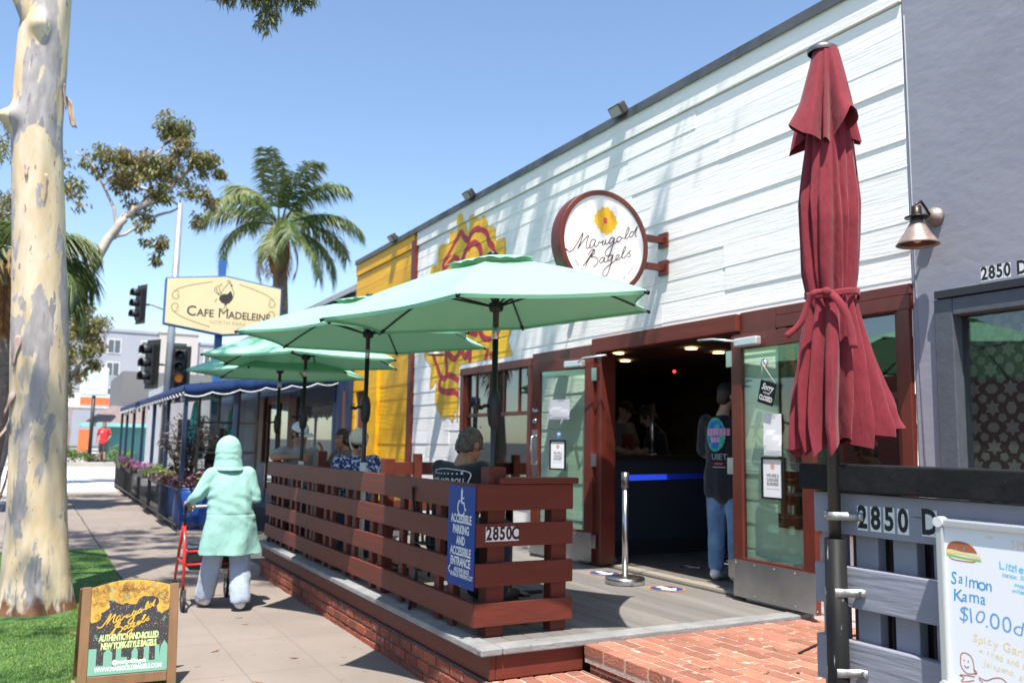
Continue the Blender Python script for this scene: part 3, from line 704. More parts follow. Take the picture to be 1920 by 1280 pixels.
# ---------------------------------------------------------------- sconces, floodlights
def sconce(loc, label, off=0.21):
    x, y, z = loc                                   # y,z of the wall plate
    t = thing('wall_lamp', label, 'lamp', (x, y, z), group='copper barn lamps on the shop fronts')
    mb = MB(); mb.lathe([(0,0),(0.062,0),(0.062,0.022),(0.05,0.03),(0.045,0.06),(0,0.062)], (x,y,z), (-1,0,0), 20); mb.build('wall_plate', M_COP, t)
    c = V((x-off, y-0.0, z-0.02))
    mb = MB(); mb.tube([(x-0.05,y,z),(x-0.10,y,z+0.05),(x-off*0.75,y,z+0.085),(x-off,y,z+0.06),(x-off,y,z)], 0.009, 8)
    mb.lathe([(0.0,0.07),(0.03,0.065),(0.034,0.0),(0.036,-0.03)], c, seg=20); mb.lathe([(0.034,0.0),(0.072,-0.004),(0.072,-0.010),(0.034,-0.008)], c, seg=24)
    mb.build('lamp_arm', mat('dark_bronze', (0.045,0.035,0.03), 0.4, metal=0.7), t)
    mb = MB(); mb.lathe([(0.036,-0.03),(0.045,-0.05),(0.075,-0.105),(0.118,-0.17),(0.128,-0.185)], c, seg=32); mb.build('lamp_shade', [M_COP], t, solid=0.003)
    mb = MB(); mb.lathe([(0.034,-0.032),(0.043,-0.053),(0.072,-0.107),(0.114,-0.171)], c, seg=32); mb.build('shade_lining', M_COPD, t)
    mb = MB(); mb.lathe([(0,-0.172),(0.02,-0.165),(0.031,-0.14),(0.028,-0.11),(0.014,-0.08)], c, seg=16); mb.build('bulb', M_BULB, t)
    return t
sconce((FX-0.018, 3.40, 3.055), 'copper cone lamp on the grey wall beside the clapboard corner', 0.19)
sconce((FX-0.022, 7.66, 3.06), 'copper lamp under the round sign, half hidden by the nearest open parasol', 0.2)
sconce((FX-0.022, 10.9, 2.98), 'copper lamp on the painted flower behind the open parasols', 0.2)
sconce((FX-0.018, 1.0, 3.075), 'copper cone lamp above the lattice window', 0.19)
def floodlight(y, label):
    t = thing('floodlight', label, 'floodlight', (FX-0.02, y, 4.91), group='floodlights on the roof edge')
    dv = V((-0.8, 0.0, -0.6)); uv = V((-0.6,0,0.8)); c = V((FX-0.11, y, 4.915))
    mb = MB(); mb.ob(c, dv*0.045, V((0,0.10,0)), uv*0.06); mb.build('housing', mat('floodlight_bronze', (0.06,0.052,0.045), 0.5), t, bevel=0.012)
    mb = MB(); mb.ob(c+dv*0.047, dv*0.003, V((0,0.08,0)), uv*0.045); mb.build('lens', mat('flood_lens', (0.35,0.35,0.34), 0.2), t)
    mb = MB(); mb.tube([c-dv*0.04, c-dv*0.08+V((0,0,0.0)), (FX+0.04, y+0.02, 4.905)], 0.014, 8); mb.build('bracket', M_DGREY, t)
floodlight(6.75, 'floodlight on the roof edge above the round sign'); floodlight(10.2, 'floodlight on the roof edge above the painted flower'); floodlight(13.1, 'floodlight on the roof edge of the yellow wing')

# ---------------------------------------------------------------- hand lettering shared by the round sign and the sandwich board
def tr(l): return [((x-500)/370, (530+57*(x-500)/370-y)/430) for x, y in l]
SCRIPT = [tr(l) for l in (
 [(160,600),(153,580),(178,608),(215,590),(260,520),(302,440),(290,500),(255,585),(300,520),(352,465),(335,530),(332,575),(352,578),(375,550)],
 [(418,508),(390,500),(366,540),(367,573),(388,570),(410,530),(418,505),(408,545),(415,568),(438,552),(452,522),(468,530),(490,512),(480,545),(497,548),(514,502),(508,530),(522,545),(545,518)],
 [(592,490),(565,485),(545,520),(552,540),(576,520),(595,487),(572,570),(548,638),(517,650),(505,625),(530,582),(580,545),(606,525),(628,512)],
 [(655,480),(634,475),(615,500),(622,525),(645,513),(660,485),(650,478),(682,490),(710,460),(731,402),(722,390),(705,430),(695,480),(706,496),(735,468)],
 [(776,432),(755,430),(736,455),(742,480),(765,465),(786,425),(812,380),(796,430),(790,468),(808,470)],
 [(305,740),(340,690),(402,597),(380,640),(345,700),(328,748)],
 [(352,640),(376,600),(408,590),(406,625),(378,657),(412,660),(440,682),(430,722),(398,748)],
 [(502,667),(476,665),(455,695),(465,715),(485,700),(504,665),(496,700),(512,706),(535,688)],
 [(577,647),(552,645),(531,675),(541,695),(561,680),(581,640),(560,720),(530,810),(502,836),(485,815),(502,770),(560,722),(602,690),(636,655),(630,640),(610,655),(606,685),(626,690),(652,668)],
 [(652,668),(692,600),(702,570),(688,572),(670,620),(665,660),(682,672),(707,645),(748,600),(730,622),(745,642),(735,660),(714,657)])]
def script_lettering(mb, P, c, k, wd, h=0.001, slope=0.0, sy=1.0):
    for i, l in enumerate(SCRIPT):
        pts = smoothpts([(c[0]+x*k, c[1]+(y*sy+slope*x)*k) for x, y in l], 6); mb.ribbon(pts, wd, P, h+0.00015*i)
def marigold(mb, P, c, r, h, n=13, mi_y=0, mi_o=1):
    pts = [(c[0]+r*(1+0.06*cos(n*2*pi*k/156+0.4)+0.05*cos(4*2*pi*k/156)+0.035*cos(29*2*pi*k/156))*cos(2*pi*k/156), c[1]+r*(1+0.06*cos(n*2*pi*k/156+0.4)+0.05*cos(4*2*pi*k/156)+0.035*cos(29*2*pi*k/156))*sin(2*pi*k/156)) for k in range(156)]
    mb.shape(pts, P, h, mi_y)
    for j, q in enumerate((0.82,0.62,0.42,0.24)):
        nn = (9,7,5,4)[j]
        pp = [(c[0]+r*q*(1+0.10*abs(sin(nn*t/2+j)))*cos(t), c[1]+r*q*(1+0.10*abs(sin(nn*t/2+j)))*sin(t)) for t in [2*pi*k/72 for k in range(73)]]
        mb.ribbon(pp, r*0.028, P, h+0.0006, mi_o)
        for k in range(nn):
            t = 2*pi*(k+0.5*j)/nn; mb.ribbon([(c[0]+r*q*cos(t), c[1]+r*q*sin(t)), (c[0]+r*(q+0.17)*cos(t+0.1), c[1]+r*(q+0.17)*sin(t+0.1))], r*0.024, P, h+0.0007, mi_o)
    return mb
SC_C = V((4.215, 6.14, 3.335)); SR = 0.47
rs = thing('round_sign', 'round white projecting shop sign with brown rim and orange flower', 'sign', SC_C)
mb = MB(); mb.lathe([(SR-0.045,0.075),(SR,0.075),(SR,-0.075),(SR-0.045,-0.075),(SR-0.045,0.075)], SC_C, (0,-1,0), 72); mb.build('rim', M_BRND, rs, bevel=0.004)
mb = MB(); mb.lathe([(0,0.062),(SR-0.044,0.062)], SC_C, (0,-1,0), 64, smooth=False); mb.lathe([(SR-0.044,-0.062),(0,-0.062)], SC_C, (0,-1,0), 64, smooth=False)
mb.build('sign_face', mat('sign_white', (0.80,0.79,0.77), 0.25, coat=0.3), rs)
RSP = Plane(SC_C+V((0,-0.062,0)), (1,0,0), (0,0,1)); ri = SR-0.045
mb = MB(); marigold(mb, RSP, (0.03*ri, 0.47*ri), 0.28*ri, 0.0012)
mb.disc((0.03*ri-0.005, 0.47*ri), 0.022, RSP, 0.0026, 2, ry=0.03)
mb.build('flower_emblem', [mat('emblem_yellow', (0.82,0.48,0.01), 0.4), mat('emblem_orange', (0.75,0.20,0.02), 0.4), mat('emblem_red', (0.72,0.06,0.05), 0.4)], rs)
mb = MB(); script_lettering(mb, RSP, (0,0), ri, 0.0095, 0.003)
txt = 'NEW YORK SOUL WITH SAN DIEGO HEART'; a0, a1 = radians(-147), radians(-29)
for i, ch in enumerate(txt):
    a = a0+(a1-a0)*i/(len(txt)-1)
    if ch != ' ': text_mb(mb, ch, RSP, (0.845*ri*cos(a), 0.845*ri*sin(a)), 0.036, 0.8, 0.0004, h=0.0012, rot=a+pi/2)
mb.build('lettering', mat('sign_brown_ink', (0.075,0.016,0.012), 0.5), rs)
mb = MB()
for k, (zz) in enumerate((3.20, 3.458)):
    mb = MB(); mb.b(SC_C.x+sqrt(SR*SR-(zz-SC_C.z)**2)-0.02, FX-0.03, 6.115, 6.165, zz-0.03, zz+0.03); mb.build('bracket', M_BRND, rs, bevel=0.004)
    mb = MB(); mb.b(FX-0.045, FX-0.02, 6.075, 6.205, zz-0.07, zz+0.07); mb.build('bracket_plate', M_BRND, rs, bevel=0.004)

# ---------------------------------------------------------------- things hung on the doors
def notice(P, u0, u1, z0, z1, h, label):
    t = thing('framed_notice', label, 'notice', P.at(((u0+u1)/2, z0), h))
    b = 0.016; mb = MB()
    for (a, c, d, e) in ((u0,u1,z0,z0+b),(u0,u1,z1-b,z1),(u0,u0+b,z0+b,z1-b),(u1-b,u1,z0+b,z1-b)):
        mb.prism([(a,d),(c,d),(c,e),(a,e)], P.at((0,0),h), P.u, P.v, P.n*0.014)
    mb.build('frame', M_BLACK, t)
    mb = MB(); mb.prism([(u0+b,z0+b),(u1-b,z0+b),(u1-b,z1-b),(u0+b,z1-b)], P.at((0,0),h), P.u, P.v, P.n*0.006); mb.build('sheet', M_WPAPER, t)
    um, H = (u0+u1)/2, z1-z0; mb = MB()
    for k, tx in enumerate(('WE ARE A','CASHLESS','BUSINESS!')): text_mb(mb, tx, P, (um, z0+H*(0.56-0.10*k)), 0.034, 0.82, 0.0005, h=h+0.0050)
    text_mb(mb, 'PLEASE PAY BY CARD OR PHONE', P, (um, z0+H*0.245), 0.010, 0.9, 0.0, h=h+0.0050)
    mb.build('lettering', M_INK, t)
    mb = MB(); marigold(mb, P, (um, z0+H*0.78), 0.022, h+0.0050, 9); mb.build('flower_emblem', [mat('emblem_pink', (0.8,0.42,0.3), 0.5), mat('emblem_orange', (0.75,0.2,0.02), 0.4)], t)
def paper(name, P, u0, u1, z0, z1, h, label, m=None):
    mb = MB(); mb.grid(lambda a, b: P.at((u0+(u1-u0)*a, z0+(z1-z0)*b), h+0.003*sin(a*3)*b+0.002*sin(b*5+a)), 6, 8, smooth=False)
    return tag(mb.build(name, m or M_WPAPER, None, solid=0.0006), label, 'paper')
# left door: u is minus the distance from the hinge
notice(LDP, -0.62, -0.385, 1.305, 1.615, 0.002, 'black framed cashless notice on the left open door')
paper('paper_sheet', LDP, -0.64, -0.34, 1.83, 2.04, 0.003, 'blank white sheet taped high on the left open door', mat('grey_paper', (0.5,0.5,0.53), 0.7))
mb = MB(); mb.shape([(-0.525,1.70),(-0.465,1.70),(-0.465,1.655),(-0.495,1.625),(-0.525,1.655)], LDP, 0.002); mb.shape([(-0.517,1.688),(-0.473,1.688),(-0.473,1.668),(-0.517,1.668)], LDP, 0.003, 1)
tag(mb.build('door_sticker', [mat('sticker_blue', (0.05,0.22,0.55), 0.4), M_STICK]), 'small blue shield sticker on the left door glass', 'sticker')
notice(RDP, 0.325, 0.555, 1.185, 1.50, 0.002, 'black framed cashless notice on the right open door')
paper('paper_sheet', RDP, 0.345, 0.535, 1.51, 1.825, 0.003, 'white sheet of paper taped above the framed notice on the right door')
cs_ = thing('closed_sign', 'small black sorry we are closed board hanging crooked from a hook', 'sign', RDP.at((0.415, 1.98), 0.01))
CP = Plane(RDP.at((0.415,1.985), 0.022), RDP.u*0.965-V((0,0,0.262)), V((0,0,0.965))+RDP.u*0.262)
mb = MB(); mb.prism([(-0.085,-0.088),(0.085,-0.088),(0.085,0.088),(-0.085,0.088)], CP.at((0,0),-0.004), CP.u, CP.v, CP.n*0.008); mb.build('board', M_BLACK, cs_, bevel=0.003)
mb = MB(); text_mb(mb, 'Sorry', CP, (0,0.042), 0.068, 0.8, 0.0014, h=0.0076, shear=0.35); text_mb(mb, 'WE ARE', CP, (0,-0.002), 0.02, 1, 0.0004, h=0.0076); text_mb(mb, 'CLOSED', CP, (0,-0.045), 0.052, 0.74, 0.002, h=0.0076)
mb.build('lettering', M_STICK, cs_)
hk = RDP.at((0.372, 2.215), 0.004)
mb = MB(); mb.tube([CP.at((0.078,0.082),0.004), hk+RDP.n*0.03], 0.0022, 6); mb.tube([CP.at((-0.078,0.082),0.004), hk+RDP.n*0.03], 0.0012, 6); mb.build('cord', mat('cord', (0.5,0.48,0.42), 0.8), cs_)
mb = MB(); mb.lathe([(0,0.0),(0.034,0.0),(0.036,0.012),(0.02,0.026),(0,0.028)], hk, RDP.n, 20); mb.tube([hk+RDP.n*0.02, hk+RDP.n*0.04, hk+RDP.n*0.045+V((0,0,0.012))], 0.005, 8)
tag(mb.build('suction_hook', M_CHROME), 'chrome suction hook on the right door glass', 'hook')

# ---------------------------------------------------------------- belt post and floor stickers
SX, SY = 4.515, 6.175
st = thing('belt_post', 'chrome queue barrier post in front of the doorway', 'barrier post', (SX, SY, 0.386))
mb = MB(); mb.lathe([(0,0.07),(0.05,0.07),(0.165,0.055),(0.172,0.045),(0.172,0.006),(0.165,0.0),(0,0.0)], (SX,SY,0.386), seg=40); mb.build('base', M_STEEL, st)
mb = MB(); mb.tube([(SX,SY,0.43),(SX,SY,1.20)], 0.025, 18); mb.build('tube', M_STEEL, st)
mb = MB(); mb.tube([(SX,SY,1.20),(SX,SY,1.335)], 0.034, 18); mb.build('belt_head', mat('dark_metal_head', (0.22,0.22,0.22), 0.3, metal=0.9), st)
EX, EY = 6.25, 6.75
mb = MB(); mb.add([(SX+0.034,SY,1.262),(EX,EY,1.262),(EX,EY,1.312),(SX+0.034,SY,1.312)], [(0,1,2,3)]); mb.build('belt', mat('blue_webbing', (0.015,0.06,0.75), 0.6), st, solid=0.002)
st2 = thing('belt_post', 'belt post inside the shop holding the far end of the blue belt', 'barrier post', (EX, EY, 0.386))
mb = MB(); mb.lathe([(0,0.05),(0.16,0.036),(0.168,0.004),(0,0.0)], (EX,EY,0.386), seg=30); mb.build('base', M_CHROME, st2)
mb = MB(); mb.tube([(EX,EY,0.43),(EX,EY,1.335)], 0.026, 14); mb.build('tube', M_STEEL, st2)
for (x, y, lb) in ((4.687,6.735,'round floor arrow sticker on the deck left of the barrier post'), (4.677,5.811,'round floor arrow sticker on the deck right of the barrier post'), (5.75,6.75,'round floor arrow sticker on the dark floor inside the doorway')):
    fp = Plane((x,y,0.3865 if x > 5 else 0.387), (0,-1,0), (1,0,0)); mb = MB(); mb.disc((0,0), 0.155, fp, 0.001, 0, 32); mb.disc((0,0), 0.14, fp, 0.002, 1, 32)
    mb.shape([(-0.11,-0.035),(0.02,-0.035),(0.02,-0.09),(0.12,0.0),(0.02,0.09),(0.02,0.035),(-0.11,0.035)], fp, 0.003, 2)
    tag(mb.build('floor_sticker', [mat('sticker_orange', (0.55,0.20,0.05), 0.6), mat('sticker_navy', (0.02,0.05,0.14), 0.6), M_STICK]), lb, 'sticker', 'round arrow stickers on the floor')
# ---------------------------------------------------------------- open green parasols
M_GREEN = mat('mint_canopy', (0.27,0.60,0.39), 0.7, (0.25,0.56,0.365), 3, trans=0.06, bump=0.05, bscale=300)
M_POLE = mat('black_pole', (0.012,0.012,0.013), 0.35)
M_PVC = mat('white_pvc', (0.72,0.72,0.70), 0.4, (0.62,0.62,0.60), 12)
def make_parasol():
    t = thing('green_parasol', '', 'parasol', (0,0,0), group='open mint green parasols along the fence')
    R, zt, za, n = 1.145, 2.035, 2.40, 6                     # tip radius, tip height, top height above the deck
    def edge(th):                                            # radius and sag around the rim
        k = (th/(2*pi/n)) % 1.0; u = abs(2*k-1)
        return u
    def canopy(a, q, r0=0.0, dz=0.0, sc=1.0):
        th = 2*pi*a; k = (th/(2*pi/n)) % 1.0; i = floor(th/(2*pi/n)+1e-9)
        a0 = 2*pi*i/n; p0 = V((cos(a0), sin(a0))); p1 = V((cos(a0+2*pi/n), sin(a0+2*pi/n)))
        e = p0*(1-k)+p1*k
        rr = r0+(1-r0)*q
        inw = 1-0.078*sin(pi*k)*rr*rr                          # rim curves in between the ribs
        prof = za-(za-zt)*(0.55*rr+0.45*rr**2.0)
        sag = 0.018*sin(pi*k)*sin(pi*min(rr,1)*0.9)
        return V((e.x*R*rr*inw*sc, e.y*R*rr*inw*sc, prof-sag+dz))
    mb = MB(); mb.grid(lambda a, q: canopy(a, q, 0.13), 60, 12, wrap=True)
    c = mb.build('canopy', M_GREEN, t)
    def hem(a, q):
        p = canopy(a, 1.0, 0.13); s_ = 1-0.006*q; return V((p.x*s_, p.y*s_, p.z-0.022*q))
    mb = MB(); mb.grid(hem, 60, 2, wrap=True); mb.build('hem', M_GREEN, c)
    def vent(a, q):
        p = canopy(a, q, 0.0); s_ = 0.29; k = (a*6) % 1.0
        r_ = q*s_; pr = za+0.028-(za-zt)*(0.55*r_+0.45*r_*r_)+0.012*q
        f = 1+0.015*q*sin(2*pi*a*6*3)
        z = pr-0.009*q*q*(1-abs(sin(pi*a*18)))
        return V((p.x*s_*f, p.y*s_*f, z))
    mb = MB(); mb.grid(vent, 108, 6, wrap=True); mb.build('vent_flap', M_GREEN, c)
    mb = MB(); mb.lathe([(0.0,za+0.052),(0.022,za+0.05),(0.036,za+0.04),(0.038,za+0.026),(0.03,za+0.02)], seg=16); mb.build('finial', M_POLE, t)
    for i in range(n):
        a = 2*pi*i/n; d = V((cos(a), sin(a), 0))
        pr = lambda q: d*(R*q)+V((0,0,za-(za-zt)*(0.55*q+0.45*q*q)-0.016))
        mb = MB(); mb.tube([pr(0.03)]+[pr(0.12*k) for k in range(1,9)]+[pr(0.985)], 0.0075, 6)
        mb.tube([V((0,0,2.085))+d*0.035, pr(0.50)-V((0,0,0.006))], 0.0075, 6)
        mb.tube([pr(0.965), pr(1.012)+V((0,0,0.004))], 0.012, 8)
        mb.build('rib', M_POLE, t)
    mb = MB(); mb.lathe([(0.02,2.04),(0.044,2.05),(0.05,2.075),(0.046,2.105),(0.022,2.115)], seg=16); mb.build('hub', M_POLE, t)
    mb = MB(); mb.tube([(0,0,0.01),(0,0,1.86)], 0.0205, 14); mb.tube([(0,0,1.945),(0,0,2.38)], 0.0205, 14); mb.build('pole', M_POLE, t)
    mb = MB(); mb.tube([(0,0,1.862),(0,0,1.943)], 0.0215, 14); mb.build('tilt_collar', M_STEEL, t)
    mb = MB(); mb.lathe([(0.022,1.28),(0.036,1.30),(0.046,1.36),(0.047,1.44),(0.035,1.50),(0.022,1.52)], seg=14); mb.tube([(0.03,0,1.42),(0.075,0.02,1.42),(0.10,0.02,1.40)], 0.012, 8); mb.tube([(0.10,0.02,1.41),(0.15,0.03,1.41)], 0.016, 8)
    mb.build('crank', mat('black_plastic', (0.014,0.014,0.015), 0.5), t)
    mb = MB(); mb.tube([(0,0,0.02),(0,0,0.93)], 0.03, 14); mb.build('pipe_holder', M_PVC, t)
    return t
par = make_parasol()
ulist = [(2.581,4.975,3.00,'nearest open mint parasol, over the fence corner, tilted towards the round sign'),
 (2.52,7.36,3.07,'second open mint parasol, just behind the nearest one'),
 (2.52,9.45,3.29,'third open mint parasol, above the man in the white cap'),
 (2.62,11.05,3.12,'farthest open mint parasol, mostly hidden against the navy awning')]
for i, (x, y, a, lb) in enumerate(ulist):
    z = 0.386+(0.0,0.06,0.02,-0.02)[i]
    if i == 0: par.location = (x,y,z); par.rotation_euler = (0,0,a); par['label'] = lb
    else: o = dup(par, (x,y,z), a, lb)
# the nearest canopy is cranked up a little on the building side (frame turned by a about z, so tilt in its own axes)
axis = V((0,1,0)); axis.rotate(Matrix.Rotation(-ulist[0][2], 3, 'Z'))
TM = Matrix.Translation((0,0,2.08)) @ Matrix.Rotation(-0.095, 4, axis) @ Matrix.Translation((0,0,-2.08))
for ch in par.children:
    if ch.name.split('.')[0] in ('canopy','rib','hub','finial'): ch.matrix_basis = TM @ ch.matrix_basis

# ---------------------------------------------------------------- tables and chairs on the deck
M_FURN = mat('black_metal_furniture', (0.016,0.016,0.018), 0.4)
def make_table():
    t = thing('cafe_table', '', 'table', (0,0,0), group='black cafe tables behind the fence')
    mb = MB(); mb.b(-0.36,0.36,-0.36,0.36,0.72,0.745); mb.build('tabletop', M_FURN, t, bevel=0.008)
    mb = MB(); mb.tube([(0,0,0.02),(0,0,0.72)], 0.032, 12); mb.build('column', M_FURN, t)
    mb = MB(); mb.beam((-0.3,0,0.015),(0.3,0,0.015),0.06,0.025); mb.beam((0,-0.3,0.041),(0,0.3,0.041),0.06,0.025); mb.build('foot', M_FURN, t)
    return t
def make_chair():
    t = thing('cafe_chair', '', 'chair', (0,0,0), group='black metal chairs behind the fence')
    mb = MB(); mb.grid(lambda a,b: V(((a-0.5)*0.42,(b-0.5)*0.42,0.45+0.01*((2*a-1)**2+(2*b-1)**2))), 6, 6); mb.build('seat', M_FURN, t, solid=0.014)
    for sx in (-1,1):
        for sy in (-1,1):
            mb = MB(); mb.tube([(sx*0.18,sy*0.18,0.45),(sx*0.215,sy*0.225,0.0)], 0.012, 8); mb.build('leg', M_FURN, t)
    mb = MB(); mb.tube([(-0.2,-0.19,0.45),(-0.2,-0.25,0.86),(0.2,-0.25,0.86),(0.2,-0.19,0.45)], 0.012, 8)
    for k in range(5): mb.beam((-0.13+0.065*k,-0.2,0.46),(-0.13+0.065*k,-0.25,0.85),0.022,0.005,up=(0,1,0))
    mb.build('backrest', M_FURN, t); return t
tb = make_table(); chr_ = make_chair()
for i, (x,y,lb) in enumerate(((3.30,6.06,'cafe table in front of the man in the black T-shirt'),(3.0,7.55,'cafe table with folded paper on it beside the blonde woman'),(2.98,9.2,'cafe table farthest along the deck by the man in the white cap'))):
    o = tb if i == 0 else dup(tb, (x,y,0.386), 0.0); o.location = (x,y,0.386); o['label'] = lb
for i, (x,y,a,lb) in enumerate(((2.66,5.70,-1.09,'chair under the man in the black T-shirt'),(2.79,8.35,2.9,'chair under the blonde woman in sunglasses'),(2.62,10.0,-2.99,'chair under the man in the white cap'),(3.15,9.75,1.88,'chair under the dark haired woman'),(2.9,6.9,0.1,'empty black metal chair by the middle of the fence'))):
    o = chr_ if i == 0 else dup(chr_, (x,y,0.386), a); o.location = (x,y,0.386); o.rotation_euler = (0,0,a); o['label'] = lb
mb = MB(); mb.add([(2.80,7.42,1.133),(3.0,7.44,1.133),(3.0,7.6,1.14),(2.82,7.6,1.15),(2.9,7.5,1.19)], [(0,1,2,3),(0,4,3),(0,1,4)])
tag(mb.build('paper_wrapper', M_WPAPER, None, solid=0.001), 'crumpled white paper wrapper on the middle cafe table', 'paper')
mb = MB(); mb.lathe([(0,0),(0.035,0),(0.042,0.11),(0.044,0.112),(0.0,0.113)], (2.83,8.72,1.42), seg=16) if False else mb.lathe([(0,0),(0.032,0),(0.042,0.11),(0.0,0.112)], (3.05,9.22,1.131), seg=16)
tag(mb.build('paper_cup', M_WPAPER), 'white takeaway cup on the farthest cafe table', 'cup')
mb = MB(); mb.grid(lambda a,b: V((2.72+0.25*a+0.02*sin(9*b), 5.05+0.12*b+0.02*sin(7*a), 0.392+0.03*abs(sin(6*a+4*b)))), 8, 6)
tag(mb.build('crumpled_napkin', M_WPAPER, None, solid=0.001), 'crumpled napkin on the deck behind the fence corner', 'napkin')

# ---------------------------------------------------------------- grey fence, pole and folded burgundy parasol
gfn = thing('grey_fence', 'grey slat fence with black top rail at the lower right', 'fence', (2.5, 1.2, 0.22))
GX = 2.5
mb = MB(); mb.b(GX-0.045, GX+0.10, -1.6, 2.285, 1.418, 1.512); mb.build('top_rail', M_BLACK, gfn, bevel=0.006)
for za, zb in ((1.268,1.412),(1.02,1.158),(0.755,0.908),(0.48,0.64)):
    mb = MB(); mb.b(GX, GX+0.038, -1.6, 2.262+rnd.uniform(-0.01,0.01), za, zb); mb.build('slat', M_GREYF, gfn, bevel=0.004)
for y in [2.215-0.150*k for k in range(25)]:
    mb = MB(); mb.b(GX+0.041, GX+0.085, y-0.045, y+0.045, 0.22, 1.40); mb.build('picket', M_GREYF, gfn, bevel=0.004)
for y in [2.13-0.16*k for k in range(23)]:
    mb = MB(); mb.b(GX+0.14, GX+0.165, y-0.076, y+0.076, 0.22, 1.38); mb.build('back_picket', M_NAVYD, gfn, bevel=0.004)
GFP = Plane((GX-0.0003, 0, 0), (0,-1,0), (0,0,1))
number_tag('house_number', '2850 D number stickers on the top slat of the grey fence', GFP, '2850', -2.066, 1.330, 0.043, 0.083, 0.010, h=0.001)
number_tag('house_number', 'larger letter D sticker at the whiteboard corner on the grey fence', GFP, 'D', -1.818, 1.335, 0.056, 0.083, 0.0, fs=1.25)
PX, PY = 2.455, 2.125
hp = thing('pole_holder', 'scuffed black plastic pipe strapped to the end of the grey fence', 'pipe', (PX, PY, 0.3))
mb = MB(); mb.tube([(PX,PY,0.22),(PX,PY,1.255)], 0.0345, 24, cap=False); mb.build('pipe', mat('scuffed_pipe', (0.009,0.009,0.010), 0.5, (0.022,0.022,0.022), 14, bump=0.1, bscale=30, stretch=(1,1,0.2), speck=((0.2,0.19,0.18), 60, 0.68), spec=0.12), hp, solid=0.004)
for z in (1.333, 1.075, 0.81):
    r_ = 0.027 if z > 1.3 else 0.037
    mb = MB(); pts = [(GX-0.003, PY+0.085), (GX-0.006, PY+0.05)]+[(PX-(r_)*cos(t)*0.9, PY+r_*1.05*sin(t)) for t in [pi/2-0.3*k for k in range(11)]]+[(GX-0.006, PY-0.055), (GX-0.003, PY-0.085)]
    vs = [(x, y, z-0.014) for x, y in pts]+[(x, y, z+0.014) for x, y in pts]; n = len(pts)
    mb.add(vs, [(i,i+1,n+i+1,n+i) for i in range(n-1)], smooth=True)
    s_ = mb.build('strap', M_GALV, hp, solid=0.003)
    mb = MB()
    for yy in (PY+0.07, PY-0.074): mb.lathe([(0.012,0),(0.012,0.004),(0.006,0.008),(0,0.008)], (GX-0.007,yy,z), (-1,0,0), 6, smooth=False)
    mb.build('screw', M_STEEL, s_)
cu = thing('folded_parasol', 'tall folded burgundy parasol tied with a strap in front of the grey fence', 'parasol', (PX, PY, 0.3))
M_BURG = mat('burgundy_cloth', (0.225,0.024,0.036), 0.85, (0.195,0.021,0.032), 18, bump=0.28, bscale=55, stretch=(1,1,0.3), sheen=0.12, spec=0.25, trans=0.05)
mb = MB(); mb.tube([(PX,PY,0.9),(PX,PY,3.03)], 0.0215, 16); mb.build('pole', mat('dark_brown_pole', (0.028,0.024,0.023), 0.42), cu)
mb = MB(); mb.lathe([(0.052,3.032),(0.054,3.038),(0.054,3.048),(0.04,3.058),(0.03,3.066),(0.0,3.07)], (PX,PY,0), seg=30); mb.build('crown_cap', mat('cap_metal', (0.25,0.23,0.22), 0.35, metal=0.8), cu)
DR, DF = V((0.877,-0.48,0)), V((-0.48,-0.877,0))           # rightwards along the fence corner, and outwards
def interp(tab, x):
    for (a, b), (c, d) in zip(tab, tab[1:]):
        if x <= c: t = (x-a)/(c-a); t = t*t*(3-2*t) if False else t; return b+(d-b)*t
    return tab[-1][1]
def cloth(theta, t, z0, z1, tabL, tabR, tabF, amp, fold, hemf, ph=0.0):
    """folded cloth: theta around, t down; half widths to the left, right and depth; fold gives the pleat shape"""
    zc = z0+(z1-z0)*t
    c, s_ = cos(theta), sin(theta)
    hw = interp(tabR, t) if c > 0 else interp(tabL, t); hd = interp(tabF, t)
    f = 1-amp(t)*fold(theta, t)
    lat = hw*c*f; dep = hd*s_*f
    z = zc+hemf(theta)*max(0,(t-0.55)/0.45)**1.5
    return V((PX, PY, z))+DR*(lat+0.012)+DF*dep
def pleats(theta, t):
    v = 0.0
    for c, wdt, k in ((0.55,0.13,1.0),(1.05,0.11,0.75),(1.42,0.09,0.9),(1.85,0.12,1.0),(2.3,0.10,0.8),(2.72,0.12,1.0),(3.3,0.12,1.0),(4.0,0.15,1.0),(4.7,0.15,1.0),(5.4,0.15,1.0),(6.0,0.12,0.9)):
        c2 = c+0.10*sin(3*t+c*5)
        d = abs((theta-c2+pi) % (2*pi)-pi); v += k*math.exp(-(d/wdt)**2)
    return v+0.10*sin(theta*9+5*t)+0.22*mnoise.noise(V((cos(theta)*5, sin(theta)*5, t*3.5)))+0.10*mnoise.noise(V((cos(theta)*14, sin(theta)*14, t*6)))
# body between the top and the tie
BL = [(0,0.045),(0.1,0.062),(0.4,0.082),(0.62,0.110),(0.9,0.104),(1.0,0.088)]; BRr = [(0,0.045),(0.1,0.07),(0.4,0.092),(0.62,0.108),(0.9,0.094),(1.0,0.080)]
BFd = [(0,0.05),(0.4,0.085),(0.7,0.11),(1.0,0.085)]
mb = MB(); mb.grid(lambda a,q: cloth(a*2*pi, q, 3.032, 2.105, BL, BRr, BFd, lambda t: 0.24*min(1,0.3+t), pleats, lambda th: 0.0), 180, 60, wrap=True)
mb.build('canopy_upper', M_BURG, cu)
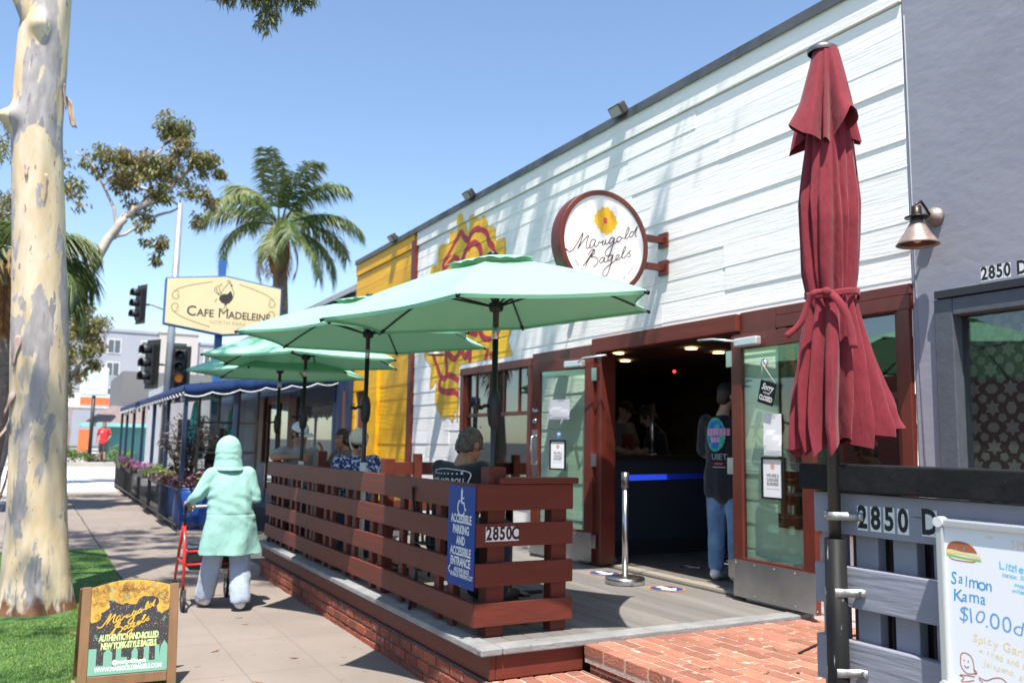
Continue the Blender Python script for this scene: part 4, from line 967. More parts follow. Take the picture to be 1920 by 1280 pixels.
# skirt below the tie, flaring to the right with looped hem
SL = [(0,0.088),(0.15,0.100),(0.5,0.135),(0.85,0.165),(1.0,0.163)]; SRr = [(0,0.080),(0.15,0.10),(0.4,0.145),(0.7,0.200),(1.0,0.246)]; SF = [(0,0.08),(0.4,0.11),(1.0,0.13)]
def skirtfold(theta, t):
    v = 0.0
    for c, wdt, k in ((0.42,0.10,0.7),(0.86,0.09,0.8),(1.25,0.10,0.9),(1.62,0.10,1.25),(2.25,0.14,1.25),(2.72,0.10,1.0),(3.2,0.12,1.0),(3.9,0.16,1.0),(4.6,0.16,1.0),(5.3,0.16,1.0),(5.9,0.14,1.0)):
        d = abs((theta-c+0.06*sin(4*t+c)+pi) % (2*pi)-pi); v += k*math.exp(-(d/(wdt*(1+0.5*t)))**2)
    return v+0.20*mnoise.noise(V((cos(theta)*5, sin(theta)*5, t*2.5+9)))+0.10*mnoise.noise(V((cos(theta)*13, sin(theta)*13, t*4)))
def skirthem(th):
    th = th % (2*pi)
    pts = [(0,0.11),(0.3,0.105),(0.6,0.07),(0.86,0.08),(1.1,0.03),(1.3,0.05),(1.55,0.07),(1.75,0.05),(2.0,0.0),(2.25,0.07),(2.5,0.0),(2.72,0.05),(2.95,0.0),(3.2,0.04),(3.6,0.0),(4.0,0.06),(4.6,0.02),(5.2,0.06),(5.9,0.04),(6.283,0.10)]
    return interp(pts, th)
mb = MB(); mb.grid(lambda a,q: cloth(a*2*pi, q, 2.118, 1.535, SL, SRr, SF, lambda t: 0.10+0.46*t, skirtfold, skirthem), 260, 64, wrap=True)
sk_ = mb.build('canopy_skirt', M_BURG, cu)
# wind flap at the top
VL = [(0,0.046),(0.3,0.075),(0.6,0.105),(0.85,0.135),(1.0,0.150)]; VR_ = [(0,0.046),(0.3,0.068),(0.6,0.088),(0.85,0.104),(1.0,0.118)]; VF = [(0,0.052),(0.5,0.10),(1.0,0.145)]
def vfold(theta, t):
    v = 0
    for c, wdt, k in ((0.35,0.13,0.8),(0.75,0.10,0.9),(1.75,0.16,1.1),(2.15,0.10,0.9),(3.45,0.2,0.8),(4.2,0.2,1.0),(5.0,0.2,1.0),(5.8,0.2,1.0)):
        d = abs((theta-c+pi) % (2*pi)-pi); v += k*math.exp(-(d/wdt)**2)
    return v
def vhem(th):
    return interp([(0,-0.01),(0.35,0.0),(0.6,-0.03),(0.8,0.02),(1.05,0.075),(1.3,0.085),(1.55,0.02),(1.75,-0.03),(2.1,-0.025),(2.5,0.0),(2.9,0.045),(3.1,0.062),(3.4,0.03),(3.8,-0.03),(4.5,0.03),(5.2,-0.02),(5.8,0.02),(6.283,-0.01)], th % (2*pi))
mb = MB(); mb.grid(lambda a,q: cloth(a*2*pi, q, 3.038, 2.69, VL, VR_, VF, lambda t: 0.05+0.52*t, vfold, vhem), 200, 40, wrap=True)
mb.build('wind_flap', M_BURG, cu)
# tie strap
mb = MB(); mb.grid(lambda a,q: V((PX,PY,2.098+0.026*q+0.008*sin(a*4*pi)))+DR*((0.094)*cos(a*2*pi)+0.012)+DF*0.094*sin(a*2*pi), 40, 3, wrap=True)
kn = V((PX,PY,2.108))+DR*-0.045+DF*0.093
def strap(pts, w0):
    pts = smoothpts(pts, 5); vs = []
    for i, p in enumerate(pts):
        t = (V(pts[min(i+1,len(pts)-1)])-V(pts[max(i-1,0)])).normalized(); n = t.cross(DF).normalized()*w0/2
        vs += [V(p)+n, V(p)-n]
    mb.add(vs, [(2*i,2*i+1,2*i+3,2*i+2) for i in range(len(pts)-1)], smooth=True)
strap([kn+DF*0.01, kn+DR*-0.045+DF*0.012+V((0,0,-0.005)), kn+DR*-0.062+V((0,0,-0.04)), kn+DR*-0.09+V((0,0,-0.11)), kn+DR*-0.142+V((0,0,-0.158))], 0.022)
strap([kn+DF*0.012, kn+DR*0.03+DF*0.03+V((0,0,-0.03)), kn+DR*0.062+DF*0.037+V((0,0,-0.10)), kn+DR*0.075+DF*0.045+V((0,0,-0.2))], 0.028)
mb.lathe([(0,-0.018),(0.014,-0.012),(0.018,0),(0.013,0.012),(0,0.018)], kn+DF*0.008, DR, 10)
mb.build('tie_strap', M_BURG, cu, solid=0.002)

# ---------------------------------------------------------------- whiteboard on the grey fence
WX = 2.44
wb = thing('whiteboard', 'white menu board with marker drawings hung on the grey fence', 'whiteboard', (WX, 1.2, 1.0))
y0, y1, z0, z1 = 0.52, 1.722, 0.872, 1.356
mb = MB(); mb.b(WX+0.004, WX+0.016, y0, y1, z0, z1); mb.build('writing_surface', mat('whiteboard_white', (0.78,0.79,0.82), 0.18, coat=0.4), wb)
mb = MB(); mb.b(WX-0.008, WX+0.018, y1-0.022, y1+0.002, z0+0.001, z1-0.022); mb.b(WX-0.008, WX+0.018, y0, y1+0.002, z1-0.021, z1+0.002); mb.b(WX-0.008, WX+0.018, y0, y1+0.002, z0-0.022, z0); mb.build('frame', M_ALU, wb, bevel=0.005)
mb = MB()
for z in (z1-0.008, z0-0.008):
    mb = MB(); mb.tube([(WX-0.012,y1-0.010,z),(WX+0.02,y1-0.010,z)], 0.016, 16); mb.build('corner_clip', mat('clip_plastic', (0.6,0.61,0.62), 0.4), wb)
mb = MB(); mb.b(WX+0.019, GX-0.002, 1.5, 1.56, 1.30, 1.34); mb.b(WX+0.019, GX-0.002, 0.7, 0.76, 1.30, 1.34); mb.build('hanger', M_GALV, wb)
WP = Plane((WX+0.0038, 1.70, 1.354), (0,-1,0), (0,0,1))          # u to the right from the top left corner, v up
def S_(px, py): return ((px-105)/720*0.332, -(py-110)/720*0.293)   # crop pixels of the board to metres
K = ['marker_blue','marker_lightblue','marker_yellow','marker_orange','marker_rust','burger_bun','burger_green','marker_slate']
KC = [(0.02,0.28,0.55),(0.08,0.50,0.78),(0.85,0.62,0.22),(0.85,0.55,0.35),(0.45,0.10,0.04),(0.36,0.11,0.045),(0.25,0.5,0.06),(0.09,0.30,0.60)]
KM = [mat(n, c, 0.5) for n, c in zip(K, KC)]
mb = MB()
bun = [S_(*p) for p in ((120,325),(130,290),(160,265),(205,258),(255,265),(300,290),(325,330))]
mb.shape([tuple(p) for p in smoothpts(bun, 4)], WP, 0.0006, 5)
mb.shape([S_(110,322),S_(150,318),S_(230,330),S_(345,342),S_(350,362),S_(230,348),S_(115,345)], WP, 0.0010, 2)
mb.shape([S_(112,350),S_(230,364),S_(350,368),S_(352,385),S_(230,378),S_(112,368)], WP, 0.0012, 6)
mb.ribbon(smoothpts([S_(132,374),S_(160,390),S_(230,394),S_(300,392),S_(312,382)], 4), 0.003, WP, 0.0014, 4); mb.ribbon(smoothpts(bun, 4), 0.003, WP, 0.0014, 4)
mb.ribbon([S_(183,300),S_(181,322)], 0.005, WP, 0.002, 0); mb.ribbon([S_(238,298),S_(236,318)], 0.005, WP, 0.002, 0)
hr = random.Random(31)
def hand(tx, p, hgt, mi, sx=0.95, bold=0.0004, rot=-0.05):
    x, y = S_(*p)
    for ch in tx:       # every letter a little different, as written by hand
        k = hgt*hr.uniform(0.86,1.10); wd = hgt*sx*(0.25 if ch in 'il.,tI1' else 0.34 if ch in 'rJ ' else 0.70 if ch in 'mMwDG' else 0.48)
        if ch != ' ': text_mb(mb, ch, WP, (x+wd/2+hr.uniform(-0.02,0.02)*hgt, y+hr.uniform(-0.06,0.06)*hgt), k, sx*hr.uniform(0.85,1.05), bold-0.006*hgt, 'CENTER', 0.0008+0.00002*len(mb.f) % 0.0004, mi, rot+hr.uniform(-0.13,0.13), hr.uniform(-0.05,0.2))
        x += wd; y += rot*wd
hand('SPECIALS', (545,235), 0.040, 3, 0.9, -0.0002); hand('~', (390,205), 0.04, 3)
hand('Little Rio', (465,392), 0.032, 1, 1.15, 0.0004); hand('Inside: Double Beef', (485,452), 0.016, 1, 1.0); hand('pepper Jack', (560,508), 0.015, 1, 1); hand('grilled onions', (540,550), 0.015, 1, 1)
hand('Salmon', (135,525), 0.050, 0, 0.92, 0.0004, -0.08); hand('Kama', (155,645), 0.050, 0, 0.95, 0.0004, -0.04)
hand('$10.00dlls', (178,775), 0.060, 7, 1.12, -0.0003, -0.07)
hand('Spicy Garlic', (270,925), 0.034, 2, 1.05, 0.0, -0.10); hand('+ fried and tossed', (310,1012), 0.024, 2, 1.05, 0.0, -0.10); hand('Jalapeno, garlic', (335,1090), 0.024, 2, 1.05, 0.0, -0.12)
for pts in ([(180,1090),(190,1060),(215,1048),(250,1060),(268,1100),(272,1160),(285,1185)], [(185,1085),(180,1130),(195,1170),(225,1190),(262,1182),(290,1170),(270,1150)], [(205,1138),(222,1150),(238,1138)], [(275,1200),(215,1205),(170,1215),(200,1225),(180,1255),(215,1250),(270,1225)],
            [(300,1195),(350,1205),(400,1175),(450,1165),(485,1195),(495,1240),(470,1270),(420,1275),(370,1265),(340,1240),(300,1205)], [(400,1210),(398,1235),(415,1252)], [(205,1095),(207,1108)], [(235,1095),(233,1110)], [(430,1200),(432,1212)]):
    mb.ribbon(smoothpts([S_(*p) for p in pts], 4), 0.0028, WP, 0.0012, 4)
mb.build('marker_writing', KM, wb)

# ---------------------------------------------------------------- sandwich board
ab = thing('sandwich_board', 'wooden A-frame board with dark poster, yellow flowers and lettering, standing on the turf', 'sandwich board', (0.57, 6.05, 0.016))
# front face leans back: local plane with u to the right and v up
AU = V((0.56,-0.035,0)).normalized(); AV = V((0.0,0.20,0.98)).normalized()
AO = V((0.288, 5.96, 0.018))
ABP = Plane(AO, AU, AV); ABP.base = -0.006; ABP.k = 0.3; AW, AH = 0.565, 0.655; M_OAK = mat('oak_frame', (0.24,0.125,0.055), 0.6, (0.17,0.085,0.035), 9, bump=0.2, bscale=30, stretch=(1.0,1.0,0.12))
def face(P, named):
    mb = MB()
    for a, c, d, e in ((0,0.055,-0.0,AH-0.035),(AW-0.055,AW,-0.0,AH-0.035),(0.056,AW-0.056,0.03,0.09)): mb.prism([(a,d),(c,d),(c,e),(a,e)], P.at((0,0),-0.022), P.u, P.v, P.n*0.022)
    mb.build('frame', M_OAK, ab, bevel=0.004)
    arc = [(0.052+(AW-0.104)*k/16, AH-0.04+0.045*sin(pi*k/16)) for k in range(17)]
    mb = MB(); mb.prism([(0.052,0.091),(AW-0.052,0.091)]+arc[::-1], P.at((0,0),-0.016), P.u, P.v, P.n*0.010)
    return mb.build('poster_panel', mat('poster_dark', (0.035,0.03,0.032), 0.55), ab)
face(ABP, 1)
BBP = Plane(AO+V((0.56,0.42,-0.035))+AU*0.0, -AU, V((0.0,-0.20,0.98))); face(BBP, 2)
mb = MB(); mb.tube([ABP.at((0.0,0.25),-0.02), BBP.at((AW,0.25),-0.02)], 0.003, 6); mb.tube([ABP.at((AW,0.25),-0.02), BBP.at((0,0.25),-0.02)], 0.003, 6); mb.build('hinge_cord', M_BLACK, ab)
def A_(px, py):   # poster crop pixels to board metres
    lf = 185-(py-160)*0.083; rt = 1118-(py-130)*0.052; fr = (px-lf)/(rt-lf)
    return (0.0535+fr*(AW-0.107), (AH-0.04)-(py+0.045*(px-600)-141)/1069*(AH-0.131))
mb = MB(); r = random.Random(3)
top = [A_(*p) for p in ((152,560),(165,592),(225,580),(275,545),(285,470),(330,452),(385,405),(375,318),(430,312),(470,345),(525,368),(585,345),(635,368),(700,362),(742,295),(795,262),(860,268),(905,260),(972,292),(978,345),(945,395),(958,455),(1010,480),(1075,440),(1104,400))]
arc = [(AW-0.053-(AW-0.106)*k/12, AH-0.042+0.043*sin(pi*k/12)) for k in range(13)]
mb.shape([tuple(p) for p in top]+arc, ABP, -0.0052, 0)
def inside_top(u, v): return inpoly(u, v, [tuple(p) for p in top]+arc)
for _ in range(260):
    c = (r.uniform(0.055,AW-0.055), r.uniform(0.36,0.69)); R_ = r.uniform(0.012,0.042)
    for q in range(2,6):
        rr = R_*q/5; st_ = r.uniform(0,6); pp = [(c[0]+rr*(1+0.08*sin(5*t+q))*cos(t), c[1]+rr*(1+0.08*cos(4*t))*sin(t)) for t in [st_+0.3*k for k in range(17)]]
        run = [p for p in pp if inside_top(*p)]
        if len(run) == len(pp): mb.ribbon(run, 0.0016, ABP, -0.0045, 1)
for _ in range(620):
    c = (r.uniform(0.058,AW-0.058), r.uniform(0.12,0.54))
    if not inside_top(*c): mb.disc(c, r.uniform(0.0009,0.0022), ABP, -0.0050, 0 if r.random() < 0.6 else 4, 6)
sky = [(0.056,0.095),(0.056,0.25),(0.10,0.25),(0.10,0.15),(0.14,0.15),(0.14,0.22),(0.165,0.25),(0.19,0.22),(0.19,0.14),(0.21,0.14),(0.21,0.25),(0.24,0.25),(0.24,0.19),(0.275,0.19),(0.275,0.15),(0.30,0.15),(0.30,0.22),(0.318,0.25),(0.335,0.22),(0.335,0.15),(0.37,0.15),(0.37,0.24),(0.40,0.245),(0.40,0.16),(0.435,0.16),(0.435,0.25),(0.46,0.25),(0.46,0.18),(0.468,0.24),(0.487,0.275),(0.508,0.245),(0.508,0.095)]
mb.shape(sky, ABP, -0.0050, 2)
for (a, b, s1) in ((0.085,0.33,1),(0.165,0.55,1),(0.245,0.565,1),(0.335,0.475,1),(0.475,0.56,-1),(0.49,0.42,-1),(0.16,0.61,1),(0.405,0.628,1)):
    for k in range(3): mb.shape([(a+0.006*k*s1,b-0.009*k),(a+0.006*k*s1+0.013*s1,b-0.009*k+0.004),(a+0.006*k*s1+0.004*s1,b-0.009*k-0.004)], ABP, -0.0040, 2); mb.shape([(a+0.006*k*s1,b-0.009*k),(a+0.006*k*s1-0.004*s1,b-0.009*k-0.014),(a+0.006*k*s1+0.004*s1,b-0.009*k-0.006)], ABP, -0.0040, 2)
mb.build('poster_art', [mat('poster_yellow', (0.56,0.30,0.035), 0.6, (0.62,0.36,0.06), 30), mat('poster_brown', (0.25,0.12,0.03), 0.5), mat('poster_teal', (0.17,0.36,0.27), 0.6), mat('poster_lime', (0.52,0.62,0.25), 0.6), mat('poster_cream', (0.7,0.62,0.5), 0.5)], ab)
mb = MB(); script_lettering(mb, ABP, (A_(600,510)[0], A_(600,510)[1]), 0.185, 0.0060, -0.0032, 0.05, 0.98); mb.build('script_lettering', mat('poster_yellow2', (0.70,0.40,0.03), 0.6), ab)
mb = MB(); text_mb(mb, 'AUTHENTIC HAND-ROLLED', ABP, (A_(605,770)[0],A_(605,765)[1]), 0.052, 0.56, 0.0028, h=-0.0036, shear=0.12, space=0.9, rot=0.012); text_mb(mb, 'NEW YORK-STYLE BAGELS', ABP, (A_(600,855)[0],A_(600,862)[1]), 0.052, 0.56, 0.0028, h=-0.0036, shear=0.12, space=0.9, rot=0.012)
mb.build('slogan_lettering', mat('poster_lime', (0.52,0.62,0.25), 0.6), ab)
mb = MB(); text_mb(mb, '@marigoldbagels', ABP, (A_(600,1062)[0],A_(600,1062)[1]), 0.034, 0.82, 0.0012, h=-0.0036); text_mb(mb, 'WWW.MARIGOLDBAGELS.COM', ABP, (A_(590,1140)[0],A_(590,1140)[1]), 0.036, 0.74, 0.0014, h=-0.0036)
mb.build('web_lettering', M_STICK, ab)
# dry leaves scattered about
r = random.Random(11); M_LEAFD = mat('dry_leaf', (0.20,0.085,0.05), 0.8, (0.28,0.16,0.09), 30)
for k in range(16):
    x, y, z = ((r.uniform(1.1,2.2), r.uniform(5.7,9.2), 0.002) if k < 8 else (r.uniform(0.0,0.9), r.uniform(5.6,8.0), 0.035) if k < 11 else (r.uniform(3.1,4.6), r.uniform(3.4,4.4), 0.366))
    a = r.uniform(0,6.28); L, W_ = r.uniform(0.05,0.09), r.uniform(0.008,0.014); d = V((cos(a),sin(a),0)); n = V((-sin(a),cos(a),0))
    mb = MB(); mb.grid(lambda u_, v_: V((x,y,z))+d*(L*u_)+n*(W_*(v_-0.5)*2*sin(pi*min(max(u_,0.02),0.98)))+V((0,0,0.012*u_*u_+0.004*abs(v_-0.5))), 6, 2)
    tag(mb.build('fallen_leaf', M_LEAFD, None), 'dry narrow brown leaf lying on the '+('sidewalk' if k < 8 else 'turf' if k < 11 else 'brick paving'), 'leaf', 'dry leaves scattered on the '+('sidewalk' if k < 8 else 'turf' if k < 11 else 'brick paving'))
mb = MB(); mb.tube(smoothpts([(4.0,3.75,0.37),(4.4,3.9,0.372),(4.75,3.95,0.37),(4.9,3.9,0.37)], 5), 0.008, 8); tag(mb.build('power_cable', M_BLACK), 'short black cable lying on the bricks by the door plate', 'cable')
# ---------------------------------------------------------------- trees
def bark_material():
    m = bpy.data.materials.new('eucalyptus_bark'); m.use_nodes = True; t = m.node_tree; N = t.nodes; L = t.links; p = N['Principled BSDF']; p.inputs['Roughness'].default_value = 0.75
    tc = N.new('ShaderNodeTexCoord'); mp = N.new('ShaderNodeMapping'); mp.inputs['Scale'].default_value = (3.2,3.2,1.0); L.new(tc.outputs['Object'], mp.inputs[0])
    def nz(scale, det, off=0, rough=0.55):
        mm = N.new('ShaderNodeMapping'); mm.inputs['Location'].default_value = (off,off,off); L.new(mp.outputs[0], mm.inputs[0])
        n = N.new('ShaderNodeTexNoise'); n.inputs['Scale'].default_value = scale; n.inputs['Detail'].default_value = det; n.inputs['Roughness'].default_value = rough; n.inputs['Distortion'].default_value = 0.35
        L.new(mm.outputs[0], n.inputs['Vector']); return n.outputs['Fac']
    def step(f, a, b):
        r = N.new('ShaderNodeMapRange'); r.inputs['From Min'].default_value = a; r.inputs['From Max'].default_value = b; L.new(f, r.inputs['Value']); return r.outputs[0]
    def mixc(f, a, b):
        x = N.new('ShaderNodeMix'); x.data_type = 'RGBA'; L.new(f, x.inputs['Factor'])
        for k, v in (('A', a), ('B', b)):
            if isinstance(v, tuple): x.inputs[k].default_value = (*v, 1)
            else: L.new(v, x.inputs[k])
        return x.outputs['Result']
    cream = mixc(step(nz(2.5,4,9), 0.35, 0.65), (0.58,0.44,0.26), (0.66,0.56,0.41))
    grey = mixc(step(nz(5,5,3), 0.4, 0.62), (0.30,0.27,0.265), (0.40,0.37,0.36))
    c = mixc(step(nz(1.45,5,0,0.6), 0.53, 0.545), cream, grey)
    c = mixc(step(nz(3.6,4,21), 0.655, 0.665), c, (0.24,0.22,0.22))
    c = mixc(step(nz(7.0,3,33), 0.715, 0.725), c, (0.28,0.13,0.08))
    # rough brown bark left at the foot
    sx = N.new('ShaderNodeSeparateXYZ'); L.new(tc.outputs['Object'], sx.inputs[0])
    ad = N.new('ShaderNodeMath'); ad.operation = 'MULTIPLY_ADD'; ad.inputs[1].default_value = 0.55; L.new(nz(4,5,5), ad.inputs[0]); L.new(sx.outputs['Z'], ad.inputs[2])
    f = N.new('ShaderNodeMapRange'); f.inputs['From Min'].default_value = 0.42; f.inputs['From Max'].default_value = 0.33; L.new(ad.outputs[0], f.inputs['Value'])
    c = mixc(f.outputs[0], c, (0.17,0.075,0.035)); L.new(c, p.inputs['Base Color'])
    b = N.new('ShaderNodeBump'); b.inputs['Strength'].default_value = 0.35; b.inputs['Distance'].default_value = 0.03; L.new(nz(3.0,8,2), b.inputs['Height']); L.new(b.outputs[0], p.inputs['Normal'])
    return m
M_BARK = bark_material()
M_PALEB = mat('pale_branch_bark', (0.52,0.44,0.37), 0.75, (0.34,0.29,0.26), 3, bump=0.2, bscale=12)
def leafmat(n, c, c2, tr=0.3): return mat(n, c, 0.5, c2, 0.9, 0.38, 0.62, island=0.45, trans=tr)
M_EUC = leafmat('eucalyptus_leaf', (0.085,0.11,0.03), (0.14,0.125,0.045))
M_EUCF = leafmat('olive_leaf', (0.17,0.19,0.05), (0.27,0.21,0.085), 0.4)
M_PALM = leafmat('palm_leaflet', (0.085,0.15,0.035), (0.20,0.23,0.08), 0.3)
M_PALMD = leafmat('dead_palm_leaflet', (0.42,0.21,0.035), (0.30,0.12,0.03), 0.2)
M_PTRUNK = mat('palm_trunk', (0.24,0.19,0.15), 0.85, (0.14,0.11,0.085), 5, bump=0.5, bscale=10, stretch=(1,1,3))
def leaf_clump(mb, c, rad, n, L, W, r, droop=0.6, flat=0.75, skip=None):
    c = V(c)
    for _ in range(n):
        d = V((r.gauss(0,1), r.gauss(0,1), r.gauss(0,1))).normalized()*(rad*r.random()**0.45); d.z *= flat
        p = c+d
        if skip and skip(p): continue
        a = r.uniform(0,2*pi); t = V((cos(a)*(1-droop), sin(a)*(1-droop), -droop*r.uniform(0.3,1.2)+0.15*r.gauss(0,1))).normalized()
        s_ = t.cross(V((r.gauss(0,1),r.gauss(0,1),r.gauss(0,1)))).normalized(); l = L*r.uniform(0.6,1.3); w_ = W*r.uniform(0.7,1.2)
        mb.add([p, p+t*l*0.5+s_*w_, p+t*l+V((0,0,-0.1*l)), p+t*l*0.5-s_*w_], [(0,1,2,3)])
def limb(mb, pts, r0, r1, seg=8, n=5, jit=0.0, r=None):
    q = smoothpts(pts, n); m = len(q)
    if jit: q = [V(p)+V((r.gauss(0,jit),r.gauss(0,jit),r.gauss(0,jit))) if 0 < i < m-1 else V(p) for i, p in enumerate(q)]
    mb.tube(q, [r0+(r1-r0)*i/(m-1) for i in range(m)], seg)
    return q
r = random.Random(21)
# the near gum tree
et = thing('eucalyptus_tree', 'large mottled gum tree with peeling cream and grey bark on the turf strip', 'tree', (0.03, 8.95, 0))
TC = [(0.045,0.0),(0.035,0.4),(-0.03,1.64),(-0.175,3.4),(-0.25,4.4),(-0.262,5.2),(-0.26,6.0),(-0.22,7.2)]
def tx(z): return interp([(b, a) for a, b in TC], z)
def trad(z): return interp([(0,0.335),(0.08,0.305),(0.3,0.278),(0.8,0.252),(1.64,0.240),(3.4,0.218),(5.2,0.205),(7.2,0.18)], z)
def trunk_pt(a, q):
    z = -0.05+7.25*q; th = 2*pi*a; n = mnoise.noise(V((cos(th)*0.9, sin(th)*0.9, z*0.5)))*0.028+mnoise.noise(V((cos(th)*2.5, sin(th)*2.5, z*1.7+7)))*0.010
    rr = trad(max(z,0))+n
    if z < 0.5: rr += 0.035*(0.5-z)*max(0, cos(3*th+0.6))
    for (kz, ka, kh, ks, kr) in ((4.46,3.55,0.13,0.085,0.45),(5.36,4.5,0.08,0.11,0.40),(2.5,0.4,0.02,0.1,0.3)):
        d = abs((th-ka+pi) % (2*pi)-pi); rr += kh*math.exp(-((z-kz)/ks)**2-(d/kr)**2)
    return V((tx(max(z,0))+rr*cos(th), 8.95+rr*sin(th), z))
mb = MB(); mb.grid(trunk_pt, 72, 260, wrap=True); mb.build('trunk', M_BARK, et)
mb = MB()
limb(mb, [(-0.22,8.95,7.1),(-0.1,8.9,8.2),(0.5,8.3,9.4),(1.5,7.4,10.4),(2.6,6.3,11.0)], 0.17, 0.06, 12)
limb(mb, [(-0.24,8.95,6.9),(-0.6,9.1,7.9),(-1.6,9.6,9.3),(-2.6,10.4,10.6)], 0.14, 0.05, 12)
limb(mb, [(-0.30,8.92,5.25),(-0.62,8.8,5.85),(-1.3,8.5,6.8),(-2.2,8.0,7.8)], 0.085, 0.04, 12)
limb(mb, [(0.1,8.7,8.8),(0.5,9.4,9.8),(1.0,10.8,10.8),(1.4,12,11.4)], 0.10, 0.03, 10)
limb(mb, [(0.6,8.2,9.5),(1.1,8.3,8.4),(1.5,8.45,7.3),(1.72,8.5,6.2)], 0.03, 0.006, 6)
limb(mb, [(2.0,6.9,10.7),(3.1,6.4,11.2),(4.0,6.0,11.3)], 0.05, 0.02, 8); limb(mb, [(1.4,7.5,10.3),(2.4,8.2,10.9),(3.4,8.8,11.2)], 0.05, 0.02, 8)
mb.build('limbs', M_BARK, et)
def lights_trunk(p):      # gaps in the crown through which the sun reaches the upper trunk
    t = ((0.05-p.x)*SUN_DIR.x+(8.95-p.y)*SUN_DIR.y)/(SUN_DIR.x**2+SUN_DIR.y**2); z = p.z+t*SUN_DIR.z
    return t > 0 and 1.75 < z < 6.8 and math.hypot(p.x+t*SUN_DIR.x+0.12, p.y+t*SUN_DIR.y-8.95) < 0.42
_lc = leaf_clump
def leaf_clump(*a, **k): return _lc(*a, skip=lights_trunk, **k)
mb = MB()
# clumps: over the sidewalk beyond the turf, and a high loose spread reaching over the shop front
for (c, rad, n) in (((-2.4,8.8,9.8),1.2,420),((-1.5,10.6,10.6),1.2,420),((-2.6,7.2,8.6),0.9,260),
     ((0.2,10.5,10.6),0.9,230),((1.2,11.8,11.4),0.9,240),((-0.8,12.0,10.9),1.0,260),((-0.6,6.9,10.2),0.8,190),((-1.0,8.2,10.6),0.8,170),((-0.2,8.6,11.2),0.7,120),((-1.3,5.6,9.8),0.7,130),((0.4,9.6,11.6),0.6,80),((-2.6,4.9,8.4),0.8,210),((-3.0,6.2,9.4),0.9,240),
     ((2.9,6.2,11.1),0.75,95),((3.9,5.9,11.2),0.7,80),((2.4,8.3,10.9),0.7,80),((3.5,8.9,11.2),0.75,90),((3.3,4.6,10.8),0.6,50),((1.6,7.4,10.7),0.5,60),((3.0,7.4,9.6),0.45,34),((4.0,7.6,10.3),0.5,44),((2.9,10.4,10.6),0.7,80),((3.8,3.4,10.6),0.5,32)):
    leaf_clump(mb, c, rad, n, 0.17, 0.016, r, 0.75)
# drooping twigs that hang into the top of the picture
for (p, rad, n) in (((1.74,8.5,6.12),0.20,420),((1.55,8.45,6.05),0.17,330),((1.95,8.5,6.22),0.16,300),((1.72,8.48,5.88),0.13,230),((1.62,8.46,5.76),0.06,50),((1.70,8.45,5.70),0.045,26),((1.30,8.45,5.98),0.13,240),((1.14,8.4,5.99),0.11,150),((0.98,8.4,5.97),0.07,50),((2.12,8.5,6.20),0.10,150),((2.02,8.5,6.06),0.07,60),((1.80,8.5,6.30),0.25,260),((1.4,8.45,6.32),0.2,160)):
    leaf_clump(mb, p, rad, n, 0.095, 0.0075, r, 0.72, 0.8)
# small tight tufts over the shop front: their shadows streak down the boards
for _ in range(150):
    x, y, z = r.uniform(2.6,4.4), r.uniform(2.6,10.4), r.uniform(9.4,12.2)
    if y < 4.6 and r.random() < 0.65: continue
    leaf_clump(mb, (x,y,z), r.uniform(0.10,0.24), r.randint(30,80), 0.15, 0.019, r, 0.75)
for _ in range(230):     # the part of the crown that throws dappled shade on the pavement beyond the turf
    x, y, z = r.uniform(-2.4,0.2), r.uniform(5.4,12.2), r.uniform(9.0,11.6)
    if (x+2.25*z/10) > 0.9 and (y+3.8*z/10) < 9.6: continue
    leaf_clump(mb, (x,y,z), r.uniform(0.12,0.28), r.randint(50,110), 0.16, 0.019, r, 0.7)
for _ in range(14):
    x, y, z = r.uniform(-3.2,-1.6), r.uniform(2.4,5.4), r.uniform(7.6,9.4)
    leaf_clump(mb, (x,y,z), r.uniform(0.14,0.3), r.randint(60,120), 0.16, 0.019, r, 0.7)
mb.build('crown', M_EUC, et)
leaf_clump = _lc
mb = MB()   # strips of bark peeling off
for (z, a, L, w_, out, tw) in ((4.88,-0.4,0.25,0.02,0.03,0.3),(3.95,-1.25,0.26,0.012,0.012,0.2),(4.02,-1.95,0.11,0.022,0.02,0.3),(2.45,-2.35,0.26,0.035,0.03,0.4),(2.00,-2.6,0.25,0.05,0.06,0.6),(1.72,3.3,0.24,0.07,0.10,0.6),(1.25,2.9,0.26,0.03,0.05,0.5),(3.3,0.1,0.3,0.010,0.015,0.2)):
    rr = trad(z)+0.006
    def pe(u_, v_, z=z, a=a, L=L, w_=w_, out=out, rr=rr, tw=tw):
        wd = w_*(1-0.85*u_*u_)*(1+0.35*sin(9*u_+3*a)); th = a+(v_-0.5)*wd/rr*2; o_ = out*u_**1.5
        o_ += (v_-0.5)*tw*wd*u_
        return V((tx(z)+(rr+o_)*cos(th), 8.95+(rr+o_)*sin(th), z-L*u_+0.03*sin(7*v_+a)*u_))
    mb.grid(pe, 10, 4)
mb.grid(lambda u_, v_: V((tx(4.7)+0.205+(0.165*u_+0.02*sin(5*u_))*(0.55+0.45*v_)-0.02*v_, 8.93+0.03*sin(4*u_+2*v_), 4.78-0.30*u_+(0.11*sin(pi*min(1,u_*0.9+0.12))*(1-0.35*u_))*(v_-0.5)*1.3)), 10, 5)
mb.build('peeling_bark', mat('bark_strip', (0.52,0.40,0.33), 0.8, (0.36,0.22,0.16), 8), et, solid=0.0015)

